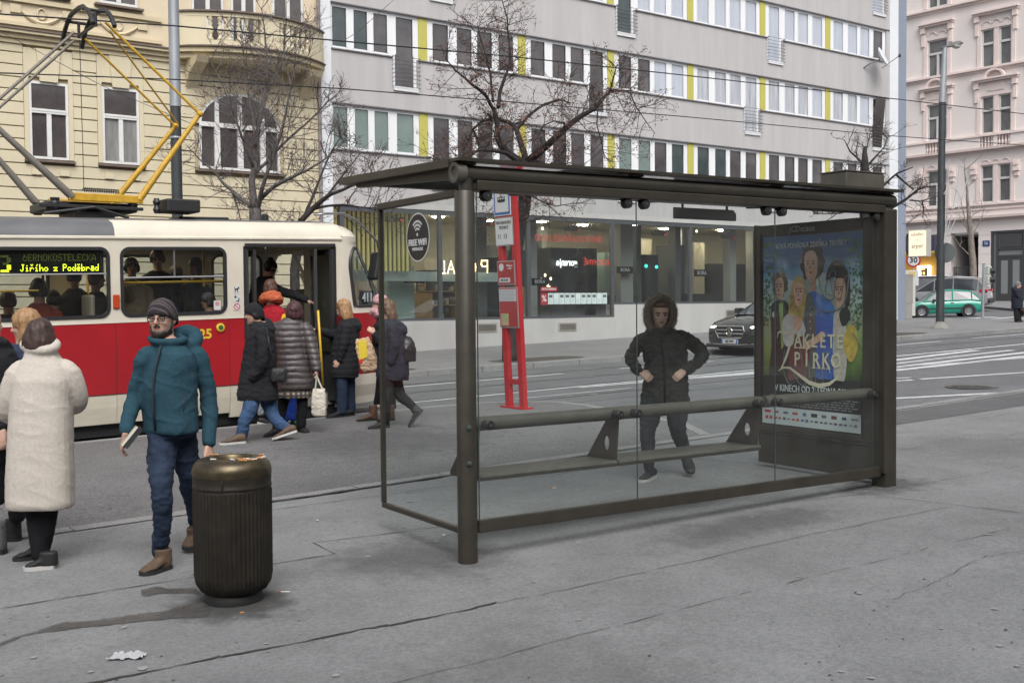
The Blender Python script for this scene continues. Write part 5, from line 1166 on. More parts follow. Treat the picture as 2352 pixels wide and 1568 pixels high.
# poster: a generic painted fairy-tale scene
Fp = F + .024; pb0, pb1, pz0, pz1 = .235, 1.345, .49, 2.165
PW, PH = pb1 - pb0, pz1 - pz0
def pt(x, y, k=0): return sp(Fp - .0012 * k, pb1 - x * PW, pz0 + y * PH)    # x from the left, y up, k = layer
pm_ = bpy.data.materials.new('poster_print'); pm_.use_nodes = True
n = pm_.node_tree.nodes; l = pm_.node_tree.links; b = n['Principled BSDF']; b.inputs['Roughness'].default_value = .35
tc = n.new('ShaderNodeTexCoord'); sx = n.new('ShaderNodeSeparateXYZ'); l.new(tc.outputs['Generated'], sx.inputs[0])
ns = n.new('ShaderNodeTexNoise'); ns.inputs['Scale'].default_value = 5; ns.inputs['Detail'].default_value = 5; l.new(tc.outputs['Generated'], ns.inputs['Vector'])
ad = n.new('ShaderNodeMath'); ad.operation = 'MULTIPLY_ADD'; ad.inputs[1].default_value = .22; l.new(ns.outputs['Fac'], ad.inputs[0]); l.new(sx.outputs['Z'], ad.inputs[2])
rp = n.new('ShaderNodeValToRGB'); l.new(ad.outputs[0], rp.inputs[0]); e = rp.color_ramp.elements
e[0].position = .0; e[0].color = (.012, .014, .014, 1); e[1].position = 1.08; e[1].color = (.03, .10, .30, 1)
for p_, c_ in ((.33, (.02, .024, .024)), (.42, (.14, .25, .05)), (.55, (.38, .55, .14)), (.70, (.50, .68, .50)), (.82, (.62, .78, .84)), (.93, (.22, .46, .74)), (1.0, (.06, .18, .46))):
    q = e.new(min(p_, 1)); q.color = (*c_, 1)
l.new(rp.outputs[0], b.inputs['Base Color'])
m = MB(); m.poly([pt(0, 0), pt(1, 0), pt(1, 1), pt(0, 1)]); m.add([sp(Fp + .004, pb1, pz0), sp(Fp + .004, pb0, pz0), sp(Fp + .004, pb0, pz1), sp(Fp + .004, pb1, pz1)], [(0, 1, 2, 3)]); poster = m.build('poster', pm_, o_case)
def pmt(name, c): return mat('print_' + name, tuple(min(.85, q * 1.45) for q in c), .4, var=.22, scale=22)
def shape(name, c, pts, k=1, smooth=True):
    if smooth:   # closed Catmull-Rom
        q = []; N = len(pts)
        for i in range(N):
            p0, p1, p2, p3 = pts[i - 1], pts[i], pts[(i + 1) % N], pts[(i + 2) % N]
            for s_ in range(4):
                t = s_ / 4; q.append(tuple(.5 * ((2 * p1[d]) + (-p0[d] + p2[d]) * t + (2 * p0[d] - 5 * p1[d] + 4 * p2[d] - p3[d]) * t * t + (-p0[d] + 3 * p1[d] - 3 * p2[d] + p3[d]) * t ** 3) for d in (0, 1)))
        pts = q
    m = MB(); m.poly([pt(x, y, k) for x, y in pts]); return m.build('printed_' + name, pmt(name, c), poster)
def disc(name, c, x, y, rx, ry, k=1, n_=14): return shape(name, c, [(x + rx * math.cos(6.283 * i / n_), y + ry * math.sin(6.283 * i / n_)) for i in range(n_)], k, False)
rp_ = random.Random(8)
def curls(name, c, x, y, rx, ry, k, n_, s):
    m = MB()
    for i in range(n_):
        a = rp_.uniform(0, 6.283); d = rp_.uniform(.6, 1.05); m.poly([pt(x + rx * d * math.cos(a) + s * math.cos(t), y + ry * d * math.sin(a) + s * .7 * math.sin(t), k) for t in [6.283 * j / 8 for j in range(8)]])
    m.build('printed_' + name, pmt(name, c), poster)
# foliage at the margins and clouds
m = MB()
for i in range(240):
    side = rp_.random() < .45; x = abs(rp_.gauss(0, .07)) if side else 1 - abs(rp_.gauss(0, .08)); x = min(max(x, .01), .99); y = rp_.uniform(.5, .97); s = rp_.uniform(.006, .016)
    m.poly([pt(min(max(x + s * math.cos(t), 0), 1), y + s * .7 * math.sin(t), 1) for t in [6.283 * j / 6 for j in range(6)]])
m.build('printed_foliage', pmt('foliage', (.06, .16, .07)), poster)
for x, y, rx, ry in ((.58, .77, .10, .035), (.80, .76, .07, .03), (.24, .74, .13, .03), (.14, .62, .07, .05)): disc('cloud', (.50, .60, .64), x, y, rx, ry, 1)
SKIN = (.58, .36, .27)
# person in a dark cloak
curls('grey_hair', (.24, .20, .13), .18, .745, .075, .075, 2, 46, .022); shape('cloak', (.020, .024, .024), [(.085, .60), (.12, .655), (.25, .655), (.285, .58), (.30, .45), (.31, .22), (.075, .22), (.09, .42)], 3); shape('face', SKIN, [(.135, .745), (.15, .775), (.20, .78), (.225, .75), (.22, .70), (.19, .665), (.155, .68)], 4); shape('shirt', (.30, .48, .14), [(.17, .645), (.215, .645), (.225, .42), (.20, .40)], 4, False); disc('brooch', (.6, .6, .6), .115, .585, .018, .016, 4)
# tall person in a blue coat
curls('dark_hair', (.060, .034, .026), .515, .855, .105, .085, 2, 90, .024); shape('blue_coat', (.035, .13, .50), [(.46, .66), (.53, .705), (.60, .69), (.70, .655), (.755, .59), (.76, .50), (.73, .38), (.70, .22), (.46, .22), (.44, .45)], 5); shape('shoulder_cape', (.06, .20, .60), [(.57, .69), (.68, .665), (.755, .60), (.75, .56), (.66, .60), (.58, .63)], 6); shape('waistcoat', (.10, .13, .14), [(.455, .65), (.52, .68), (.56, .55), (.55, .22), (.45, .22)], 6)
shape('face', SKIN, [(.445, .88), (.47, .91), (.545, .91), (.575, .86), (.565, .79), (.525, .75), (.475, .765), (.45, .81)], 7); shape('neck', (.46, .27, .20), [(.485, .765), (.55, .775), (.56, .71), (.50, .70)], 6, False)
for q in range(5): disc('button', (.42, .38, .25), .50 + .006 * (q % 2), .62 - q * .035, .008, .006, 7, 8)
# blonde person in a white blouse
shape('blond_hair', (.52, .36, .11), [(.29, .64), (.31, .73), (.37, .785), (.44, .765), (.465, .69), (.44, .60), (.42, .48), (.36, .36), (.30, .45), (.245, .50), (.27, .58)], 8); curls('blond_curl', (.40, .26, .07), .33, .56, .075, .13, 9, 26, .016); shape('bodice', (.16, .035, .04), [(.30, .47), (.43, .49), (.50, .40), (.48, .22), (.27, .22)], 9, False); shape('blouse', (.66, .67, .70), [(.215, .55), (.28, .59), (.34, .575), (.42, .56), (.46, .50), (.40, .47), (.35, .49), (.33, .43), (.25, .42), (.215, .48)], 10); shape('neckline', SKIN, [(.33, .57), (.42, .57), (.41, .515), (.36, .50)], 11); shape('face', SKIN, [(.335, .72), (.36, .755), (.42, .745), (.44, .70), (.425, .655), (.39, .625), (.355, .645)], 11); shape('arm', SKIN, [(.45, .435), (.56, .475), (.62, .50), (.655, .49), (.645, .465), (.56, .435), (.47, .405)], 11)
# person in a black plumed hat holding a fan
shape('black_hat', (.014, .014, .016), [(.66, .76), (.69, .83), (.76, .86), (.83, .835), (.885, .77), (.89, .66), (.85, .61), (.83, .72), (.74, .775)], 7); shape('face', (.50, .31, .23), [(.745, .76), (.83, .765), (.85, .70), (.82, .64), (.785, .61), (.755, .65), (.745, .71)], 8); shape('white_sleeve', (.52, .49, .44), [(.735, .58), (.80, .60), (.85, .53), (.865, .42), (.84, .26), (.74, .26)], 7); shape('glove', (.02, .02, .022), [(.79, .59), (.84, .625), (.895, .60), (.88, .555), (.82, .53)], 9); shape('fan', (.56, .41, .08), [(.875, .36), (.83, .44), (.86, .51), (.91, .54), (.955, .50), (.965, .43), (.925, .36)], 8)
for x, y, s in ((.18, .722, 1), (.388, .695, 1), (.51, .835, 1.25), (.79, .70, .9)):
    m = MB()
    for dx in (-.022, .022): m.poly([pt(x + dx * s + .012 * math.cos(t), y + .012 + .0045 * math.sin(t), 12) for t in [6.283 * j / 8 for j in range(8)]]); m.poly([pt(x + dx * s + q, y + w_, 12) for q, w_ in ((-.016, .022), (.016, .024), (.016, .028), (-.016, .027))])
    m.poly([pt(x - .003, y + .005, 12), pt(x + .007, y - .010, 12), pt(x - .006, y - .012, 12)]); m.build('printed_eyes', pmt('eyes', (.06, .035, .03)), poster)
    m = MB(); m.poly([pt(x + .017 * math.cos(t), y - .032 + .005 * math.sin(t), 12) for t in [6.283 * j / 8 for j in range(8)]]); m.build('printed_mouth', pmt('mouth', (.36, .09, .08)), poster)
# dark foot of the picture, title and credits
m = MB(); fo = [(0, 0)] + [(1, 0)] + [(1 - k / 20, .255 + .05 * noise.noise(V((k * .4, 2, 1)))) for k in range(21)]; m.poly([pt(x, y, 12) for x, y in fo]); m.build('printed_foot', pmt('foot', (.014, .016, .017)), poster)
M_title = mat('print_title', (.80, .78, .58), .4); M_pw = mat('print_white', (.62, .68, .68), .4)
PXd, PZd = -SY, V((0, 0, 1))
text('NOVÁ POHÁDKA ZDEŇKA TROŠKY', .066, M_pw, poster, pt(.50, .945, 14), PXd, PZd, wide=.76, bold=.001)
def serif(body, x, y, h, adv, k=14):
    """title capitals with bracketed feet"""
    for i, ch in enumerate(body): text(ch, h, M_title, poster, pt(x + i * adv, y, k), PXd, PZd, wide=.80, bold=.0015)
    m = MB()
    for i, ch in enumerate(body):
        for sx2 in ((-.5, .5) if ch in 'AKR' else ()): 
            c0 = x + i * adv + sx2 * adv * .52; y0 = y - h * .36 / PH; m.poly([pt(c0 - .022, y0 - .003, k), pt(c0 + .022, y0 - .003, k), pt(c0 + .012, y0 + .005, k), pt(c0 - .012, y0 + .005, k)])
    m.build('printed_serifs', M_title, poster)
serif('AKLETÉ', .385, .448, .165, .083); serif('PÍRKO', .375, .350, .175, .097)
m = MB()   # large initial with its swash
def stroke(P, W, k=14):
    rs = []
    for i, (x, y) in enumerate(P):
        x2, y2 = P[min(i + 1, len(P) - 1)]; x1, y1 = P[max(i - 1, 0)]; dx, dy = (x2 - x1) * PW, (y2 - y1) * PH; L = math.hypot(dx, dy) or 1; w_ = W[i] / 2
        rs.append([pt(x - dy / L * w_ / PW, y + dx / L * w_ / PH, k), pt(x + dy / L * w_ / PW, y - dx / L * w_ / PH, k)])
    m.loft(rs, 0, False, False)
stroke([(.165, .46), (.175, .49), (.20, .495), (.27, .485), (.335, .498)], [.004, .014, .020, .024, .010]); stroke([(.335, .498), (.31, .44), (.26, .36), (.20, .29)], [.010, .026, .026, .012])
stroke([(.175, .285), (.23, .305), (.30, .305), (.40, .27), (.50, .235), (.60, .222), (.70, .235), (.77, .265), (.815, .315)], [.004, .016, .018, .026, .036, .040, .030, .018, .004], 15); stroke([(.66, .36), (.70, .315), (.705, .29)], [.010, .014, .004])
m.build('printed_title_swash', M_title, poster)
text('V KINECH OD 2. LEDNA 2020', .085, M_pw, poster, pt(.52, .195, 14), PXd, PZd, wide=.76, bold=.001)
M_cred = mat('print_credit', (.20, .21, .21), .4)
for q in range(5):
    m = MB(); x = .08 + .05 * rp_.random()
    while x < .92: w_ = rp_.uniform(.02, .07); m.poly([pt(x, .152 - q * .012, 14), pt(x + w_, .152 - q * .012, 14), pt(x + w_, .158 - q * .012, 14), pt(x, .158 - q * .012, 14)]); x += w_ + .012
    m.build('printed_credit', M_cred, poster)
m = MB(); m.poly([pt(0, 0, 13), pt(1, 0, 13), pt(1, .092, 13), pt(0, .092, 13)]); strip = m.build('poster_logo_strip', mat('print_strip', (.58, .66, .68), .4), poster)
lg = [(.55, .03, .05), (.45, .05, .06), (.12, .14, .18), (.50, .12, .10), (.10, .18, .35), (.03, .03, .035), (.15, .15, .18), (.16, .05, .06), (.05, .10, .20), (.25, .25, .28)]
for i, c_ in enumerate(lg):
    m = MB(); x = .06 + i * .098; sxs = rp_.uniform(.018, .034); h_ = rp_.uniform(.005, .010); m.poly([pt(x - sxs, .066 - h_, 14), pt(x + sxs, .066 - h_, 14), pt(x + sxs, .066 + h_, 14), pt(x - sxs, .066 + h_, 14)])
    for q in range(2): x2 = .05 + i * .095 + q * .045; h_ = rp_.uniform(.003, .009); m.poly([pt(x2 - .016, .034 - h_, 14), pt(x2 + .016, .034 - h_, 14), pt(x2 + .016, .034 + h_, 14), pt(x2 - .012, .034 + h_, 14)])
    m.build('printed_logo', mat('print_logo_%d' % i, c_, .5), strip)
text('JCDecaux', .085, mat('case_letter', (.42, .43, .43), .4), o_case, sp(F + .014, .80, 2.215), PXd, PZd, wide=.9) if False else None
m = MB(); m.poly([sp(F + .012, b1 - .06, z1 - .075), sp(F + .012, b0 + .115, z1 - .075), sp(F + .012, b0 + .115, z0 + .055), sp(F + .012, b1 - .06, z0 + .055)]); case_glass = m.build('case_glass', glass('case_glass_m', (.95, .96, .96), .02, (.3, .31, .31), .02, .6), o_case)
m = MB(); sbox(m, F - .003, F, .23, 1.33, 2.18, 2.26, .001); hd = m.build('case_header', M_br, o_case); text('JCDecaux', .075, mat('case_letter', (.42, .43, .43), .4), hd, sp(F - .006, .86, 2.215), PXd, PZd, wide=.95)
# scribbled graffiti on the case glass
m = MB(); rgf = random.Random(5)
def scrib(P, r=.0045):
    Q = []
    for i in range(len(P) - 1):
        p0, p1, p2, p3 = P[max(i - 1, 0)], P[i], P[i + 1], P[min(i + 2, len(P) - 1)]
        for s_ in range(6):
            t = s_ / 6; Q.append(tuple(.5 * ((2 * p1[d]) + (-p0[d] + p2[d]) * t + (2 * p0[d] - 5 * p1[d] + 4 * p2[d] - p3[d]) * t * t + (-p0[d] + 3 * p1[d] - 3 * p2[d] + p3[d]) * t ** 3) for d in (0, 1)))
    Q.append(P[-1]); m.tube([sp(F + .010, pb1 - x * PW, pz0 + y * PH) for x, y in Q], r, 5)
scrib([(.58, .82), (.62, .70), (.70, .66), (.74, .68), (.66, .70), (.70, .79), (.76, .80), (.74, .68)]); scrib([(.70, .80), (.73, .70), (.80, .66), (.84, .76), (.88, .78), (.86, .68), (.80, .62), (.66, .60), (.48, .64)]); scrib([(.90, .62), (.98, .72), (1.02, .66), (.94, .60), (.92, .54), (1.0, .58)]); scrib([(.98, .62), (1.04, .64), (1.08, .63)]); scrib([(.92, .50), (1.0, .44), (1.06, .40)])
scrib([(.24, .40), (.23, .30), (.30, .22), (.42, .30), (.40, .40), (.34, .28), (.45, .22), (.47, .38), (.52, .24), (.55, .40), (.60, .30), (.66, .40), (.70, .33)], .004); scrib([(.45, .33), (.47, .15)], .003); scrib([(.55, .35), (.57, .12)], .003); scrib([(.63, .32), (.64, .20)], .003)
m.build('graffiti', mat('graffiti_grey', (.20, .205, .20), .6), case_glass)
# name board hung under the far edge of the roof, seen from behind
pL = on_plane(1551, 489, sp(0, 1.52, 0), SY); pR = on_plane(1691, 495, sp(0, 1.52, 0), SY); aL = (pL - SO).dot(SX); aR = (pR - SO).dot(SX); zm = pL.z - SO.z
m = MB(); m.prism([sp(aL, 1.52, zm - .048), sp(aR, 1.52, zm - .048), sp(aR, 1.52, zm + .015), sp(aR - .035, 1.52, zm + .05), sp(aL, 1.52, zm + .05)], SY * .03); o = m.build('name_board', mat('board_back', (.115, .108, .10), .6), sh)
m = MB()
for a in (aL + .1, aR - .1): sbox(m, a - .008, a + .008, 1.53, 1.545, zm + .05, rz(1.53) - .05, .001)
m.build('hanger', M_br, o)
# ================================================================= red stop sign
M_red = mat('stop_red', (0.42, 0.016, 0.024), 0.4, var=.08, scale=5)
M_swhite = mat('sign_white', (0.60, 0.61, 0.63), .45); M_sblue = mat('sign_blue', (0.03, 0.13, 0.42), .4); M_sblk = mat('sign_black', (.02, .02, .022), .5); M_sgrey = mat('sign_grey', (.30, .30, .31), .5)
xs_ = 9.27; pa = at_x(1163, 934, xs_); pb2 = at_x(1210, 938, xs_); yl, yr = pa.y, pb2.y; SWd = yl - yr
kx = (at_x(1176, 445, xs_).y - at_x(1199, 925, xs_).y) / (at_x(1176, 445, xs_).z - at_x(1199, 925, xs_).z)
zg = gz(xs_)
def st(w_, z, o=0.0): return V((xs_ - o, yl - SWd * w_ + kx * z, zg + z))
ss = empty('stop_sign', V((xs_, (yl + yr) / 2, zg)), 'leaning red tram stop sign frame with timetable panels at the platform edge', 'stop sign')
def spanel(mb, w0, w1, z0, z1, o0, o1, mi=0): mb.loft([[st(w0, z0, o0), st(w1, z0, o0), st(w1, z1, o0), st(w0, z1, o0)], [st(w0, z0, o1), st(w1, z0, o1), st(w1, z1, o1), st(w0, z1, o1)]], mi)
for w0, w1 in ((.06, .27), (.75, .96)):
    m = MB(); spanel(m, w0, w1, 0, 3.15, -.035, .035); m.build('post', M_red, ss)
m = MB(); spanel(m, .30, .72, .33, .40, -.02, .02); m.build('crossbar', M_red, ss); m = MB(); spanel(m, -.06, 1.08, -.01, .02, -.09, .09); m.build('base_plate', M_red, ss)
def zat(v, u=1150): return at_x(u, v, xs_).z - zg
def board(v0, v1, w0, w1, mt, name, fr=M_sgrey, o=.045):
    z0, z1 = zat(v1), zat(v0); m = MB(); spanel(m, w0, w1, z0, z1, .036, o); b = m.build(name, fr, ss); m = MB(); spanel(m, w0 + .03, w1 - .03, z0 + .015, z1 - .015, o, o + .003); m.build('face', mt, b); return b, z0, z1
m = MB(); spanel(m, .04, .98, zat(566), zat(425), -.02, .0352); m.build('back_panel', M_red, ss)
b, z0, z1 = board(420, 497, -.03, .80, M_sblue, 'blue_sign', M_swhite)
m = MB(); spanel(m, .06, .71, z0 + .05, z1 - .05, .049, .051); m.build('white_field', M_swhite, b)
zt = zat(459); c = .385; m = MB()
spanel(m, c - .19, c + .19, zt - .03, zt + .03, .052, .054); spanel(m, c - .17, c + .17, zt - .045, zt - .03, .052, .054); spanel(m, c - .03, c + .03, zt + .03, zt + .045, .052, .054); m.build('tram_mark', M_sblk, b)
m = MB()
for q in (-.15, -.06, .03, .12): spanel(m, c + q, c + q + .05, zt - .005, zt + .018, .055, .056)
m.build('mark_window', M_swhite, b); m = MB(); m.tube([st(c - .06, zt + .045, .053), st(c, zt + .085, .053), st(c + .06, zt + .07, .053)], .005, 4); m.build('mark_bow', M_sblk, b)
b, z0, z1 = board(501, 566, -.01, .86, M_swhite, 'name_panel')
SXv = V((0, -1, 0)); SZv = V((0, kx * .6, 1)).normalized()
text('VINOHRADSKÁ', .062, M_sblk, b, st(.425, z1 - .075, .05), SXv, SZv, wide=.86); text('TRŽNICE', .062, M_sblk, b, st(.425, z1 - .145, .05), SXv, SZv, wide=.9); text('11  13', .095, M_sblk, b, st(.34, z1 - .27, .05), SXv, SZv, wide=.95)
b, z0, z1 = board(600, 655, .0, .86, mat('notice_red', (.34, .035, .04), .5, var=.25, scale=14), 'notice_panel')
m = MB(); m.lathe([(0, 0), (.055, 0), (.055, .002), (0, .002)], st(.22, z1 - .09, .049), 16, ax=(-1, 0, 0)); spanel(m, .10, .62, z0 + .035, z0 + .10, .049, .051); m.build('notice_field', M_swhite, b)
text('800 223 020', .045, M_sblk, b, st(.36, z0 + .068, .053), SXv, SZv, wide=.75); text('Přidejte se\nk nám!', .040, M_swhite, b, st(.62, z1 - .09, .05), SXv, SZv, wide=.85)
b, z0, z1 = board(660, 752, .02, .93, mat('timetable_red', (.36, .055, .06), .35), 'timetable_case')
m = MB(); spanel(m, .06, .88, z1 - .20, z1 - .03, .049, .051); s2 = m.build('timetable', mat('timetable_paper', (.52, .53, .57), .6), b)
m = MB()
for q in range(8): spanel(m, .10, .82, z1 - .19 + q * .019, z1 - .183 + q * .019, .051, .052)
m.build('timetable_rows', mat('faint_print', (.36, .37, .40), .6), s2)
m = MB(); spanel(m, .10, .46, z0 + .03, z0 + .20, .049, .051); s2 = m.build('sticker', mat('sticker_buff', (.45, .33, .22), .6), b); m = MB(); spanel(m, .26, .44, z0 + .10, z0 + .19, .051, .052); m.build('sticker_patch', mat('sticker_green', (.30, .42, .18), .6), s2)

# ================================================================= litter bin with cigarette ends
M_bin = mat('bin_bronze', (0.026, 0.022, 0.017), 0.5, 0.35, var=.35, scale=9, bump=.06, bscale=60)
M_lid = mat('lid_bronze', (0.15, 0.115, 0.065), 0.36, 0.8, col2=(0.065, 0.055, 0.042), scale=8, bump=.08, bscale=14)
bc = gnd(538, 1377); BS = .945
bn = empty('litter_bin', bc, 'round ribbed bronze litter bin with a brass lid on the pavement', 'litter bin')
def bsc(m):
    m.v = [tuple(bc + (V(p) - bc) * BS) for p in m.v]; return m
m = MB(); N = 168; rings = []
for r, z, rib in ((.160, .055, 0), (.190, .075, .3), (.212, .115, .8), (.220, .165, 1), (.222, .645, 1), (.221, .66, .3), (.219, .665, 0)):
    rings.append([bc + V(((r + rib * (.0045 if k % 3 == 0 else -.003)) * math.cos(6.28319 * k / N), (r + rib * (.0045 if k % 3 == 0 else -.003)) * math.sin(6.28319 * k / N), z)) for k in range(N)])
m.loft(rings); bsc(m).build('bin_body', M_bin, bn, smooth=50)
m = MB(); m.lathe([(.165, -.01), (.168, .02), (.160, .06), (.15, .07)], bc, 40); bsc(m).build('bin_foot', M_rub, bn, smooth=50)
m = MB(); m.lathe([(.216, .662), (.226, .672), (.226, .684), (.222, .69), (.225, .72), (.224, .735)], bc, 64, cap=False); a = math.atan2(-bc.y, -bc.x) - .25
m.bbox(-.006, .006, -.008, .004, .672, .735, .002, 0, Matrix.Translation(bc) @ Matrix.Rotation(a, 4, 'Z') @ Matrix.Translation((.226, 0, 0)) @ Matrix.Rotation(R(90), 4, 'Z')); bsc(m).build('bin_collar', M_bin, bn, smooth=50)
m = MB(); m.lathe([(.222, .735), (.227, .745), (.226, .775), (.216, .805), (.195, .828), (.165, .838), (.135, .838), (.128, .842), (.120, .842), (.114, .834), (.108, .80), (.10, .77)], bc, 64, cap=False); bsc(m).build('bin_lid', M_lid, bn, smooth=60)
m = MB(); m.lathe([(0, .75), (.11, .75)], bc, 32); bsc(m).build('bin_liner', M_rub, bn)
M_cigw = mat('cigarette_paper', (.66, .65, .62), .8); M_cigo = mat('cigarette_filter', (.50, .22, .06), .8)
def butt(p, ang, L=.034, filt=.5, label='cigarette end lying on the brass lid of the litter bin', group='cigarette ends on the bin lid', tilt=0):
    d = V((math.cos(ang) * math.cos(tilt), math.sin(ang) * math.cos(tilt), math.sin(tilt))); m = MB(); m.tube([p - d * L / 2, p - d * L / 2 + d * L * filt], .0042, 8, 1); m.tube([p - d * L / 2 + d * L * filt, p + d * L / 2], .0038, 8, 0)
    return tag(m.build('cigarette_butt', [M_cigw, M_cigo]), label, 'cigarette butt', group)
Rb = random.Random(6)
for k, (u, v, f) in enumerate(((492, 1042, .9), (508, 1050, 0.05), (533, 1052, .1), (546, 1050, .9), (557, 1054, .95), (566, 1051, .5), (583, 1051, .1), (591, 1055, .95), (604, 1048, .9), (610, 1040, .9), (620, 1046, .5), (624, 1049, .6))):
    p = on_plane(u, v, bc + V((0, 0, .8465 * BS)), V((0, 0, 1))); q = p - bc; q.z = 0
    r = q.length; rr = min(max(r, .128), .168); p = bc + q * (rr / r) + V((0, 0, .8425 * BS if rr < .157 else .8395 * BS)); butt(p, -.6 + Rb.uniform(-.7, .7), Rb.uniform(.026, .046), f)
butt(gnd(655, 1360) + V((0, 0, .005)), -.62, .055, .12, 'white cigarette end on the pavement right of the litter bin', None); butt(gnd(556, 1408) + V((0, 0, .005)), -.3, .022, .95, 'orange cigarette filter on the pavement in front of the litter bin', None)
butt(gnd(1270, 1121) + V((0, 0, .005)), -.5, .05, .4, 'cigarette end on the pavement inside the shelter', None)
# ---- crumpled paper tissue
bm = bmesh.new(); bmesh.ops.create_grid(bm, x_segments=22, y_segments=12, size=.5); c0 = gnd(291, 1510)
for v in bm.verts:
    q = noise.noise_vector(V((v.co.x * 4, v.co.y * 4, 3))); k = 1 + .25 * noise.noise(V((v.co.x * 3, v.co.y * 3, 9)))
    h = .022 * abs(noise.noise(V((v.co.x * 7, v.co.y * 5, 1)))) + .012 * abs(noise.noise(V((v.co.x * 17, v.co.y * 15, 1)))) + .004
    v.co = V((v.co.x * .15 * k + q.x * .012, v.co.y * .085 * k + q.y * .012, h))
m = MB(); m.addbm(bm, 0, Matrix.Translation(c0) @ Matrix.Rotation(R(-36), 4, 'Z')); tag(m.build('paper_tissue', mat('tissue', (.42, .425, .44), .9), smooth=True), 'crumpled white paper tissue lying on the pavement', 'paper tissue')
def scrap(u, v, sx, sy, label):
    bm = bmesh.new(); bmesh.ops.create_grid(bm, x_segments=5, y_segments=4, size=.5)
    for q in bm.verts: q.co = V((q.co.x * sx, q.co.y * sy, .006 + .012 * abs(noise.noise(V((q.co.x * 5 + u, q.co.y * 5, v))))))
    m = MB(); m.addbm(bm, 0, Matrix.Translation(gnd(u, v)) @ Matrix.Rotation(u * .7, 4, 'Z')); tag(m.build('paper_scrap', mat('scrap', (.60, .61, .62), .9), smooth=True), label, 'paper scrap')
scrap(729, 1197, .045, .02, 'small white paper scrap on the pavement before the shelter end'); scrap(1020, 1230, .03, .02, 'tiny white paper scrap under the left end pane')
# ================================================================= poles and signs
M_dkgreen = mat('pole_dark', (0.045, 0.052, 0.056), 0.5, 0.2, var=.2, scale=3); M_zinc = mat('pole_zinc', (0.30, 0.32, 0.345), 0.5, 0.4, var=.08, scale=3)
p = V((0, 0, 0)); ppos = at_y(416, 640, 19.95); px_ = at_y(404, 300, 19.95).x; pbse = gp(px_, 19.95)
po = empty('catenary_mast', pbse, 'tall dark catenary mast with a pale upper tube behind the tram', 'mast')
zj = at_y(404, 243, 19.95).z; dd_ = depth(V((px_, 19.95, 4)))
m = MB(); m.tube([pbse, V((px_, 19.95, zj))], [.105, .095], 20); m.lathe([(.17, 0), (.17, .25), (.115, .3)], pbse, 20); m.build('mast_shaft', M_dkgreen, po, smooth=40)
m = MB(); m.tube([V((px_, 19.95, zj - .02)), V((px_, 19.95, zj + .04)), V((px_, 19.95, 13))], [.105, .100, .08], 20); m.build('mast_tube', M_zinc, po, smooth=40)
m = MB(); q = at_y(405, 425 / 1.0, 19.95); m.lathe([(.11, -.02), (.115, 0), (.11, .02)], V((px_, 19.95, at_y(404, 317, 19.95).z)), 20); m.build('mast_clamp', M_zinc, po)
# street lamp
lb = gnd(2159, 754); ld_ = depth(lb)
lo = empty('street_lamp', lb, 'tall dark street lamp with a grey upper mast at the far corner', 'street lamp')
zt1 = at_d(2160, 235, ld_).z; top = at_d(2170, 110, ld_); mid = at_d(2164, 236, ld_)
m = MB(); m.tube([lb, mid], [.135, .105], 20); m.build('lamp_shaft', M_dkgreen, lo, smooth=40); m = MB(); m.tube([mid, top], [.115, .075], 16); m.build('lamp_tube', M_zinc, lo, smooth=40)
m = MB(); m.lathe([(.32, 0), (.26, .08), (.17, .16), (.14, .22)], lb, 8); m.build('lamp_foot', mat('concrete', (.22, .215, .205), .9, var=.15, scale=6), lo)
hx = RT.copy(); hx.z = 0; hx.normalize(); hd_ = (hx + V((0, 0, .22))).normalized()
m = MB(); c = top + hd_ * .10
rings = []
for t, wy, h in ((-.22, .03, .03), (-.15, .07, .06), (.0, .09, .07), (.15, .14, .10), (.30, .16, .115), (.42, .13, .10), (.50, .05, .04)):
    ax2 = hd_.cross(V((0, 0, 1))).normalized(); up2 = ax2.cross(hd_)
    rings.append([c + hd_ * t + ax2 * (wy * math.cos(a)) + up2 * (h * (1 if math.sin(a) > 0 else .25) * math.sin(a)) for a in [6.283 * k / 14 for k in range(14)]])
m.loft(rings); m.build('lamp_head', mat('lamp_head_grey', (.09, .095, .10), .5), lo, smooth=50)
m = MB(); m.ell(c + hd_ * .28 - V((0, 0, .03)), .17, .13, .09, 14, 8); m.build('lamp_bowl', mat('lamp_bowl_m', (.50, .50, .46), .2), lo, smooth=True)
m = MB(); q = at_d(2174, 580, ld_ - .0) ; dn = (CAM - q).normalized(); dn.z = 0
m.lathe([(0, 0), (.33, 0), (.33, .012), (0, .012)], q + V((.10, .12, 0)), 28, ax=V((.9, .35, 0))); m.build('sign_back', mat('sign_back_grey', (.12, .135, .14), .6), lo)
# winter light ornament fixed to the lamp
orn = empty('light_ornament', at_d(2168, 505, ld_) - V((0, 0, .0)), 'pale wire winter light ornament fanning out from the street lamp', 'light ornament')
m = MB()
for (u, v) in ((2205, 375), (2180, 365), (2225, 400), (2178, 430), (2172, 440)): m.tube([at_d(2168, 560, ld_ - .1), at_d((2168 + u) / 2 + 2, (560 + v) / 2 + 15, ld_ - .15), at_d(u, v, ld_ - .2)], .014, 5)
m.tube([at_d(2185 + 18 * math.cos(a), 455 + 24 * math.sin(a), ld_ - .2) for a in [R(200 + 250 * k / 14) for k in range(15)]], .014, 5)
m.build('ornament_rods', mat('ornament_pale', (.42, .43, .42), .5), orn)
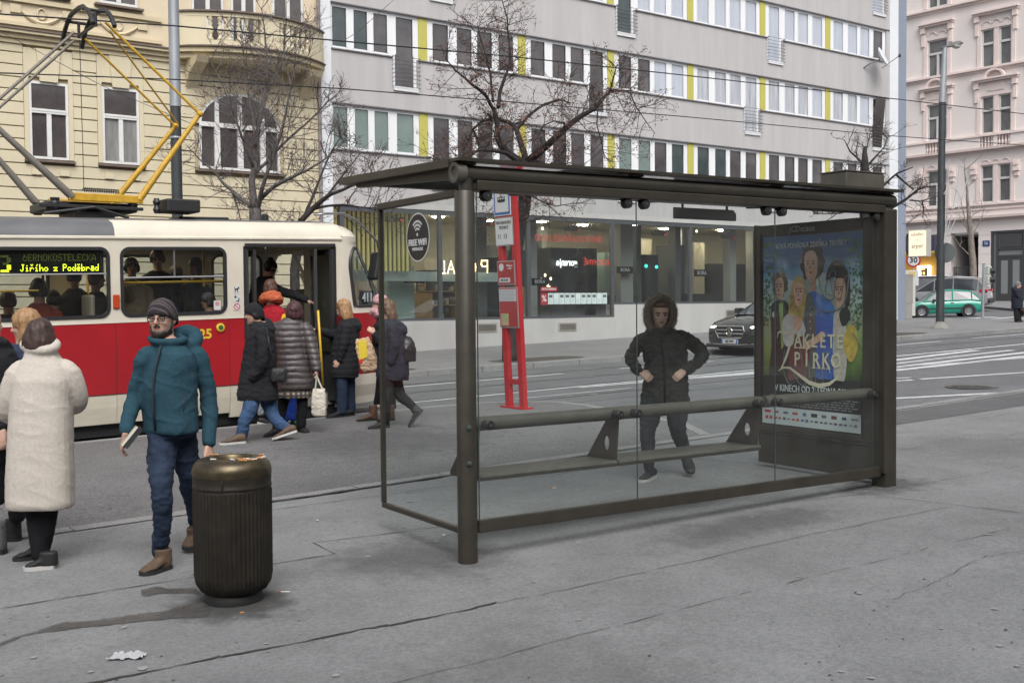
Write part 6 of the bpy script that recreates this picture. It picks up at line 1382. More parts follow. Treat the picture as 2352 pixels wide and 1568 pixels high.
# traffic light
tb = gnd(2257, 732); td = depth(tb); to = empty('traffic_light', tb, 'grey pedestrian traffic light pole at the zebra crossing', 'traffic light')
m = MB(); m.tube([tb, at_d(2260, 605, td)], .055, 14); m.build('light_pole', M_zinc, to, smooth=40)
m = MB(); c = at_d(2268, 632, td)
for k in (-1, 1): m.bbox(-.13, .13, -.11, .11, k * .19 - .17, k * .19 + .17, .03, 0, Matrix.Translation(c))
m.build('light_box', mat('light_box_pale', (.42, .45, .40), .5), to)
m = MB()
for k in (-1, 1): m.lathe([(.10, 0), (.11, .16), (.09, .16)], c + V((.02, -.11, k * .17)), 12, ax=V((.6, -.8, 0)), cap=False)
m.build('light_hood', M_rub, to)
# 30 zone sign with plate below
sdp = 58.0; c = at_d(2098, 598, sdp); s30 = empty('speed_sign', V((c.x, c.y, gz(c.x))), 'round red rimmed 30 speed limit sign under the lit box sign', 'road sign')
m = MB(); m.tube([(c.x, c.y, gz(c.x)), (c.x, c.y, c.z + .3)], .04, 8); m.build('sign_pole', M_zinc, s30)
nv = (CAM - c); nv.z = 0; nv.normalize(); rx_ = V((0, 0, 1)).cross(nv)
m = MB(); m.lathe([(0, .03), (.37, .03), (.37, .045), (0, .045)], c, 28, ax=nv); o = m.build('sign_disc', mat('sign_red', (.40, .03, .04), .5), s30); m = MB(); m.lathe([(0, .046), (.275, .046), (.275, .05), (0, .05)], c, 28, ax=nv); m.build('sign_field', M_swhite, o); text('30', .40, M_sblk, o, c + nv * .056, rx_, (0, 0, 1), bold=.012)
m = MB(); m.box(-.26, .26, -.02, .02, -1.32, -.52, 0, frame(c + nv * .05, rx_, -nv).to_3x3().to_4x4() if False else Matrix.Translation(c + nv * .05) @ Matrix((rx_, nv, V((0, 0, 1)))).transposed().to_4x4()); m.build('sign_plate', M_swhite, s30)
# lit box sign on the end of the apartment block
x0 = 39.37; ya, yb2 = 26.24, 25.28; z0, z1 = at_x(2065, 590, x0).z, at_x(2065, 532, x0).z
ls = empty('box_sign', V((x0, (ya + yb2) / 2, z0)), 'glowing white box sign projecting from the blue strip of the grey block', 'sign')
m = MB(); m.bbox(x0, x0 + .30, yb2 - .03, ya - .15, z0 - .03, z1 + .03, .012); m.build('sign_box', mat('sign_box_grey', (.40, .38, .36), .5), ls)
m = MB(); m.box(x0 - .006, x0, yb2, ya - .18, z0, z1); f = m.build('lit_face', mat('lit_face_m', (.25, .22, .18), .6, emit=(1.0, .88, .66), estr=.72), ls); m = MB()
for z in (z0 + .15, z1 - .15): m.box(x0 + .10, x0 + .2, ya - .15, ya + .0, z - .05, z + .05)
m.build('sign_bracket', M_dkgreen, ls)
M_goldl = mat('gold_letter', (.20, .12, .02), .5); yc_ = (yb2 + ya - .18) / 2
text('schüller.', .17, M_goldl, f, (x0 - .008, yc_, z1 - .16), (0, -1, 0), (0, 0, 1)); text('arper', .24, M_goldl, f, (x0 - .008, yc_, z0 + .40), (0, -1, 0), (0, 0, 1)); text('in', .08, M_goldl, f, (x0 - .008, yc_, z1 - .38), (0, -1, 0), (0, 0, 1))
# utility boxes at the corner
M_conc = mat('box_concrete', (.27, .265, .245), .9, var=.08, scale=4, bump=.1)
ub = gnd(2075, 733); m = MB(); dq = depth(ub); wq = 42 / FPX * dq
uo = empty('utility_cabinet', ub, 'grey concrete utility cabinet standing at the corner of the grey block', 'utility cabinet'); UM = Matrix.Translation(ub) @ Matrix.Rotation(R(-37), 4, 'Z')
m.bbox(-.36, .36, 0, .45, 0, .62, .02, 0, UM); m.build('cabinet_base', M_conc, uo); m = MB(); m.bbox(-.38, .38, -.02, .47, .63, 1.82, .02, 0, UM); m.build('cabinet_door', M_conc, uo)
q = gnd(2086, 726); u2 = empty('white_cabinet', q, 'white cabinet with a yellow corner behind the concrete utility cabinet', 'utility cabinet'); UM = Matrix.Translation(q) @ Matrix.Rotation(R(-37), 4, 'Z')
m = MB(); m.bbox(-.75, .35, .1, .55, 0, 2.0, .02, 0, UM); o = m.build('cabinet_body', mat('cabinet_white', (.52, .51, .48), .7), u2); m = MB(); m.box(.05, .345, .092, .0995, 1.72, 1.95, 0, UM); m.build('cabinet_label', mat('cabinet_yellow', (.55, .42, .15), .6), o); text('an', .2, M_sblk, o, UM @ V((-.35, .09, 1.82)), UM.to_3x3() @ V((1, 0, 0)), (0, 0, 1))
# ================================================================= parked cars
M_tyre = mat('tyre', (.016, .016, .017), .8); M_hub = mat('wheel_cover', (.34, .34, .36), .35, .6); M_cglass = mat('car_glass', (.025, .028, .032), .04, spec=.9, col2=(.07, .08, .09), scale=1.2); M_chr = mat('car_chrome', (.55, .55, .56), .15, 1.0); M_trim = mat('car_trim', (.022, .022, .024), .6)
E_head = emis('head_lamp', (1.0, .97, .92), 3.5); M_tail = mat('tail_lamp', (.42, .012, .02), .25, coat=.4)
def car(name, label, cat, loc, head, lower, cabin, paint, hwW, wheels, wr=.30, tilt=SLOPE):
    """lower: (x, z bottom, z belt, half width); cabin: (x, z base, z roof, half width base, half width roof); x forward"""
    o = empty(name, loc, label, cat); c, s = math.cos(head), math.sin(head)
    M = Matrix.Translation(loc) @ Matrix(((1, 0, 0, 0), (0, 1, 0, 0), (SLOPE, 0, 1, 0), (0, 0, 0, 1))) @ Matrix.Rotation(head, 4, 'Z')
    m = MB(); rings = []
    for x, zb, zt, hw in lower:
        hz = zb + (zt - zb) * .62
        pr = [(-hw * .86, zb), (hw * .86, zb), (hw * .97, zb + .10), (hw, hz), (hw * .965, zt - .05), (hw * .90, zt), (hw * .4, zt + .02), (-hw * .4, zt + .02), (-hw * .90, zt), (-hw * .965, zt - .05), (-hw, hz), (-hw * .97, zb + .10)]
        rings.append([M @ V((x, y, z)) for y, z in pr])
    m.loft(rings); body = m.build('body', paint, o, smooth=38)
    g = MB(); rf = MB(); n_ = len(cabin); pl = MB()
    for i in range(n_ - 1):
        a, b = cabin[i], cabin[i + 1]
        for sg in (-1, 1): g.poly([M @ V(q) for q in ((a[0], sg * a[3], a[1]), (b[0], sg * b[3], b[1]), (b[0], sg * b[4], b[2]), (a[0], sg * a[4], a[2]))])
        flat = abs(a[2] - b[2]) < .16 * abs(a[0] - b[0])
        (rf if flat else g).poly([M @ V(q) for q in ((a[0], -a[4], a[2]), (b[0], -b[4], b[2]), (b[0], b[4], b[2]), (a[0], a[4], a[2]))])
    g.build('windows', M_cglass, o)
    roof = [q for q in cabin if q[2] > q[1] + .2]
    for i in range(len(roof) - 1):
        a, b = roof[i], roof[i + 1]
        rf.loft([[M @ V((q[0], y, z)) for y, z in ((-q[4] - .01, q[2] - .03), (-q[4] * .9, q[2] + .025), (0, q[2] + .045), (q[4] * .9, q[2] + .025), (q[4] + .01, q[2] - .03))] for q in (a, b)], 0, True)
    for sg in (-1, 1):
        for i in range(n_):
            a = cabin[i]
            if a[2] > a[1] + .2: pl.tube([M @ V((a[0], sg * a[3], a[1])), M @ V((a[0], sg * (a[4] + .005), a[2]))], .028, 5)
        pl.tube([M @ V((a[0], sg * a[3], a[1] + .01)) for a in cabin], .022, 5); pl.tube([M @ V((a[0], sg * a[4], a[2] - .01)) for a in cabin], .030, 5)
    rf.build('roof', paint, o, smooth=40); pl.build('pillars', paint, o)
    for x in wheels:
        for sg in (-1, 1):
            cc = M @ V((x, sg * (hwW - .09), wr)); ax_ = (M.to_3x3() @ V((0, sg, 0))).normalized()
            m = MB(); m.lathe([(wr * .62, .10), (wr, .085), (wr, -.10), (0, -.10)], cc, 22, ax=ax_, cap=False); w_ = m.build('wheel', M_tyre, o, smooth=40); m = MB(); m.lathe([(0, .10), (wr * .25, .105), (wr * .30, .085), (wr * .55, .09), (wr * .64, .098)], cc, 20, ax=ax_, cap=False)
            m.build('wheel_cover', M_hub, w_, smooth=40); m = MB()
            for k in range(7):
                a_ = 6.283 * k / 7; u_ = ax_.cross(V((0, 0, 1))).normalized(); q = cc + ax_ * .094 + (u_ * math.cos(a_) + V((0, 0, 1)) * math.sin(a_)) * wr * .42; m.lathe([(0, 0), (wr * .09, 0), (wr * .09, .006), (0, .006)], q, 6, ax=ax_)
            m.build('cover_hole', M_trim, w_)
            m = MB(); m.lathe([(wr * 1.22, .088), (wr * 1.22, .094), (wr * 1.0, .094)], cc + V((0, 0, .02)), 22, ax=ax_, cap=False); m.build('wheel_arch', M_trim, o)
    return o, M
# green hatchback in the side street, nose to the left
M_green = mat('paint_green', (0.025, 0.29, 0.215), .25, coat=.6, var=.03, scale=2)
f_, r_ = gnd(2117, 723), gnd(2213, 724.5); dirv = (f_ - r_); wb = math.hypot(dirv.x, dirv.y); hd2 = R(133); wb = 2.45 * .80; dirv = V((math.cos(hd2), math.sin(hd2), 0)); ctr = (f_ + r_) / 2; nrm2 = V((-dirv.y, dirv.x, 0)).normalized(); ctr = gnd(2164, 723) + V((.55, .36, 0)); ctr.z = gz(ctr.x) - .1
k = wb / 2.45
low = [(-1.95 * k, .30, .62, .70), (-1.88 * k, .24, .82, .79), (-1.35 * k, .2, .90, .81), (0, .18, .88, .82), (1.0 * k, .18, .86, .82), (1.25 * k, .2, .83, .81), (1.75 * k, .22, .70, .78), (1.93 * k, .26, .62, .70), (1.98 * k, .32, .55, .62)]
cab_ = [(-1.90 * k, .84, .88, .76, .74), (-1.40 * k, .88, 1.34, .78, .62), (-.40 * k, .88, 1.43, .79, .64), (.38 * k, .87, 1.39, .79, .63), (1.10 * k, .84, .88, .77, .72)]
low = [(x, a * .82, b * .82, c * .84) for x, a, b, c in low]; cab_ = [(x, a * .82, b * .82, c * .84, e_ * .84) for x, a, b, c, e_ in cab_]; gc, GM = car('green_car', 'green hatchback car with black bumpers crossing the side street', 'car', ctr, hd2, low, cab_, M_green, .70, (1.22 * k, -1.22 * k), .25)
GM = GM @ Matrix.Diagonal((1, .84, .82, 1))
m = MB(); m.bbox(1.72 * k, 2.03 * k, -.72, .72, .26, .46, .05, 0, GM); m.build('bumper', M_trim, gc); m = MB(); m.bbox(-2.02 * k, -1.8 * k, -.76, .76, .30, .50, .05, 0, GM); m.build('bumper', M_trim, gc)
for sg in (-1, 1): m = MB(); m.box(-.9 * k, .95 * k, sg * .822 - .008, sg * .822 + .008, .45, .50, 0, GM); m.bbox(.52 * k, .66 * k, sg * .92 - .07, sg * .92 + .07, .86, .98, .02, 0, GM); m.box(-.45 * k, -.30 * k, sg * .825 - .01, sg * .825 + .01, .74, .78, 0, GM); m.build('side_trim', M_trim, gc); m = MB()
for sg in (-1, 1): m.bbox(-1.96 * k, -1.86 * k, sg * .66 - .10, sg * .66 + .12, .55, .80, .02, 0, GM)
m.build('tail_lamp', M_tail, gc); m = MB()
for sg in (-1, 1): m.bbox(1.80 * k, 1.95 * k, sg * .56 - .14, sg * .56 + .14, .50, .64, .02, 0, GM)
m.build('headlamp', M_chr, gc)
# silver sport utility car behind it
M_silver = mat('paint_silver', (0.36, 0.355, 0.37), .3, .3, coat=.5)
rr = at_d(2215, 660, depth(gnd(2245, 713))); sc_ = gnd(2185, 714); sc_ = V((51.2, 31.9, gz(51.2) - .1))
low = [(-2.25, .42, .75, .80), (-2.2, .32, .98, .90), (-1.5, .28, 1.06, .92), (.9, .26, 1.04, .92), (1.3, .28, 1.0, .91), (2.0, .3, .88, .86), (2.25, .36, .72, .74)]
cab_ = [(-2.12, 1.0, 1.06, .82, .80), (-1.75, 1.02, 1.60, .84, .66), (-.6, 1.04, 1.70, .86, .70), (.3, 1.03, 1.64, .86, .68), (1.25, 1.0, 1.04, .84, .78)]
suv, SM2 = car('silver_car', 'silver sport utility car parked behind the green hatchback, tail lamp showing', 'car', sc_, R(112), low, cab_, M_silver, .92, (1.35, -1.35), .36)
m = MB()
for sg in (-1, 1): m.bbox(-2.22, -1.85, sg * .80 - .13, sg * .80 + .12, .96, 1.10, .03, 0, SM2)
m.build('tail_lamp', M_tail, suv); m = MB(); m.box(-2.27, -2.255, -.26, .26, .78, .90, 0, SM2); m.build('number_plate', M_swhite, suv); m = MB(); m.bbox(-2.32, -2.1, -.86, .86, .42, .66, .05, 0, SM2); m.build('bumper', M_trim, suv)
m = MB()
for sg in (-1, 1): m.tube([SM2 @ V((-1.6, sg * .62, 1.68)), SM2 @ V((-.6, sg * .66, 1.77)), SM2 @ V((.2, sg * .64, 1.71))], .025, 6)
m.build('roof_rail', M_chr, suv)
# dark van with a white roof, mostly behind the cabinets
vp = gnd(2100, 713); vc = V((54.3, 35.9, gz(54.3) - .1))
low = [(-2.1, .42, .80, .80), (-2.05, .3, 1.05, .88), (1.3, .28, 1.05, .9), (1.9, .3, .95, .86), (2.15, .36, .75, .74)]
cab_ = [(-2.06, 1.0, 1.62, .86, .76), (-1.95, 1.04, 1.76, .86, .76), (.6, 1.04, 1.76, .86, .74), (1.5, 1.02, 1.06, .84, .76)]
van, VM = car('parked_van', 'dark van with a white roof parked beyond the cabinets and the green car', 'van', vc, R(125), low, cab_, mat('paint_plum', (.05, .03, .045), .35, coat=.4), .9, (1.3, -1.3), .33)
m = MB(); m.bbox(-2.0, .7, -.78, .78, 1.79, 1.86, .03, 0, VM); m.build('roof_cover', M_swhite, van)
# black saloon at the far kerb, headlamps lit
M_black = mat('paint_black', (.012, .012, .014), .2, coat=.8)
bx_, by_ = 20.35, 18.22; bl = V((bx_ + 2.15, by_, gz(bx_ + 2.15) - .1))
low = [(-2.35, .40, .80, .72), (-2.3, .3, .95, .86), (-1.5, .22, .99, .91), (.6, .2, .97, .92), (1.0, .2, .95, .92), (1.6, .2, .90, .90), (2.05, .2, .80, .86), (2.25, .22, .68, .80), (2.33, .28, .60, .70)]
cab_ = [(-1.9, .94, .98, .78, .74), (-1.1, .98, 1.38, .82, .60), (-.2, .98, 1.46, .83, .64), (.35, .97, 1.42, .83, .62), (1.25, .93, .97, .80, .72)]
bk, BM = car('black_saloon', 'black saloon car with lit headlamps facing left at the far kerb', 'car', bl, R(180), low, cab_, M_black, .91, (1.4, -1.45), .33)
m = MB()
for sg in (-1, 1):
    m.ell(BM @ V((2.17, sg * .62, .66)), .10, .17, .065, 14, 8, 0, BM.to_3x3())
m.build('headlamp', E_head, bk, smooth=True)
P = [(-.42, .72), (.42, .72), (.46, .60), (.36, .44), (-.36, .44), (-.46, .60)]
m = MB(); m.prism([BM @ V((2.325, y, z)) for y, z in P], (BM.to_3x3() @ V((.02, 0, 0)))); gr = m.build('grille', M_trim, bk)
m = MB(); m.tube([BM @ V((2.345, y, z)) for y, z in P + P[:1]], .014, 6)
for z in (.54, .63): m.tube([BM @ V((2.35, -.42, z)), BM @ V((2.35, .42, z))], .013, 6)
m.build('grille_bar', M_chr, gr)
m = MB(); ec = BM @ V((2.365, 0, .585)); m.tube([ec + BM.to_3x3() @ V((0, .095 * math.cos(a), .095 * math.sin(a))) for a in [6.283 * k / 20 for k in range(21)]], .011, 6)
for k in range(3):
    a = R(90 + 120 * k); m.tube([ec, ec + BM.to_3x3() @ V((0, .09 * math.cos(a), .09 * math.sin(a)))], [.018, .006], 6)
m.build('emblem', M_chr, gr)
m = MB(); m.bbox(2.34, 2.36, -.26, .26, .30, .41, .004, 0, BM); npl = m.build('number_plate', M_swhite, bk); m = MB(); m.box(2.361, 2.364, -.258, -.215, .303, .407, 0, BM); m.box(2.361, 2.364, .215, .258, .303, .407, 0, BM); m.build('plate_band', M_sblue, npl); text('5SE 5905', .085, M_sblk, npl, BM @ V((2.364, 0, .355)), BM.to_3x3() @ V((0, 1, 0)), (0, 0, 1), wide=.85, bold=.002)
m = MB(); m.bbox(2.24, 2.36, -.78, .78, .20, .29, .03, 0, BM); m.build('bumper_lip', M_trim, bk); m = MB(); m.tube([BM @ V((2.30, -.80, .30)), BM @ V((2.375, 0, .27)), BM @ V((2.30, .80, .30))], .010, 6); m.build('bumper_strip', M_chr, bk)
m = MB()
for sg in (-1, 1): m.bbox(.78, .98, sg * 1.0 - .09, sg * 1.0 + .09, .98, 1.12, .03, 0, BM)
m.build('wing_mirror', M_black, bk)
# ================================================================= winter trees
def tree(name, label, dep0, limbs, seed, barkc, twigc, leafc=None, leafn=0.0, tw=1.0, droop=0.0, levels=(7, 5), lens=(1.0, .45), rad=(.012, .006), lsc=.8):
    """limbs: list of pixel polylines [(u, v, depth offset, radius)], the first one is the trunk from the ground up"""
    rg = random.Random(seed); root = None; tm = MB(); cm = MB()
    def pl(L):
        out = []
        for i in range(len(L) - 1):
            (u0, v0, d0, r0), (u1, v1, d1, r1) = L[i], L[i + 1]; n_ = 4
            for k in range(n_): t = k / n_; out.append((at_d(lerp(u0, u1, t), lerp(v0, v1, t), dep0 + lerp(d0, d1, t)), lerp(r0, r1, t)))
        out.append((at_d(L[-1][0], L[-1][1], dep0 + L[-1][2]), L[-1][3]))
        o2 = []
        for i, (p, r) in enumerate(out):
            j = noise.noise_vector(p * 2.3 + V((seed, 0, 0))) * min(.035, r * .9) if 0 < i else V()
            o2.append((p + j, r))
        return o2
    def twig(p, d, L, r, lev):
        n_ = 5 if lev == 0 else 4; pts = [p]; dd = d.copy()
        for k in range(n_):
            dd = (dd + noise.noise_vector(pts[-1] * 4 + V((seed * 3, lev, k))) * .42 + V((0, 0, .05 - droop))).normalized(); pts.append(pts[-1] + dd * (L / n_))
        cm.tube(pts, [lerp(r, r * .45, k / n_) for k in range(n_ + 1)], 4 if lev == 0 else 3, 0, False)
        if lev + 1 < len(levels):
            for _ in range(rg.randint(max(1, levels[lev + 1] - 2), levels[lev + 1] + 1)):
                t = rg.uniform(.2, 1.0); i = min(int(t * n_), n_ - 1); q = pts[i].lerp(pts[i + 1], t * n_ - i)
                ax = V((rg.gauss(0, 1), rg.gauss(0, 1), rg.gauss(0, .8) + .25)).normalized(); twig(q, (dd * .7 + ax * .9).normalized(), L * rg.uniform(.35, .65) * (1.1 - .4 * t), r * .6, lev + 1)
        if leafc and rg.random() < leafn:
            for _ in range(rg.randint(1, 3)):
                q = pts[rg.randint(2, n_)] + V((rg.gauss(0, .03), rg.gauss(0, .03), rg.gauss(0, .03))); s = rg.uniform(.012, .026); a = V((rg.gauss(0, 1), rg.gauss(0, 1), rg.gauss(0, 1))).normalized() * s; b = a.cross(V((rg.gauss(0, 1), rg.gauss(0, 1), rg.gauss(0, 1)))).normalized() * s * .8
                cm.add([q - a, q + b, q + a, q - b], [(0, 1, 2, 3)], 1)
    for li, L in enumerate(limbs):
        P = pl(L); tm.tube([p for p, r in P], [r * (1.0 if li == 0 else lsc) for p, r in P], 9)
        n_ = len(P); Lg = sum((P[i + 1][0] - P[i][0]).length for i in range(n_ - 1))
        cnt = int(Lg * levels[0] * tw * (0.35 if li == 0 else 1.0))
        for _ in range(cnt):
            t = rg.uniform(.55 if li == 0 else .12, 1.0) ** .8; i = min(int(t * (n_ - 1)), n_ - 2); q = P[i][0].lerp(P[i + 1][0], t * (n_ - 1) - i); al = (P[i + 1][0] - P[i][0]).normalized()
            ax = V((rg.gauss(0, 1), rg.gauss(0, 1), rg.gauss(0, .8) + .3)).normalized(); ax = (ax - al * ax.dot(al)).normalized()
            twig(q, (al * rg.uniform(.2, .8) + ax).normalized(), lens[0] * rg.uniform(.45, 1.15), rad[0] * rg.uniform(.7, 1.2), 0)
    base = at_d(limbs[0][0][0], limbs[0][0][1], dep0 + limbs[0][0][2])
    root = empty(name, base, label, 'tree')
    tm.build('trunk', mat('bark_' + name + str(seed), barkc, .95, var=.45, scale=12, bump=.9, bscale=40, stretch=(1, 1, .4)), root, smooth=True)
    mats = [mat('twig_' + name + str(seed), twigc, .95)] + ([mat('dry_leaf_' + str(seed), leafc, .9, var=.3, scale=3)] if leafc else [])
    cm.build('crown', mats, root); return root
def q1(x, y): return (x / 1.7218 / 1.7415, y / 1.7218 / 1.7415)
def q2(x, y): return ((1366 + x / 1.7218) / 1.7415, y / 1.7218 / 1.7415)
def q3(x, y): return ((2732 + x / 1.7229) / 1.7415, y / 1.7229 / 1.7415)
def lb_(f, P, R_, D=None): return [(*f(*p), (D[i] if D else 0), r) for i, (p, r) in enumerate(zip(P, R_))]
d2 = depth(gnd(1172, 829))
L2 = [[(1172, 831, 0, .20), (1171, 760, 0, .17), (1170, 700, 0, .15), (1176, 610, .0, .15), (1192, 540, 0, .145), (1205, 470, 0, .15), (1207, 410, 0, .17), (1208, 368, 0, .15)],
      lb_(q2, [(1255, 1120), (1160, 1060), (1095, 1000), (1072, 940), (1062, 830), (1052, 740)], [.12, .10, .09, .085, .075, .06], [0, -.1, -.2, -.3, -.3, -.3]),
      lb_(q2, [(1060, 760), (1000, 670), (930, 600), (870, 560), (780, 480), (715, 405)], [.055, .05, .045, .035, .025, .012], [-.3, -.5, -.8, -1.0, -1.2, -1.4]),
      lb_(q2, [(1080, 740), (1092, 660), (1120, 530), (1165, 440), (1152, 270), (1140, 130), (1105, 0)], [.06, .055, .045, .035, .03, .022, .012], [-.3, 0, .1, .2, .3, .4, .4]),
      lb_(q2, [(1045, 700), (1030, 560), (1010, 430), (965, 290), (935, 170)], [.04, .032, .025, .018, .010], [-.3, .2, .4, .5, .6]),
      lb_(q2, [(1270, 1110), (1240, 1000), (1205, 890), (1150, 840), (1060, 815), (980, 830), (905, 890), (930, 960), (945, 1020)], [.10, .085, .075, .055, .05, .045, .04, .03, .015], [0, .3, .5, .6, .8, 1.0, 1.1, 1.2, 1.2]),
      lb_(q2, [(1205, 890), (1290, 800), (1400, 720), (1500, 690), (1580, 710)], [.055, .045, .04, .03, .015], [.5, .7, 1.0, 1.3, 1.5]),
      lb_(q2, [(1290, 1110), (1340, 1060), (1420, 1000), (1540, 890), (1640, 810), (1740, 750), (1800, 680), (1850, 630), (1930, 625), (2000, 622)], [.13, .12, .10, .085, .075, .06, .05, .04, .022, .012], [0, -.2, -.4, -.5, -.5, -.5, -.5, -.5, -.5, -.5]),
      lb_(q2, [(1850, 630), (1870, 540), (1895, 450)], [.035, .022, .010], [-.5, -.6, -.7]), lb_(q2, [(1990, 640), (2030, 740), (2090, 830), (2160, 920)], [.02, .015, .012, .008], [-.5, -.5, -.6, -.6]),
      lb_(q2, [(1230, 1120), (1130, 1050), (1040, 1030), (940, 1040), (830, 1110), (740, 1150)], [.08, .06, .05, .04, .03, .02], [0, -.5, -.8, -1.1, -1.4, -1.6]),
      lb_(q2, [(1540, 900), (1530, 850), (1460, 835), (1390, 870), (1345, 960)], [.03, .025, .02, .018, .012], [-.5, -.7, -.9, -1, -1]),
      lb_(q2, [(1765, 760), (1760, 860), (1790, 980), (1815, 1100)], [.02, .018, .014, .010], [-.5, -.6, -.6, -.6]),
      lb_(q2, [(1300, 1090), (1380, 1130), (1480, 1150), (1580, 1120)], [.07, .05, .03, .012], [0, -.4, -.7, -.9]),
      lb_(q2, [(1275, 1330), (1360, 1380), (1480, 1420), (1620, 1400)], [.03, .02, .014, .008], [0, -.5, -.8, -1]), lb_(q2, [(1240, 1340), (1130, 1360), (1000, 1370), (880, 1350)], [.03, .02, .014, .008], [0, -.5, -.8, -1])]
tree('street_tree', 'gnarled bare street tree with dark limbs and withered brown leaves above the shelter', d2, L2, 21, (.026, .021, .020), (.036, .029, .028), (.16, .078, .058), .72, 1.0, .06, (11, 6, 3), (.85,), (.0085,))
d1 = depth(at_y(590, 500, 20.6)); gb_ = at_d(590, 500, d1)
base_v = CY + (CAM - V((at_d(590, 500, d1).x, at_d(590, 500, d1).y, gz(gb_.x)))).z * 0
def vbase(u, d): # row at which the ground lies at this depth
    lo, hi = 600.0, 1200.0
    for _ in range(40):
        mid_ = (lo + hi) / 2; p = at_d(u, mid_, d)
        if p.z > gz(p.x): lo = mid_
        else: hi = mid_
    return lo
L1 = [[(590, vbase(590, d1), 0, .15), (590, 620, 0, .13), (586, 480, 0, .12)], lb_(q1, [(1745, 1440), (1740, 1250), (1755, 1160), (1760, 1000), (1790, 830), (1830, 640), (1840, 400), (1825, 230), (1800, 60)], [.10, .085, .075, .06, .05, .04, .03, .02, .010], [0, 0, 0, .1, .1, .2, .2, .2, .2]),
      lb_(q1, [(1770, 1450), (1800, 1330), (1830, 1200), (1905, 1000), (1960, 820), (2010, 560), (2040, 330)], [.07, .055, .045, .04, .03, .02, .010], [0, -.2, -.4, -.5, -.6, -.7, -.8]),
      lb_(q1, [(1730, 1430), (1640, 1350), (1570, 1290), (1490, 1200), (1390, 1110), (1290, 1010)], [.06, .05, .04, .032, .022, .010], [0, .2, .4, .5, .6, .7]),
      lb_(q1, [(1785, 1380), (1880, 1290), (2000, 1230), (2110, 1180), (2260, 1080), (2390, 960)], [.06, .05, .04, .03, .02, .010], [0, -.3, -.5, -.7, -.8, -.9]),
      lb_(q1, [(1765, 1190), (1860, 1080), (1960, 980), (2100, 860), (2220, 740), (2330, 640)], [.045, .04, .032, .025, .018, .010], [0, .2, .3, .4, .5, .6]),
      lb_(q1, [(1750, 1170), (1700, 1030), (1660, 920), (1600, 760), (1540, 600), (1450, 420)], [.04, .035, .028, .022, .015, .009], [0, -.3, -.5, -.6, -.7, -.8]),
      lb_(q1, [(1760, 1000), (1740, 800), (1700, 600), (1680, 400), (1660, 250)], [.03, .025, .02, .014, .008], [0, .3, .4, .5, .6]),
      lb_(q1, [(1830, 640), (1900, 520), (1960, 380), (1960, 200)], [.025, .02, .014, .008], [.2, .5, .6, .7]),
      lb_(q1, [(1600, 1320), (1640, 1440), (1660, 1530)], [.03, .02, .014], [.3, .3, .3])]
tree('street_tree', 'bare grey street tree with fine upright twigs behind the tram', d1, L1, 22, (.10, .09, .088), (.115, .10, .10), (.17, .09, .07), .10, 1.0, -.04, (10, 6, 3), (.9,), (.009,))
d4 = d1 + .6
L4 = [[(676, vbase(676, d4), 0, .11), (678, 620, 0, .10), (690, 510, 0, .09)], [(690, 510, 0, .08), (720, 480, 0, .07), (760, 446, -.3, .05), (800, 428, -.5, .035), (850, 412, -.8, .02), (890, 400, -1, .01)], [(700, 500, 0, .05), (730, 420, .3, .03), (760, 350, .5, .02), (800, 290, .7, .01)], [(720, 480, 0, .04), (790, 470, -.3, .025), (850, 480, -.6, .015), (905, 500, -.9, .008)], [(745, 460, 0, .04), (790, 400, .3, .025), (830, 350, .5, .012)]]
tree('street_tree', 'low leaning bare tree reaching over the tram front towards the shelter roof', d4, L4, 23, (.055, .048, .046), (.07, .06, .058), (.18, .09, .07), .30, 1.0, .02, (7, 5, 2), (.8,), (.010,))
d3 = depth(gp(28.6, 19.55))
L3 = [[(2000, vbase(2000, d3), 0, .22), (1996, 640, 0, .2), (1990, 520, 0, .19), (1988, 440, 0, .19), (1986, 395, 0, .18)], lb_(q3, [(1250, 1190), (1252, 1100), (1254, 1010)], [.17, .12, .06], [0, 0, 0]), lb_(q3, [(1250, 1150), (1200, 1085), (1150, 1040), (1110, 960)], [.06, .04, .03, .012]),
      lb_(q3, [(1255, 1160), (1330, 1080), (1390, 1010), (1420, 930)], [.05, .035, .02, .01]), lb_(q3, [(1240, 1200), (1180, 1180), (1120, 1210), (1060, 1260)], [.05, .035, .02, .01]), lb_(q3, [(1255, 1100), (1270, 1000), (1290, 900)], [.03, .02, .008]),
      lb_(q3, [(1300, 1320), (1380, 1280), (1480, 1195), (1585, 1152)], [.06, .05, .035, .018], [0, 0, -.1, -.2]), lb_(q3, [(1470, 1205), (1530, 1260), (1590, 1305)], [.045, .035, .025]),
      lb_(q3, [(1380, 1450), (1440, 1430), (1540, 1370), (1620, 1305), (1700, 1285)], [.075, .065, .05, .04, .022], [0, -.2, -.4, -.5, -.6]), lb_(q3, [(1560, 1380), (1640, 1385), (1720, 1360)], [.03, .024, .012], [-.4, -.5, -.6]), lb_(q3, [(1650, 1390), (1660, 1440), (1650, 1500)], [.03, .025, .015], [-.5, -.5, -.5]),
      [(1985, 470, 0, .08), (1960, 455, 0, .05), (1920, 470, -.3, .03), (1880, 465, -.5, .015)], [(1985, 478, 0, .06), (1930, 490, -.4, .03), (1870, 492, -.7, .012)]]
tree('street_tree', 'pollarded street tree with stubby cut limbs behind the right shelter post', d3, L3, 24, (.032, .027, .027), (.05, .04, .04), (.12, .07, .05), .15, 1.1, .02, (7, 4, 2), (.75,), (.012,))
d5 = 60.0
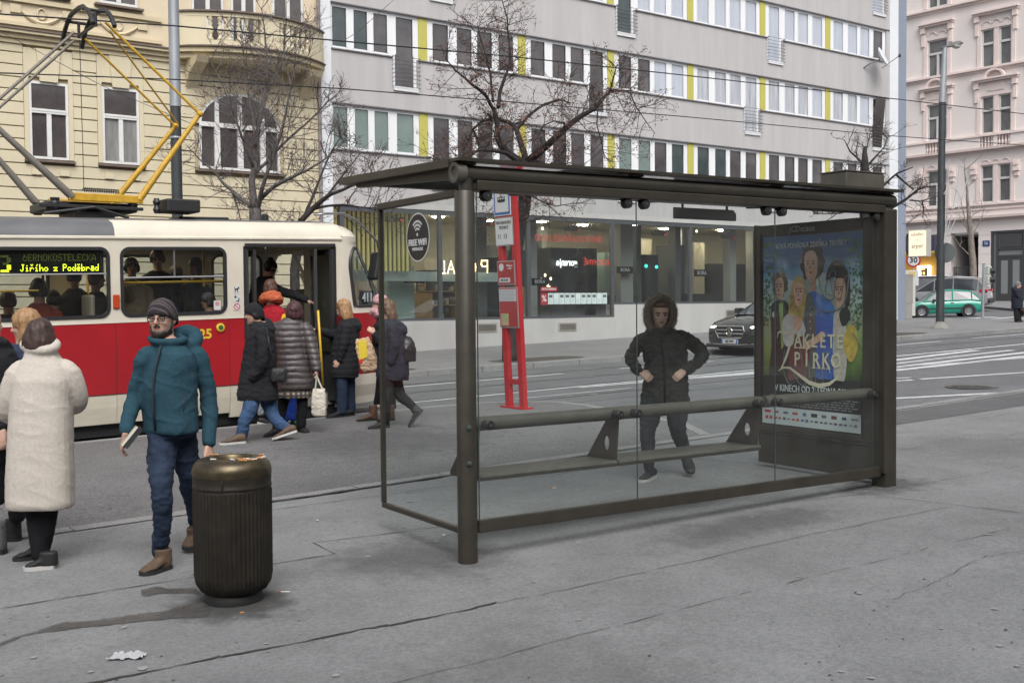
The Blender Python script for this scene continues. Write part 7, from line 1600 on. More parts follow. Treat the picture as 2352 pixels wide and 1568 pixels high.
L5 = [[(2238, vbase(2238, d5), 0, .20), (2234, 600, 0, .18), (2229, 536, 0, .15), (2225, 490, 0, .10), (2219, 420, 0, .05), (2214, 385, 0, .02)], [(2229, 560, 0, .06), (2215, 500, 0, .04), (2205, 450, 0, .015)], [(2232, 590, 0, .05), (2205, 565, 0, .03), (2185, 535, 0, .012)], [(2230, 545, 0, .05), (2250, 510, 0, .03), (2265, 470, 0, .012)]]
tree('young_tree', 'slim young birch with pale bark before the pink house passage', d5, L5, 25, (.20, .17, .15), (.16, .13, .12), None, 0, .5, -.05, (3, 3), (1.4,), (.02,))
gq = at_d(2238, 640, d5); m = MB(); gz_ = gz(gq.x)
for dx in (-.6, .6):
    m.tube([(gq.x, gq.y + dx, gz_), (gq.x, gq.y + dx, gz_ + 1.6)], .05, 6)
m.tube([(gq.x, gq.y - .8, gz_ + 1.5), (gq.x, gq.y + .8, gz_ + 1.5)], .06, 6); tag(m.build('tree_guard', mat('guard_wood', (.20, .16, .11), .9)), 'low wooden guard frame round the young birch', 'tree guard')
# ================================================================= people: builders
def fuse(mb, voxel, smooth=3, factor=.5):
    """one continuous surface from overlapping closed pieces"""
    me = bpy.data.meshes.new('tmp'); me.from_pydata(mb.v, [], mb.f); me.update()
    bm = bmesh.new(); bm.from_mesh(me); bmesh.ops.recalc_face_normals(bm, faces=bm.faces[:]); bm.to_mesh(me); bm.free()
    o = bpy.data.objects.new('tmp', me); COL.objects.link(o)
    r = o.modifiers.new('r', 'REMESH'); r.mode = 'VOXEL'; r.voxel_size = voxel; r.adaptivity = 0
    if smooth: q = o.modifiers.new('s', 'SMOOTH'); q.iterations = smooth; q.factor = factor
    dg = bpy.context.evaluated_depsgraph_get(); dg.update(); m2 = bpy.data.meshes.new_from_object(o.evaluated_get(dg))
    out = MB(); out.v = [tuple(v.co) for v in m2.vertices]; out.f = [tuple(p.vertices) for p in m2.polygons]; out.m = [0] * len(out.f); out.n = [v.normal.copy() for v in m2.vertices]
    bpy.data.objects.remove(o); bpy.data.meshes.remove(me); bpy.data.meshes.remove(m2); return out
def wrinkle(mb, amp=.006, freq=7, seed=0, puff=0, pitch=.075, streak=None, fuzz=0, z0=0):
    for i, p in enumerate(mb.v):
        q = V(p); n = mb.n[i]; h = 0
        if amp: a_ = noise.noise(V((q.x * freq, q.y * freq, q.z * freq * 1.7 + seed))); b_ = 1 - 2 * abs(noise.noise(V((q.x * freq * 1.3 + q.z * 2, q.y * freq * 1.3, q.z * freq * 2.6 + seed)))); h += amp * (.8 * a_ + .75 * b_ * b_ * b_ + .4 * noise.noise(V((q.x * freq * 2.3, q.y * freq * 2.3, q.z * freq * 3.5 + seed))))
        if puff: h += puff * (abs(math.sin(math.pi * (q.z - z0 + .012 * noise.noise(q * 5)) / pitch)) ** .45 - .6)
        if streak: h += streak * noise.noise(V((q.x * 55, q.y * 55, q.z * 6 + seed)))
        if fuzz: h += fuzz * noise.noise(q * 48) + fuzz * .6 * noise.noise(q * 95)
        mb.v[i] = tuple(q + n * h)
    return mb
def ering(c, W, F, a, b, n=22, p=2.3):
    out = []
    for k in range(n):
        t = 6.28319 * k / n; cs, sn = math.cos(t), math.sin(t)
        out.append(c + W * (a * math.copysign(abs(cs) ** (2 / p), cs)) + F * (b * math.copysign(abs(sn) ** (2 / p), sn)))
    return out
def limb(mb, pts, rr, n=12, sub=3):
    """smooth tapering tube with rounded ends"""
    P, Q = [], []; N = len(pts)
    for i in range(N - 1):
        p0, p1, p2, p3 = pts[max(i - 1, 0)], pts[i], pts[i + 1], pts[min(i + 2, N - 1)]
        for k in range(sub):
            t = k / sub; P.append(.5 * ((2 * p1) + (p2 - p0) * t + (2 * p0 - 5 * p1 + 4 * p2 - p3) * t * t + (3 * p1 - p0 - 3 * p2 + p3) * t ** 3)); Q.append(lerp(rr[i], rr[i + 1], t))
    P.append(pts[-1]); Q.append(rr[-1])
    d0 = (P[0] - P[1]).normalized(); d1 = (P[-1] - P[-2]).normalized()
    P = [P[0] + d0 * Q[0] * .55, P[0] + d0 * Q[0] * .35] + P + [P[-1] + d1 * Q[-1] * .35, P[-1] + d1 * Q[-1] * .55]; Q = [Q[0] * .35, Q[0] * .8] + Q + [Q[-1] * .8, Q[-1] * .35]
    mb.tube(P, Q, n)
FH = V((FW.x, FW.y, 0)).normalized(); RH = V((RT.x, RT.y, 0)).normalized(); ZU = V((0, 0, 1))
def facing(deg): a = R(deg); return (-FH * math.cos(a) + RH * math.sin(a)).normalized()
M_skinA = mat('skin_light', (0.50, 0.30, 0.225), .5, var=.10, scale=14); M_lip = mat('lips', (.34, .13, .115), .45); M_dark = mat('eye_dark', (.035, .025, .022), .35)
HEADP = [(-.50, .10, .27, .02), (-.46, .155, .335, .06), (-.40, .20, .365, .10), (-.30, .255, .375, .20), (-.20, .285, .375, .29), (-.08, .31, .362, .36), (0, .322, .350, .395), (.07, .332, .378, .41), (.14, .338, .382, .42), (.25, .33, .365, .42), (.35, .29, .31, .375), (.43, .22, .225, .29), (.485, .12, .12, .16), (.5, .04, .04, .05)]
class Fig:
    def __init__(s, d, fy, label, seed=1, voxel=.010, skin=None):
        s.d = d; s.F = facing(fy); s.W = s.F.cross(ZU).normalized(); s.label = label; s.body = MB(); s.parts = []; s.seed = seed; s.voxel = voxel; s.H = None; s.skin = skin or M_skinA
    def P(s, q):
        if isinstance(q, Vector): return q
        if q[0] == 'g': return gnd(q[1], q[2]) + V((0, 0, q[3] if len(q) > 3 else 0))
        return at_d(q[0], q[1], s.d + (q[2] if len(q) > 2 else 0))
    def torso(s, rings, mb=None, core=.72, W=None, F=None, p=2.4):
        W = W or s.W; F = F or s.F; mb = mb or MB()
        mb.loft([ering(s.P((r[0], r[1], r[4] if len(r) > 4 else 0)), W, F, r[2], r[3], p=p) for r in rings])
        if core: s.body.loft([ering(s.P((r[0], r[1], r[4] if len(r) > 4 else 0)), W, F, r[2] * core, r[3] * core) for r in rings[:]])
        return mb
    def limb(s, mb, pts, rr, core=.62):
        P = [s.P(q) for q in pts]; limb(mb, P, rr)
        if core: limb(s.body, P, [r * core for r in rr])
        return mb
    def hand(s, wrist, tip, normal, curl=.35, L=.185, spread=.0, fist=False, thumb=1):
        """palm and five bent fingers; normal = back of the hand, thumb = side"""
        w = s.P(wrist); d = (s.P(tip) - w).normalized(); nz = V(normal); nz = (nz - d * nz.dot(d)).normalized(); sd = d.cross(nz).normalized() * thumb; k = L / .185; b = s.body
        b.loft([ering(w + d * (t * k), sd, nz, a * k, c * k, 14, 2.6) for t, a, c in ((-.02, .024, .019), (.01, .027, .018), (.05, .038, .016), (.085, .041, .015), (.097, .036, .010))])
        fl = (.064, .074, .070, .054); 
        for i in range(4):
            o = w + d * (.092 * k) + sd * ((.030 - .0195 * i) * k); dd = (d + sd * (.10 - .065 * i)).normalized(); pts = [o - dd * .012]; cu = (1.25 if fist else curl) * (1 + .12 * i)
            ang = cu * .4; q = o
            pts.append(q)
            for j, f in enumerate((.45, .31, .24)):
                e = (dd * math.cos(ang) - nz * math.sin(ang)).normalized(); q = q + e * (fl[i] * f * k); pts.append(q); ang += cu
            b.tube(pts, [.0092 * k, .0092 * k, .0085 * k, .0078 * k, .006 * k], 8)
        o = w + d * (.028 * k) + sd * (.026 * k); e1 = (d * .62 + sd * .75 - nz * .35).normalized(); e2 = (d * .95 + sd * .2 - nz * (.7 if fist else .3)).normalized()
        b.tube([o - e1 * .012, o + e1 * (.035 * k), o + e1 * (.035 * k) + e2 * (.030 * k), o + e1 * (.035 * k) + e2 * (.052 * k)], [.0125 * k, .011 * k, .0095 * k, .007 * k], 8)
    def head(s, q, H=.228, yaw=None, pitch=0, roll=0, neck=None, nr=.056):
        c = s.P(q); F = facing(yaw) if yaw is not None else s.F; X = F.cross(ZU).normalized()
        Y = (F * math.cos(R(pitch)) + ZU * math.sin(R(pitch))).normalized(); Z = X.cross(Y).normalized(); 
        if roll: M_ = Matrix.Rotation(R(roll), 3, Y); X = M_ @ X; Z = M_ @ Z
        s.hc, s.hX, s.hY, s.hZ, s.H = c, X, Y, Z, H
        b = s.body; rings = []
        for z, w_, f, bk in HEADP:
            rg = []
            for k in range(24):
                t = 6.28319 * k / 24; cs, sn = math.cos(t), math.sin(t)
                rg.append(c + X * (w_ * H * math.copysign(abs(cs) ** .87, cs)) + Y * ((f if sn > 0 else bk) * H * math.copysign(abs(sn) ** .87, sn)) + Z * (z * H))
            rings.append(rg)
        b.loft(rings); h = s.hl
        b.tube([h(0, .34, .10), h(0, .395, .02), h(0, .455, -.07), h(0, .475, -.105), h(0, .40, -.135)], [.025 * H, .032 * H, .045 * H, .05 * H, .04 * H], 10)
        for sg in (-1, 1):
            b.ell(h(sg * .045, .40, -.115), .038 * H, .05 * H, .033 * H, 8, 6); b.ell(h(sg * .335, -.03, -.03), .032 * H, .075 * H, .12 * H, 8, 6, 0, Matrix((X, Y, Z)).transposed())
            b.ell(h(sg * .17, .27, -.12), .10 * H, .08 * H, .08 * H, 8, 6)
        b.ell(h(0, .36, -.265), .10 * H, .045 * H, .028 * H, 10, 6, 0, Matrix((X, Y, Z)).transposed()); b.ell(h(0, .33, -.41), .09 * H, .06 * H, .06 * H, 8, 6)
        n0 = s.P(neck) if neck else c - ZU * (.85 * H) - Y * (.10 * H)
        limb(b, [h(0, -.08, -.25), h(0, -.09, -.5).lerp(n0, .3), n0], [nr, nr * .98, nr * 1.12])
    def hl(s, x, y, z): return s.hc + s.hX * (x * s.H) + s.hY * (y * s.H) + s.hZ * (z * s.H)
    def hring(s, z, w_, f, bk, n=24, e=.9):
        rg = []
        for k in range(n):
            t = 6.28319 * k / n; cs, sn = math.cos(t), math.sin(t); rg.append(s.hl(w_ * math.copysign(abs(cs) ** e, cs), (f if sn > 0 else bk) * math.copysign(abs(sn) ** e, sn), z))
        return rg
    def add(s, name, mb, mats, voxel=.012, smooth=3, label=None, sub=None, shade=True, **kw):
        if voxel: mb = fuse(mb, voxel, smooth)
        if kw: 
            if not voxel: mb.n = [V((0, 0, 0))] * len(mb.v)
            wrinkle(mb, seed=s.seed * 3.7, **kw)
        s.parts.append((name, mb, mats, label, sub, shade)); return mb
    def beanie(s, m, front=.10, back=-.10, top=.60, roll_=True, bulk=1.0):
        mb = MB(); rings = []
        prof = [(0, 1.0), (.12, 1.045), (.35, 1.03), (.6, .90), (.82, .66), (.95, .36), (1.0, .08)]
        for t, sc in prof:
            rg = []
            for k in range(26):
                a = 6.28319 * k / 26; cs, sn = math.cos(a), math.sin(a); zb = lerp(back, front, (sn + 1) / 2); z = lerp(zb, top, t)
                rg.append(s.hl(.375 * bulk * sc * math.copysign(abs(cs) ** .9, cs), (.425 if sn > 0 else .46) * bulk * sc * math.copysign(abs(sn) ** .9, sn) - .015, z))
            rings.append(rg)
        mb.loft(rings); return s.add('hat', mb, m, .010, 2, amp=.003, freq=16)
    def hair(s, m, length=-.45, vol=1.0, front=.30, back=None, sweep=0.0, voxel=.009, wid=None, streak=.006, bun=None, low=None):
        """hair volume over the skull falling to `length` (head heights)"""
        mb = MB(); v = vol; M3 = Matrix((s.hX, s.hY, s.hZ)).transposed()
        mb.ell(s.hl(0, -.05, .125), .372 * v * s.H, .425 * v * s.H, .43 * v * s.H, 24, 16, 0, M3)
        if length < .0:
            rings = []; n_ = 7
            for k in range(n_):
                t = k / (n_ - 1); z = lerp(.12, length, t); w_ = (wid or .40) * v * (1 + .10 * math.sin(t * 3.1) - .18 * max(0, t - .75) * 2); f = lerp(.10, .02, t); bk = .43 * v * (1 + .08 * math.sin(t * 3)) - .05 * t
                rings.append([p - s.hY * (sweep * t * s.H) for p in s.hring(z, w_, f, bk)])
            mb.loft(rings)
        if bun: mb.ell(s.hl(*bun[0]), bun[1] * s.H, bun[1] * s.H, bun[1] * .85 * s.H, 14, 10)
        return s.add('hair', mb, m, voxel, 2, amp=.004, freq=12, streak=streak)
    def shoe(s, heel, toe, up=ZU, w_=.046, h=.085, col=None, sole=None, high=0.0, L=None, name='shoe'):
        a, b = s.P(heel), s.P(toe); d = (b - a); 
        if L: d = d.normalized() * L
        D = d.length; d.normalize(); up = V(up); up = (up - d * up.dot(d)).normalized(); sd = d.cross(up)
        mb = MB(); rings = []
        for t, ww, hh in ((-.03, .5, .55), (.0, .72, .95), (.12, .84, 1.05), (.30, .82, 1.0), (.48, .88, .78), (.65, 1.0, .56), (.82, .95, .46), (.94, .70, .36), (1.0, .34, .24)):
            c = a + d * (t * D); rings.append([c + sd * (ww * w_ * math.copysign(abs(math.cos(q)) ** .8, math.cos(q))) + up * (.018 + (hh * h - .018) * (.5 + .5 * math.sin(q))) for q in [6.28319 * k / 16 for k in range(16)]])
        mb.loft(rings)
        if high: mb.loft([ering(a + d * (.17 * D) + up * z, sd, d, .043, .055, 14) for z in (.02, .06, .06 + high * .5, .06 + high)])
        s.add(name, mb, col, .008, 2, amp=.0025, freq=22, sub=None)
        sm = MB(); out = []
        for t, ww in ((-.04, .45), (0, .75), (.15, .88), (.35, .84), (.6, 1.02), (.8, 1.0), (.95, .74), (1.03, .35)): out.append((t, ww))
        ring = [a + d * (t * D) + sd * (ww * w_ * 1.04) for t, ww in out] + [a + d * (t * D) - sd * (ww * w_ * 1.04) for t, ww in reversed(out)]
        sm.prism(ring, up * .024); s.parts.append(('sole', sm, sole or M_rub, None, name, 40))
    def trousers(s, legs, m, hip=None, wr=(.006, 9), voxel=.012):
        mb = MB()
        for pts, rr in legs: s.limb(mb, pts, rr)
        if hip: s.torso(hip, mb, core=.75)
        s.add('trousers', mb, m, voxel, 3, amp=wr[0], freq=wr[1])
    def glasses(s, m):
        mb = MB()
        for sg in (-1, 1):
            pts = [s.hl(sg * .145 + a, .415, .0 + b) for a, b in rrect(.20, .115, .04, 3)]; mb.tube(pts + pts[:1], .0038, 5); mb.tube([s.hl(sg * .25, .40, .03), s.hl(sg * .345, .20, .03), s.hl(sg * .35, -.05, .0)], .0026, 5)
        mb.tube([s.hl(-.045, .42, .01), s.hl(.045, .42, .01)], .0026, 5); s.parts.append(('glasses', mb, m, None, None, True))
    def done(s, brow=None, lip=True):
        b = fuse(s.body, s.voxel, 2, .4); mats = [s.skin, M_lip, brow or M_dark, M_dark]
        if s.H:
            for i, f in enumerate(b.f):
                p = sum((V(b.v[k]) for k in f), V()) / len(f) - s.hc; x, y, z = p.dot(s.hX) / s.H, p.dot(s.hY) / s.H, p.dot(s.hZ) / s.H
                if y > .22 and abs(x) < .3:
                    ax = abs(x)
                    if ((ax - .14) / .062) ** 2 + ((z - .0) / .026) ** 2 < 1: b.m[i] = 3
                    elif .05 < ax < .23 and abs(z - .085 + .10 * max(0, ax - .15)) < .020: b.m[i] = 2
                    elif ((ax) / .10) ** 2 + ((z + .265) / .026) ** 2 < 1 and y > .3: b.m[i] = 1
        lo = min(p[2] for p in b.v)
        o = b.build('person', mats, smooth=True); tag(o, s.label, 'person'); last = {}
        for name, mb, mt, lab, sub, sh in s.parts:
            q = mb.build(name, mt, last.get(sub, o) if sub else o, smooth=sh); last[name] = q
            if lab: q['label'] = lab
        return o
def cloth(name, c, var=.12, scale=30, rough=.92, bump=.25, bscale=180): return mat('cloth_' + name, c, rough, var=var, scale=scale, bump=bump, bscale=bscale, spec=.25)
M_soleW = mat('sole_white', (.48, .47, .45), .7); M_soleB = mat('sole_black', (.02, .02, .02), .7)
M_black1 = cloth('black', (.016, .017, .020)); M_navy = cloth('navy', (.020, .024, .036)); M_jean = cloth('jeans', (.045, .085, .17), .25, 14); M_djean = cloth('dark_jeans', (.022, .034, .062), .3, 12); M_tight = cloth('tights', (.010, .010, .012))
def hairm(n, c, c2): return mat('hair_' + n, c, .55, col2=c2, scale=55, stretch=(1, 1, .12))
H_brown = hairm('brown', (.065, .035, .028), (.028, .016, .014)); H_blond = hairm('blond', (.42, .25, .12), (.20, .105, .045)); H_dark = hairm('dark', (.022, .014, .013), (.010, .007, .007)); H_wine = hairm('wine', (.075, .022, .028), (.03, .010, .013)); H_curl = hairm('light_brown', (.20, .11, .06), (.075, .04, .024))
def D(u, v): return depth(gnd(u, v))
# ---------------- man in the teal fleece
M_teal = mat('fleece_teal', (.032, .082, .112), .95, col2=(.018, .050, .072), scale=90, stretch=(.5, .5, 2.2), bump=.3, bscale=160, spec=.2); M_zip = mat('zip_dark', (.010, .022, .034), .7)
f = Fig(D(372, 1298), -38, 'bearded man in a teal fleece jacket and striped beanie walking past the litter bin', 1, .0065)
f.head((374, 733), .225, -8, 1, 0, (388, 790))
jk = MB(); f.torso([(394, 993, .180, .135), (393, 985, .188, .143), (391, 940, .182, .145), (388, 885, .186, .150), (389, 845, .190, .138), (391, 815, .172, .112), (389, 795, .115, .09), (385, 778, .082, .080)], jk)
f.limb(jk, [(345, 816, -.03), (332, 826, -.05), (314, 900, -.02), (303, 935, -.06), (289, 992, -.16)], [.056, .060, .053, .050, .040])
f.limb(jk, [(440, 812, .06), (455, 822, .07), (474, 885, .10), (481, 935, .10), (480, 1018, .03)], [.058, .061, .054, .051, .041])
jk.tube([f.P((385 + 40 * math.cos(t) * 1.0, 778 + 8 * math.sin(t), -.10 * math.sin(t))) for t in [6.283 * k / 18 for k in range(19)]], .018, 10)
limb(jk, [f.P(q) for q in ((398, 770, .10), (428, 762, .16), (450, 775, .15), (436, 793, .05), (404, 792, .06))], [.035, .045, .050, .045, .03])
f.add('jacket', jk, M_teal, .009, 3, amp=.008, freq=5)
z = MB(); zp = [f.P((u, v)) for u, v in ((369, 782), (362, 815), (352, 860), (347, 905), (350, 950), (357, 990))]
def onfront(fig, u, v, push): p = fig.P((u, v)); return p + (CAM - p).normalized() * push
z.tube([onfront(f, u, v, q) for u, v, q in ((372, 786, .095), (364, 815, .135), (356, 850, .158), (352, 890, .168), (352, 940, .163), (356, 988, .155))], .009, 6)
z.tube([onfront(f, u, v, q) for u, v, q in ((378, 832, .15), (371, 875, .16))], .006, 6); z.tube([onfront(f, u, v, q) for u, v, q in ((424, 905, .135), (421, 955, .14))], .005, 6)
f.parts.append(('zip', z, M_zip, None, 'jacket', True))
f.hand((287, 998, -.17), (281, 1024, -.15), -FH * .3 + RH * -.8, .55, .18, thumb=1); f.hand((480, 1020, .03), (478, 1050, .0), RH * .8 - FH * .5, .5, .18, thumb=-1)
f.trousers([([(378, 985, -.02), (372, 1045, -.08), (371, 1124, -.20), (373, 1190, -.16), (367, 1270, -.08)], [.095, .088, .064, .056, .046]), ([(412, 985, .05), (427, 1050, .10), (434, 1102, .16), (444, 1160, .36), (454, 1216, .54)], [.092, .084, .062, .054, .044])], M_djean, [(394, 1000, .150, .120), (394, 960, .150, .12)], (.011, 10))
M_boot = mat('boot_brown', (.10, .065, .042), .8, var=.35, scale=18, bump=.3); f.shoe(('g', 387, 1304, .0), ('g', 326, 1322, .0), col=M_boot, sole=M_soleB, w_=.052, h=.10, high=.07); f.shoe((452, 1240, .46), (431, 1264, .30), up=V((0, 0, 1)) + FH * .3, col=M_boot, sole=M_soleB, w_=.05, high=.05)
M_bean = bpy.data.materials.new('beanie_stripes'); M_bean.use_nodes = True; n = M_bean.node_tree.nodes; l = M_bean.node_tree.links; tc = n.new('ShaderNodeTexCoord'); wv = n.new('ShaderNodeTexWave'); wv.inputs['Scale'].default_value = 7; wv.inputs['Distortion'].default_value = 2; wv.bands_direction = 'DIAGONAL'; rp2 = n.new('ShaderNodeValToRGB'); l.new(tc.outputs['Object'], wv.inputs['Vector']); l.new(wv.outputs['Fac'], rp2.inputs[0]); l.new(rp2.outputs[0], n['Principled BSDF'].inputs['Base Color']); n['Principled BSDF'].inputs['Roughness'].default_value = .95
e = rp2.color_ramp.elements; e[0].color = (.022, .018, .022, 1); e[1].color = (.03, .025, .03, 1)
for p_, c_ in ((.35, (.03, .025, .03)), (.42, (.13, .065, .10)), (.55, (.10, .05, .085)), (.60, (.03, .028, .03)), (.80, (.15, .16, .13)), (.86, (.03, .028, .03))):
    q = e.new(p_); q.color = (*c_, 1)
f.beanie(M_bean, .12, -.22, .60)
bd = MB(); M3 = Matrix((f.hX, f.hY, f.hZ)).transposed(); bd.loft([f.hring(*r) for r in ((-.57, .10, .28, .02), (-.53, .17, .35, .04), (-.46, .228, .392, .08), (-.39, .268, .396, .10), (-.335, .288, .372, .10), (-.30, .295, .30, .08))]); bd.ell(f.hl(0, .385, -.212), .135 * f.H, .035 * f.H, .026 * f.H, 10, 6, 0, M3)
for sg in (-1, 1): limb(bd, [f.hl(sg * .28, .04, -.06), f.hl(sg * .27, .10, -.20), f.hl(sg * .20, .20, -.36)], [.045 * f.H, .06 * f.H, .08 * f.H])
f.add('beard', bd, hairm('beard', (.040, .026, .02), (.018, .012, .010)), .006, 1, amp=.003, freq=40); f.glasses(M_rub); f.done(H_dark)
m = MB(); A_, B_ = f.P((284, 1026, -.22)), f.P((320, 981, -.19)); dxy = (B_ - A_).normalized(); nn = dxy.cross(FH).normalized()
yb3 = (FH + RH * .10); yb3 = (yb3 - dxy * yb3.dot(dxy)).normalized(); Mb = frame((A_ + B_) / 2, dxy, yb3); Lb = (B_ - A_).length
m.bbox(-Lb / 2, Lb / 2, -.055, .055, -.011, -.008, .001, 0, Mb); m.bbox(-Lb / 2, Lb / 2, -.055, .055, .008, .011, .001, 0, Mb); m.box(-Lb / 2 + .003, Lb / 2 - .003, -.052, .052, -.008, .008, 1, Mb); tag(m.build('book', [mat('book_cover', (.30, .31, .32), .5), mat('book_pages', (.55, .50, .40), .8)]), 'small pale paperback book held by the man in teal', 'book')
# ---------------- woman in the long pale teddy coat, from behind
M_teddy = mat('teddy_cream', (.56, .51, .455), .98, var=.08, scale=60, bump=.35, bscale=230, spec=.1)
f = Fig(D(92, 1303), 186, 'woman in a long cream teddy coat seen from behind, brown hair tucked in', 2, .009)
f.head((92, 776), .215, 186, -14, 0, (94, 830))
ct = MB(); f.torso([(93, 1166, .195, .140), (93, 1155, .204, .155), (93, 1080, .200, .158), (94, 990, .190, .156), (97, 915, .182, .150), (99, 872, .182, .142), (99, 846, .160, .118), (97, 822, .112, .095), (95, 800, .085, .080)], ct, p=2.6)
f.limb(ct, [(58, 846, 0), (40, 862, -.02), (23, 910, .0), (18, 946, .05), (42, 955, .22)], [.066, .074, .072, .068, .055]); f.limb(ct, [(140, 844, .02), (158, 858, .02), (174, 895, .06), (176, 925, .12), (158, 935, .30)], [.066, .074, .070, .064, .052])
ct.tube([f.P((93 + 37 * math.cos(t), 792 - 12 * math.sin(t), .080 * math.sin(t))) for t in [6.283 * k / 18 for k in range(19)]], .030, 12)
f.add('coat', ct, M_teddy, .010, 4, amp=.004, freq=3.2, fuzz=.0012)
f.hair(H_brown, -.42, 1.06, wid=.40)
f.trousers([([(80, 1130, .0), (84, 1200, 0), (92, 1280, 0)], [.070, .060, .045]), ([(112, 1130, .0), (108, 1200, .02), (96, 1275, .08)], [.070, .058, .042])], M_tight, None, (.003, 9))
M_snk = mat('trainer_black', (.014, .014, .016), .6); f.shoe(('g', 125, 1304), ('g', 56, 1309), col=M_snk, sole=M_soleW, w_=.045, h=.095, high=.05); f.shoe(('g', 108, 1280), ('g', 66, 1284), col=M_snk, sole=M_soleB, w_=.044, h=.095, L=.2)
f.done()
# ---------------- two people at the left edge
f = Fig(7.75, -75, 'woman with long fair hair in a navy quilted jacket half hidden by the cream coat', 3)
f.head((60, 748), .22, -80, -8, 0, (52, 790)); jk = MB(); f.torso([(46, 985, .17, .15), (46, 920, .18, .16), (46, 860, .19, .16), (48, 815, .18, .13), (52, 790, .09, .08)], jk); f.limb(jk, [(40, 815, -.12), (26, 870, -.12), (14, 925, -.1)], [.07, .065, .055]); M_nq = cloth('navy_quilt', (.030, .040, .075)); f.add('jacket', jk, M_nq, .013, 3, amp=.004, puff=.014, pitch=.085)
hm = MB(); f.hair(H_blond, -.85, 1.06, wid=.36, sweep=-.35); f.trousers([([(44, 960, -.05), (42, 1080, -.05), (40, 1190, -.05)], [.095, .07, .055]), ([(50, 960, .1), (52, 1080, .15), (54, 1180, .2)], [.09, .07, .05])], M_black1); 
q = gnd(44, 1215); q2_ = f.P((44, 1215)); f.shoe(V((f.P((44, 1200)).x, f.P((44, 1200)).y, gz(f.P((44, 1200)).x))), V((f.P((20, 1200)).x, f.P((20, 1200)).y, gz(f.P((20, 1200)).x))), col=M_snk, L=.24, high=.1); f.done()
f = Fig(7.35, 150, 'person in a black hooded jacket cut off by the left edge of the picture', 4)
f.head((-28, 745), .22, 150, 0, 0, (-22, 800)); jk = MB(); f.torso([(-24, 1000, .18, .15), (-24, 920, .19, .16), (-22, 840, .20, .15), (-22, 808, .18, .12), (-22, 788, .09, .09)], jk); f.limb(jk, [(8, 815, .02), (16, 860, .0), (10, 940, -.05), (6, 985, -.15)], [.07, .072, .062, .05]); limb(jk, [f.P(q) for q in ((-30, 792, -.1), (2, 790, -.06), (14, 800, .05))], [.05, .055, .04]); f.add('jacket', jk, M_black1, .012, 3, amp=.009, freq=8); f.hair(H_dark, -.3)
f.hand((6, 985, -.16), (4, 1010, -.2), -FH, .7); f.trousers([([(-20, 990), (-14, 1080), (-8, 1150)], [.10, .075, .06]), ([(-2, 990, .05), (4, 1070, .05), (6, 1130, .05)], [.09, .07, .055])], M_tight)
f.shoe(V((f.P((8, 1130)).x, f.P((8, 1130)).y, gz(f.P((8, 1130)).x))), V((f.P((-30, 1130)).x, f.P((-30, 1130)).y, gz(f.P((-30, 1130)).x))), col=mat('fur_boot', (.10, .10, .105), .95, bump=.8, bscale=90), L=.25, w_=.055, h=.11, high=.16); f.done()
# ---------------- woman in black beanie and long dark coat, striding left
f = Fig(D(562, 1012), -82, 'person in a black beanie, long dark coat and blue jeans striding left', 5, .008)
f.head((584, 722), .225, -84, -6, 0, (598, 765)); f.beanie(M_black1, .14, -.28, .62, bulk=1.05)
ct = MB(); f.torso([(592, 918, .165, .235), (592, 905, .175, .235), (594, 850, .170, .205), (597, 800, .175, .180), (599, 770, .185, .15), (600, 752, .15, .125), (598, 738, .085, .085)], ct)
f.limb(ct, [(600, 762, -.17), (604, 800, -.21), (600, 838, -.20), (580, 868, -.16)], [.07, .07, .064, .055]); limb(ct, [f.P(q) for q in ((580, 745, .0), (598, 740, .10), (616, 744, .05), (622, 760, .0), (604, 752, -.12), (582, 752, -.06))], [.035, .05, .06, .055, .045, .03])
f.add('coat', ct, M_black1, .012, 3, amp=.011, freq=7); f.hair(H_dark, -.25, .97)
f.trousers([([(585, 890, -.05), (574, 940, -.1), (562, 965, -.12), (555, 1003, -.08)], [.10, .088, .070, .068]), ([(605, 890, .08), (622, 940, .08), (632, 962, .05), (664, 988, .05)], [.10, .085, .068, .062])], M_jean, None, (.008, 10))
M_walk = mat('shoe_tan_brown', (.085, .055, .035), .7, var=.4, scale=14); f.shoe(('g', 563, 1017), ('g', 514, 1021), col=M_walk, sole=M_soleW, w_=.05, h=.11, L=.28); f.shoe((681, 992, .02), (629, 1009, -.05), up=V((0, 0, 1)) - RH * .35, col=M_walk, sole=M_soleW, w_=.05, h=.10, L=.28)
b = MB(); b.tube([f.P(q) for q in ((612, 752, -.18), (620, 800, -.2), (632, 840, -.19))], .008, 5); f.parts.append(('bag_strap', b, M_rub, None, None, True)); f.done()
m = MB(); p = f.P((640, 848, -.12)); m.bbox(-.05, .05, -.09, .09, -.15, .02, .03, 0, Matrix.Translation(p) @ Matrix.Rotation(math.atan2(RH.y, RH.x) + 1.57, 4, 'Z')); m = fuse(m, .012, 2); wrinkle(m, .006, 9); tag(m.build('shoulder_bag', M_rub, smooth=True), 'black shoulder bag between the dark coat and the brown quilted coat', 'bag')
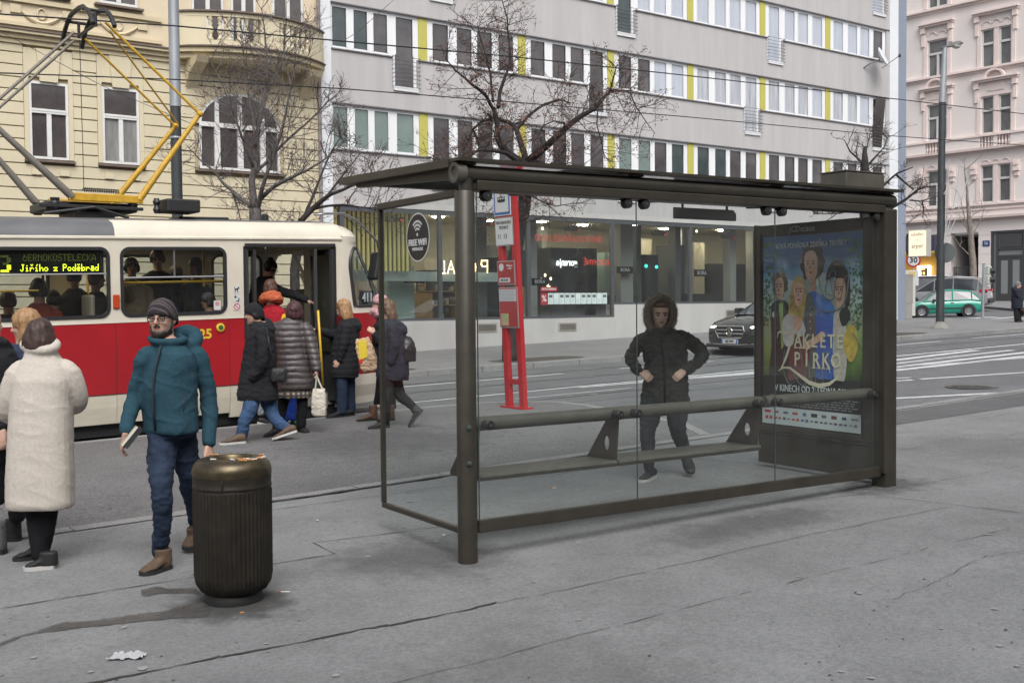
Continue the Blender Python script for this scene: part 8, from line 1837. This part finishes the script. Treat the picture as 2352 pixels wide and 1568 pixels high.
# ---------------- woman in brown quilted coat with a tote bag
M_bq = mat('quilt_brown', (.062, .052, .052), .45, var=.2, scale=25, spec=.5); f = Fig(D(690, 992), 196, 'woman with short wine red hair in a brown quilted coat and plaid skirt', 6)
f.head((676, 716), .225, 200, -4, 0, (668, 760)); f.hair(H_wine, -.38, 1.13, wid=.40)
ct = MB(); f.torso([(679, 893, .205, .175), (679, 880, .215, .185), (676, 845, .205, .175), (671, 806, .180, .155), (668, 780, .190, .155), (667, 752, .195, .13), (667, 740, .15, .11), (668, 730, .09, .09)], ct); f.limb(ct, [(698, 750, 0), (706, 762, 0), (718, 806, -.05), (727, 848, -.12)], [.075, .082, .076, .058]); f.limb(ct, [(640, 750, 0), (632, 765, 0), (630, 808, .08), (640, 840, .2)], [.07, .075, .07, .055]); f.add('coat', ct, M_bq, .012, 2, amp=.004, puff=.016, pitch=.072)
f.hand((727, 848, -.12), (728, 866, -.13), RH, .9, .17, fist=True)
sk = MB(); f.torso([(677, 912, .20, .17), (678, 880, .185, .16)], sk); M_plaid = bpy.data.materials.new('plaid_wool'); M_plaid.use_nodes = True; n = M_plaid.node_tree.nodes; l = M_plaid.node_tree.links; tc = n.new('ShaderNodeTexCoord'); w1 = n.new('ShaderNodeTexWave'); w1.inputs['Scale'].default_value = 5.5; w1.bands_direction = 'Z'; w2 = n.new('ShaderNodeTexWave'); w2.inputs['Scale'].default_value = 5.5; w2.bands_direction = 'X'; ad2 = n.new('ShaderNodeMath'); ad2.operation = 'MULTIPLY'; rp3 = n.new('ShaderNodeValToRGB'); rp3.color_ramp.elements[0].color = (.035, .03, .028, 1); rp3.color_ramp.elements[1].color = (.38, .33, .27, 1)
for w_ in (w1, w2): l.new(tc.outputs['Object'], w_.inputs['Vector'])
l.new(w1.outputs['Fac'], ad2.inputs[0]); l.new(w2.outputs['Fac'], ad2.inputs[1]); l.new(ad2.outputs[0], rp3.inputs[0]); l.new(rp3.outputs[0], n['Principled BSDF'].inputs['Base Color']); n['Principled BSDF'].inputs['Roughness'].default_value = .95
f.add('skirt', sk, M_plaid, .012, 1, amp=.008, freq=10)
f.trousers([([(656, 895, .0), (648, 940, .0), (640, 985, 0)], [.08, .060, .052]), ([(694, 895, .0), (694, 940, .0), (692, 978, 0)], [.08, .062, .055])], M_tight, None, (.004, 9)); f.shoe(('g', 642, 998), ('g', 622, 1001), col=M_snk, L=.22, high=.16, h=.09); f.shoe(('g', 686, 990), ('g', 707, 994), col=M_snk, L=.23, high=.16, h=.09); f.done()
m = MB(); c = f.P((733, 924, -.14)); TX = RH; TM = Matrix((TX, FH, ZU)).transposed().to_4x4(); TM.translation = c
m.loft([[TM @ V((x, y, z)) for x, y in ((-w_, -t), (0, -t * 1.4), (w_, -t), (w_, t), (0, t * 1.4), (-w_, t))] for z, w_, t in ((-.165, .070, .035), (-.15, .078, .05), (-.05, .085, .055), (.08, .078, .045), (.165, .068, .020))]); m = fuse(m, .008, 2); wrinkle(m, .008, 12); bt = tag(m.build('tote_bag', cloth('canvas', (.52, .49, .42), .06), smooth=True), 'cream canvas tote bag hanging from the hand of the brown quilted coat', 'bag'); m = MB()
for y in (-.02, .02): m.tube([TM @ V((-.045, y, .155)), TM @ V((-.03, y * .8, .26)), TM @ V((-.028, 0, .345)), TM @ V((0, y * .8, .26)), TM @ V((.045, y, .155))], .008, 6)
m.build('handle', cloth('canvas', (.52, .49, .42)), bt); m = MB()
for k in range(4): m.box(.0 + .012 * k, .008 + .012 * k, -.062, -.058, -.02 - .02 * k, .05 - .015 * k, 0, TM)
m.build('print', mat('bag_print', (.12, .14, .12), .8), bt)
# ---------------- person with orange scarf boarding, child in blue trousers
dB = depth(at_y(640, 900, 13.45)); f = Fig(dB, 172, 'person in a red and yellow jacket with a big orange scarf boarding the tram', 7)
f.head((622, 662), .215, 165, -8, 0, (624, 705)); f.hair(hairm('auburn', (.10, .04, .025), (.045, .02, .014)), -.3, 1.05)
jk = MB(); f.torso([(632, 840, .17, .14), (632, 790, .18, .15), (630, 740, .19, .14), (628, 716, .17, .12), (626, 700, .08, .08)], jk); f.limb(jk, [(652, 722, .05), (664, 760, .05), (660, 800, .1)], [.07, .065, .05]); f.limb(jk, [(604, 722, .0), (598, 765, .0), (604, 806, .05)], [.07, .065, .05]); f.add('jacket', jk, cloth('red_jacket', (.30, .012, .022)), .012, 3, amp=.008, freq=8)
yk = MB(); limb(yk, [f.P(q) for q in ((638, 728, -.04), (650, 732, -.03), (657, 760, 0))], [.07, .085, .078]); f.add('shoulder_yoke', yk, cloth('yellow_yoke', (.55, .33, .02)), .012, 2, amp=.004)
sc2 = MB(); sc2.tube([f.P((623 + 20 * math.cos(t), 688 + 4 * math.sin(t), .10 * math.sin(t))) for t in [6.283 * k / 16 for k in range(17)]], .052, 12); sc2.tube([f.P((623 + 16 * math.cos(t), 679 + 4 * math.sin(t), .085 * math.sin(t))) for t in [6.283 * k / 16 for k in range(17)]], .042, 10); f.add('scarf', sc2, cloth('orange_scarf', (.40, .10, .045), .25, 20), .010, 2, amp=.014, freq=13)
f.trousers([([(622, 820, 0), (612, 880, -.05), (600, 950, -.1)], [.09, .07, .055]), ([(645, 820, 0), (650, 880, 0), (652, 930, .0)], [.09, .07, .055])], cloth('grey_print', (.20, .21, .23), .6, 30)); f.shoe((592, 972, -.12), (610, 976, -.1), col=M_snk, sole=M_soleW, L=.26); f.shoe(V((f.P((652, 940)).x, f.P((652, 940)).y, gz(f.P((652, 940)).x) + .2)), V((f.P((655, 940, .3)).x, f.P((655, 940, .3)).y, gz(f.P((655, 940, .3)).x) + .2)), col=M_snk, sole=M_soleW, L=.26); f.done()
dC = depth(gnd(664, 976)); f = Fig(dC, 185, 'child in bright blue trousers and green shoes mostly hidden behind the plaid skirt', 8); f.head((664, 800), .20, 185, 0, 0, (664, 835)); f.hair(H_dark, -.3)
jk = MB(); f.torso([(664, 905, .14, .11), (664, 860, .14, .11), (664, 838, .13, .09), (664, 828, .06, .06)], jk); f.add('jacket', jk, M_navy, .012, 2, amp=.006); f.trousers([([(657, 890), (656, 930), (655, 965)], [.065, .055, .045]), ([(671, 890), (672, 930), (673, 962)], [.065, .055, .045])], cloth('bright_blue', (.02, .055, .32))); M_gshoe = mat('shoe_green', (.03, .40, .16), .5); f.shoe(('g', 655, 976), ('g', 645, 979), col=M_snk, sole=M_gshoe, L=.2); f.shoe(('g', 672, 973), ('g', 684, 975), col=M_gshoe, L=.2); f.done()
# ---------------- woman leaning out of the tram doorway
dD = depth(at_y(620, 640, 14.35)); f = Fig(dD, 60, 'woman in black with a hair bun leaning over inside the tram doorway', 9); f.head((622, 617), .22, 55, -32, 8, (606, 655)); f.hair(H_dark, -.12, 1.03, bun=((-.0, -.25, .52), .20)); f.glasses(M_rub)
ct = MB(); f.torso([(600, 860, .19, .15), (602, 780, .19, .16), (602, 720, .19, .16), (603, 680, .20, .15), (606, 650, .17, .12), (610, 635, .09, .09)], ct); f.limb(ct, [(622, 655, -.02), (642, 668, -.05), (678, 678, -.10), (706, 690, -.12)], [.075, .07, .06, .045]); f.limb(ct, [(590, 650, .1), (580, 700, .12), (590, 745, .05)], [.07, .065, .05]); f.add('coat', ct, M_black1, .012, 3, amp=.008, freq=8); f.hand((704, 689, -.12), (716, 694, -.12), ZU, .5, .17); f.trousers([([(596, 850), (594, 885), (594, 905)], [.09, .07, .06]), ([(608, 850, .1), (608, 885, .1), (608, 905, .1)], [.09, .07, .06])], M_tight); f.done()
# ---------------- blonde woman at the front door
f = Fig(D(790, 955), -100, 'blonde woman in a black quilted coat and jeans holding the tram door rail', 10); f.head((789, 708), .225, -108, -4, 0, (800, 745)); f.hair(H_blond, -.72, 1.10, wid=.40, sweep=.10)
ct = MB(); f.torso([(791, 866, .165, .19), (791, 850, .175, .195), (793, 810, .172, .18), (796, 775, .178, .165), (800, 752, .18, .14), (801, 740, .14, .12), (800, 730, .08, .085)], ct); f.limb(ct, [(796, 752, -.14), (790, 790, -.18), (780, 826, -.16)], [.072, .068, .05]); f.limb(ct, [(790, 752, .14), (768, 768, .12), (745, 762, .02), (729, 758, .0)], [.07, .064, .055, .045]); limb(ct, [f.P(q) for q in ((800, 738, .12), (816, 740, .08), (820, 752, .0), (808, 748, -.1))], [.05, .06, .065, .05]); f.add('coat', ct, M_black1, .012, 2, amp=.004, puff=.010, pitch=.08)
f.hand((780, 826, -.16), (770, 842, -.17), -FH, .6, .17); f.hand((729, 758, 0), (716, 755, 0), ZU, .9, .17, fist=True); f.trousers([([(785, 850, -.07), (786, 900, -.07), (785, 946, -.07)], [.085, .075, .072]), ([(802, 850, .08), (804, 900, .08), (806, 940, .08)], [.085, .072, .068])], M_djean, None, (.005, 10)); f.shoe(('g', 790, 956), ('g', 760, 959), col=M_snk, L=.26); f.shoe(('g', 812, 953), ('g', 786, 956), col=M_snk, L=.24); f.done()
# ---------------- woman with pink hat and paper bag
f = Fig(D(850, 962), -88, 'woman in a pink knitted hat and scarf carrying a large paper bag', 11); f.head((874, 699), .222, -90, 0, 0, (884, 738)); M_pk = cloth('pink_knit', (.50, .29, .32), .18, 40, .95, .8, 60); f.beanie(M_pk, .12, -.05, .64, bulk=1.10); f.hair(H_curl, -.55, 1.0)
sc2 = MB(); sc2.tube([f.P((880 + 15 * math.cos(t), 724 + 3 * math.sin(t), .10 * math.sin(t))) for t in [6.283 * k / 14 for k in range(15)]], .05, 10); limb(sc2, [f.P(q) for q in ((868, 718, -.06), (858, 712, -.06), (852, 722, -.05))], [.045, .04, .02]); f.add('scarf', sc2, M_pk, .011, 2, amp=.010, freq=12)
ct = MB(); f.torso([(885, 852, .16, .17), (884, 810, .17, .18), (884, 770, .18, .165), (885, 745, .17, .14), (884, 732, .09, .09)], ct); f.limb(ct, [(880, 750, -.14), (876, 788, -.17), (860, 766, -.20)], [.07, .062, .046]); f.add('coat', ct, M_black1, .012, 3, amp=.008, freq=8); f.hand((861, 766, -.21), (849, 756, -.22), ZU * .6 - FH, .9, .18, fist=True)
f.trousers([([(880, 845, -.05), (874, 890, -.08), (866, 930, -.05)], [.088, .064, .050]), ([(892, 845, .08), (896, 890, .1), (902, 935, .1)], [.085, .062, .05])], M_tight, None, (.004, 9)); M_bb = mat('boot_leather', (.085, .045, .028), .6, var=.25, scale=12); M_flc = mat('fleece_cuff', (.36, .32, .27), .95, bump=.6, bscale=80)
f.shoe(('g', 866, 964), ('g', 829, 967), col=M_bb, L=.27, high=.14, h=.10, name='boot'); f.shoe(('g', 904, 964, .0), ('g', 880, 967, .0), col=M_bb, L=.25, high=.14, h=.10, name='boot'); cf = MB(); c = f.P((864, 933, -.05)); cf.tube([c + RH * (.058 * math.cos(t)) + FH * (.058 * math.sin(t)) for t in [6.283 * k / 14 for k in range(15)]], .028, 8); f.add('boot_cuff', cf, M_flc, .01, 1, amp=.004, freq=30); f.done()
m = MB(); c = f.P((842, 815, -.22)); lean = (RH * -.26 + ZU).normalized(); BMx = Matrix(((RH + ZU * .2).normalized(), FH, lean)).transposed().to_4x4(); BMx.translation = c
m.loft([[BMx @ V((x, y, z)) for x, y in ((-w_, -t), (w_, -t), (w_, t), (-w_, t))] for z, w_, t in ((-.22, .085, .05), (-.20, .10, .07), (0, .11, .08), (.15, .10, .055), (.225, .085, .03))]); m = fuse(m, .010, 1); wrinkle(m, .014, 10); pbg = tag(m.build('paper_bag', mat('kraft_paper', (.44, .31, .20), .8, var=.1, scale=8), smooth=True), 'crumpled brown paper bag with a yellow print carried by the pink hatted woman', 'bag')
m = MB(); P4 = [BMx @ V(q) for q in ((-.10, -.088, -.06), (.02, -.095, -.02), (.06, -.075, .20), (-.05, -.068, .19))]; m.prism(P4, FH * .02 - RH * .012); m.build('yellow_print', mat('print_yellow', (.62, .46, .03), .7), pbg); m = MB(); P4 = [BMx @ V(q) for q in ((-.108, -.092, -.10), (-.06, -.098, -.085), (-.05, -.096, -.03), (-.10, -.09, -.045))]; m.prism(P4, FH * .02 - RH * .012); m.build('red_print', mat('print_red2', (.5, .03, .02), .7), pbg)
# ---------------- curly haired woman walking left behind the end pane
f = Fig(D(876, 982), -86, 'woman with curly fair brown hair and dark coat striding behind the end pane', 12); f.head((886, 710), .225, -88, 0, 0, (896, 750)); f.hair(H_curl, -.62, 1.12, wid=.42, sweep=.22, streak=.012)
ct = MB(); f.torso([(902, 872, .165, .20), (902, 858, .175, .205), (902, 815, .17, .185), (901, 780, .175, .165), (899, 755, .175, .14), (898, 742, .14, .11), (897, 732, .08, .08)], ct); f.limb(ct, [(902, 755, -.16), (906, 795, -.19), (898, 832, -.17)], [.068, .064, .05]); limb(ct, [f.P(q) for q in ((902, 742, .1), (920, 748, .05), (926, 762, 0), (914, 756, -.1))], [.045, .055, .06, .045]); f.add('coat', ct, M_navy, .012, 3, amp=.009, freq=8)
f.trousers([([(893, 855, -.05), (890, 900, -.1), (888, 930, -.08), (887, 965, -.05)], [.09, .072, .058, .045]), ([(905, 855, .08), (918, 905, .08), (936, 922, .05), (957, 942, .0)], [.09, .075, .06, .043])], M_tight, None, (.003, 9)); f.shoe(('g', 893, 981), ('g', 858, 984), col=M_snk, L=.26, high=.08, h=.09, name='boot'); f.shoe((972, 944, .0), (950, 970, -.03), up=V((0, 0, 1)) * .5 - RH * .8, col=M_snk, L=.26, high=.06, h=.09, name='boot'); f.done()
m = MB(); c = f.P((934, 802, .0)); m.ell(c, .11, .11, .17, 16, 12); m.box(-.08, .08, -.10, .10, -.15, .02, 0, Matrix.Translation(c)); m = fuse(m, .012, 3); wrinkle(m, .006, 9); bg_ = tag(m.build('rucksack', mat('leather_black', (.016, .018, .02), .4), smooth=True), 'small black leather rucksack on the back of the curly haired woman', 'bag'); m = MB(); m.tube([c + ZU * .16, c + ZU * .20 - RH * .08, c + ZU * .17 - RH * .15], .012, 6); m.build('strap', M_rub, bg_)
# ---------------- man in fur hood inside the shelter
M_camo = mat('parka_camo', (.055, .052, .042), .8, col2=(.010, .011, .012), scale=11, bump=.2, bscale=140, spec=.35)
f = Fig(D(1486, 1105), 4, 'man in a dark camouflage parka with a fur trimmed hood inside the shelter', 13, .0065, mat('skin_ruddy', (.66, .42, .33), .5, var=.12, scale=14)); f.head((1515, 721), .225, 6, -8, 0, (1518, 772))
pk = MB(); f.torso([(1528, 930, .185, .14), (1528, 918, .195, .15), (1529, 880, .188, .15), (1530, 840, .178, .145), (1526, 800, .188, .145), (1524, 780, .180, .125), (1520, 768, .13, .10), (1518, 755, .09, .10)], pk)
f.limb(pk, [(1490, 776, .0), (1476, 783, .0), (1456, 805, .02), (1449, 824, .0), (1468, 853, -.13)], [.060, .064, .056, .052, .042]); f.limb(pk, [(1560, 772, .02), (1573, 778, .02), (1605, 800, .03), (1614, 818, .02), (1575, 851, -.13)], [.060, .064, .056, .052, .042])
pk.tube([f.P((1517 + 30 * math.cos(t), 764 + 5 * math.sin(t), -.08 * math.sin(t))) for t in [6.283 * k / 16 for k in range(17)]], .026, 10)
pk.ell(f.hl(0, -.24, .0), .56 * f.H, .44 * f.H, .72 * f.H, 20, 14, 0, Matrix((f.hX, f.hY, f.hZ)).transposed())
f.add('parka', pk, M_camo, .009, 3, amp=.013, freq=10); z = MB(); z.tube([onfront(f, u, v, q) for u, v, q in ((1517, 770, .125), (1522, 810, .152), (1526, 860, .158), (1527, 925, .150))], .011, 6); z.lathe([(.005, 0), (.010, .004), (.005, .008)], onfront(f, 1541, 823, .15), 10, ax=-FH); f.parts.append(('front_flap', z, cloth('flap', (.012, .012, .014)), None, 'parka', True))
fur = MB(); rf2 = random.Random(4); ring = []
def fr_pt(t, r=1.0): return f.hl(.51 * r * math.sin(t), .10 + .03 * math.cos(t), -.01 + .66 * r * math.cos(t))
for k in range(5200):
    t = rf2.uniform(-2.72, 2.72); p = fr_pt(t) + f.hY * rf2.gauss(0, .024); out = (p - f.hl(0, .17, .02)).normalized(); a_ = rf2.uniform(0, 6.283); tg = f.hY.cross(out)
    d_ = (out * rf2.uniform(.15, 1.2) + f.hY * rf2.uniform(-.2, .9) + tg * rf2.gauss(0, .5) - ZU * .15).normalized(); L_ = rf2.uniform(.022, .050); sd_ = d_.cross(out + tg * .3).normalized() * .0022; fur.add([p - sd_, p + sd_, p + d_ * L_ + sd_ * .3, p + d_ * L_ - sd_ * .3], [(0, 1, 2, 3)], rf2.randint(0, 2))
core = MB(); core.tube([fr_pt(-2.75 + 5.5 * k / 30) for k in range(31)], .034, 8); fur.add(core.v, core.f, 1)
f.parts.append(('fur_trim', fur, [mat('fur_tan', (.42, .32, .22), .9), mat('fur_brown', (.20, .145, .10), .9), mat('fur_pale', (.58, .49, .37), .9)], None, 'parka', False))
fg = MB(); fg.ell(f.hl(0, .12, .36), .30 * f.H, .27 * f.H, .14 * f.H, 16, 10, 0, Matrix((f.hX, f.hY, f.hZ)).transposed()); f.add('hair', fg, hairm('ginger', (.20, .07, .03), (.09, .035, .018)), .008, 1, streak=.005)
f.hand((1469, 853, -.14), (1492, 868, -.16), ZU * .5 - FH * .8, .8, .185, fist=True, thumb=-1); f.hand((1573, 851, -.14), (1550, 868, -.16), ZU * .5 - FH * .8, .8, .185, fist=True, thumb=1)
f.trousers([([(1498, 910, -.02), (1494, 950, -.06), (1488, 990, -.10), (1488, 1030, -.06), (1490, 1078, -.02)], [.100, .090, .068, .058, .042]), ([(1556, 910, .02), (1556, 950, .0), (1556, 985, .02), (1566, 1015, .2), (1574, 1042, .32)], [.100, .090, .070, .058, .045])], cloth('grey_jeans', (.030, .034, .040), .3, 14), [(1527, 925, .165, .125), (1527, 895, .16, .12)], (.009, 10))
f.shoe(('g', 1502, 1096), ('g', 1468, 1110), col=M_snk, sole=M_soleW, w_=.047, h=.095, L=.28); f.shoe((1572, 1046, .36), (1584, 1078, .18), up=V((0, 0, .5)) - FH * .8, col=M_snk, sole=M_soleB, w_=.047, L=.27); f.done(hairm('ginger', (.20, .07, .03), (.09, .035, .018)))
# ---------------- woman with a dog at the far corner
f = Fig(D(2337, 740), 75, 'woman in a grey hat and dark coat standing with a dog at the far corner', 14, .014); f.head((2338, 655), .225, 78, 0, 0, (2335, 666)); f.beanie(cloth('grey_knit', (.16, .17, .18), .3, 20), .1, -.15, .62); ct = MB(); f.torso([(2336, 708, .17, .19), (2336, 690, .18, .19), (2335, 676, .185, .165), (2335, 666, .17, .13), (2335, 662, .08, .08)], ct); f.limb(ct, [(2335, 668, -.16), (2336, 678, -.18), (2342, 683, -.15)], [.065, .06, .045]); limb(ct, [f.P(q) for q in ((2332, 662, 0), (2328, 664, 0), (2327, 668, 0))], [.09, .09, .06]); f.add('coat', ct, M_navy, .016, 2, amp=.006, puff=.010, pitch=.1)
f.trousers([([(2333, 706, -.05), (2333, 722, -.05), (2333, 735, -.05)], [.085, .07, .05]), ([(2338, 706, .05), (2338, 722, .05), (2338, 735, .05)], [.085, .07, .05])], M_black1, voxel=.016); f.shoe(('g', 2331, 739.6), ('g', 2338, 739.8), col=M_bb, L=.27); f.shoe(('g', 2337, 738.6), ('g', 2344, 738.8), col=M_bb, L=.27); f.done()
dq = D(2356, 738.5); g0 = gnd(2361, 738.5); 
dm = MB(); DXv = RH; up = ZU
def dp(x, y, z): return g0 + DXv * x + FH * y + up * z
limb(dm, [dp(-.24, 0, .40), dp(-.05, 0, .40), dp(.20, 0, .42)], [.105, .10, .12]); limb(dm, [dp(.22, 0, .46), dp(.33, 0, .58)], [.085, .065]); dm.ell(dp(.37, 0, .62), .09, .075, .07, 12, 8); limb(dm, [dp(.42, 0, .61), dp(.50, 0, .58)], [.045, .032])
for y in (-.05, .05): dm.prism([dp(.33, y, .66), dp(.38, y, .66), dp(.34, y, .74)], FH * .02)
for y in (-.07, .07):
    limb(dm, [dp(.20, y, .40), dp(.21, y, .22), dp(.20, y, .04)], [.055, .035, .026]); limb(dm, [dp(-.24, y, .40), dp(-.20, y, .26), dp(-.30, y, .17), dp(-.28, y, .04)], [.075, .045, .030, .026]); limb(dm, [dp(.21, y, .025), dp(.25, y, .02)], [.027, .022]); limb(dm, [dp(-.27, y, .025), dp(-.23, y, .02)], [.027, .022])
limb(dm, [dp(-.32, 0, .45), dp(-.42, 0, .40), dp(-.46, 0, .30)], [.03, .022, .012]); dm = fuse(dm, .012, 2); tag(dm.build('dog', mat('dog_dark', (.020, .013, .012), .8), smooth=True), 'dark brown dog standing beside the woman at the right edge', 'dog')
# ---------------- passengers seen through the tram windows
def rider(u, v, y, fy, label, coat, hairmat, seed, yaw=None, hat=None, h=.225, wide=.2, pitch=0, low=820, hl_=-.35, vol=1.04, arm=None):
    d = depth(at_y(u, v, y)); f = Fig(d, fy, label, seed, .013); k = FPX / d; f.head((u, v), h, yaw, pitch, 0, (u, v + .22 * k)); f.hair(hairmat, hl_, vol, voxel=.013)
    if hat: f.beanie(hat, .12, -.15, .62)
    jk = MB(); f.torso([(u, low, wide * .9, .15), (u, v + .52 * k, wide, .16), (u, v + .34 * k, wide, .15), (u, v + .26 * k, wide * .9, .12), (u, v + .17 * k, .08, .08)], jk)
    for sg in (-1, 1): f.limb(jk, [f.P((u, v + .30 * k)) + f.W * (sg * wide * .95), f.P((u, v + .58 * k)) + f.W * (sg * (wide + .05)), f.P((u, v + .78 * k)) + f.W * (sg * wide * .8) + f.F * .18], [.075, .068, .05])
    if arm: f.limb(jk, [f.P((u, v + .30 * k)), f.P(arm[0]), f.P(arm[1])], [.07, .06, .045]); f.hand(arm[1], arm[2], ZU, .9, .17, fist=True)
    f.add('coat', jk, coat, .016, 2, amp=.008, freq=7); f.done()
M_rust = cloth('rust', (.20, .035, .02)); M_char = cloth('charcoal', (.035, .035, .04)); M_beige = cloth('beige', (.30, .24, .17)); M_gbn = cloth('grey_beanie', (.13, .14, .15), .4, 30)
rider(89, 664, 14.15, 200, 'passenger in a rust red jacket seated behind the tram window', M_rust, H_dark, 31, low=790, vol=1.15, hl_=-.4)
rider(124, 688, 14.25, 190, 'small passenger in a grey beanie seated behind the tram window', M_char, H_dark, 32, hat=M_gbn, h=.20, wide=.15, low=790)
rider(172, 632, 14.6, 170, 'standing passenger in black at the middle of the rear tram window', M_black1, H_brown, 33, low=850); rider(222, 640, 14.35, 120, 'standing passenger in charcoal at the right of the rear tram window', M_char, H_dark, 34, low=850)
rider(20, 690, 14.5, 180, 'seated passenger at the left edge of the rear tram window', M_char, H_brown, 35, low=800)
rider(303, 612, 14.45, 30, 'standing passenger in beige holding the yellow rail behind the tram window', M_beige, H_dark, 36, low=850, arm=((300, 690, -.1), (292, 655, -.35), (305, 652, -.36))); rider(362, 592, 14.55, 20, 'tall passenger in a black coat bending his head at the tram window', M_black1, H_dark, 37, low=850, wide=.25, pitch=-25); rider(448, 612, 14.3, -30, 'woman passenger with dark hair looking out of the tram window', M_black1, H_dark, 38, low=850, wide=.2, hl_=-.5)
rider(478, 692, 14.0, -85, 'child passenger in a grey hat seated at the tram window', M_char, H_dark, 39, hat=M_gbn, h=.2, wide=.15, low=790); rider(405, 630, 14.9, 160, 'passenger in charcoal standing at the far side of the tram', M_char, H_brown, 40, low=850)
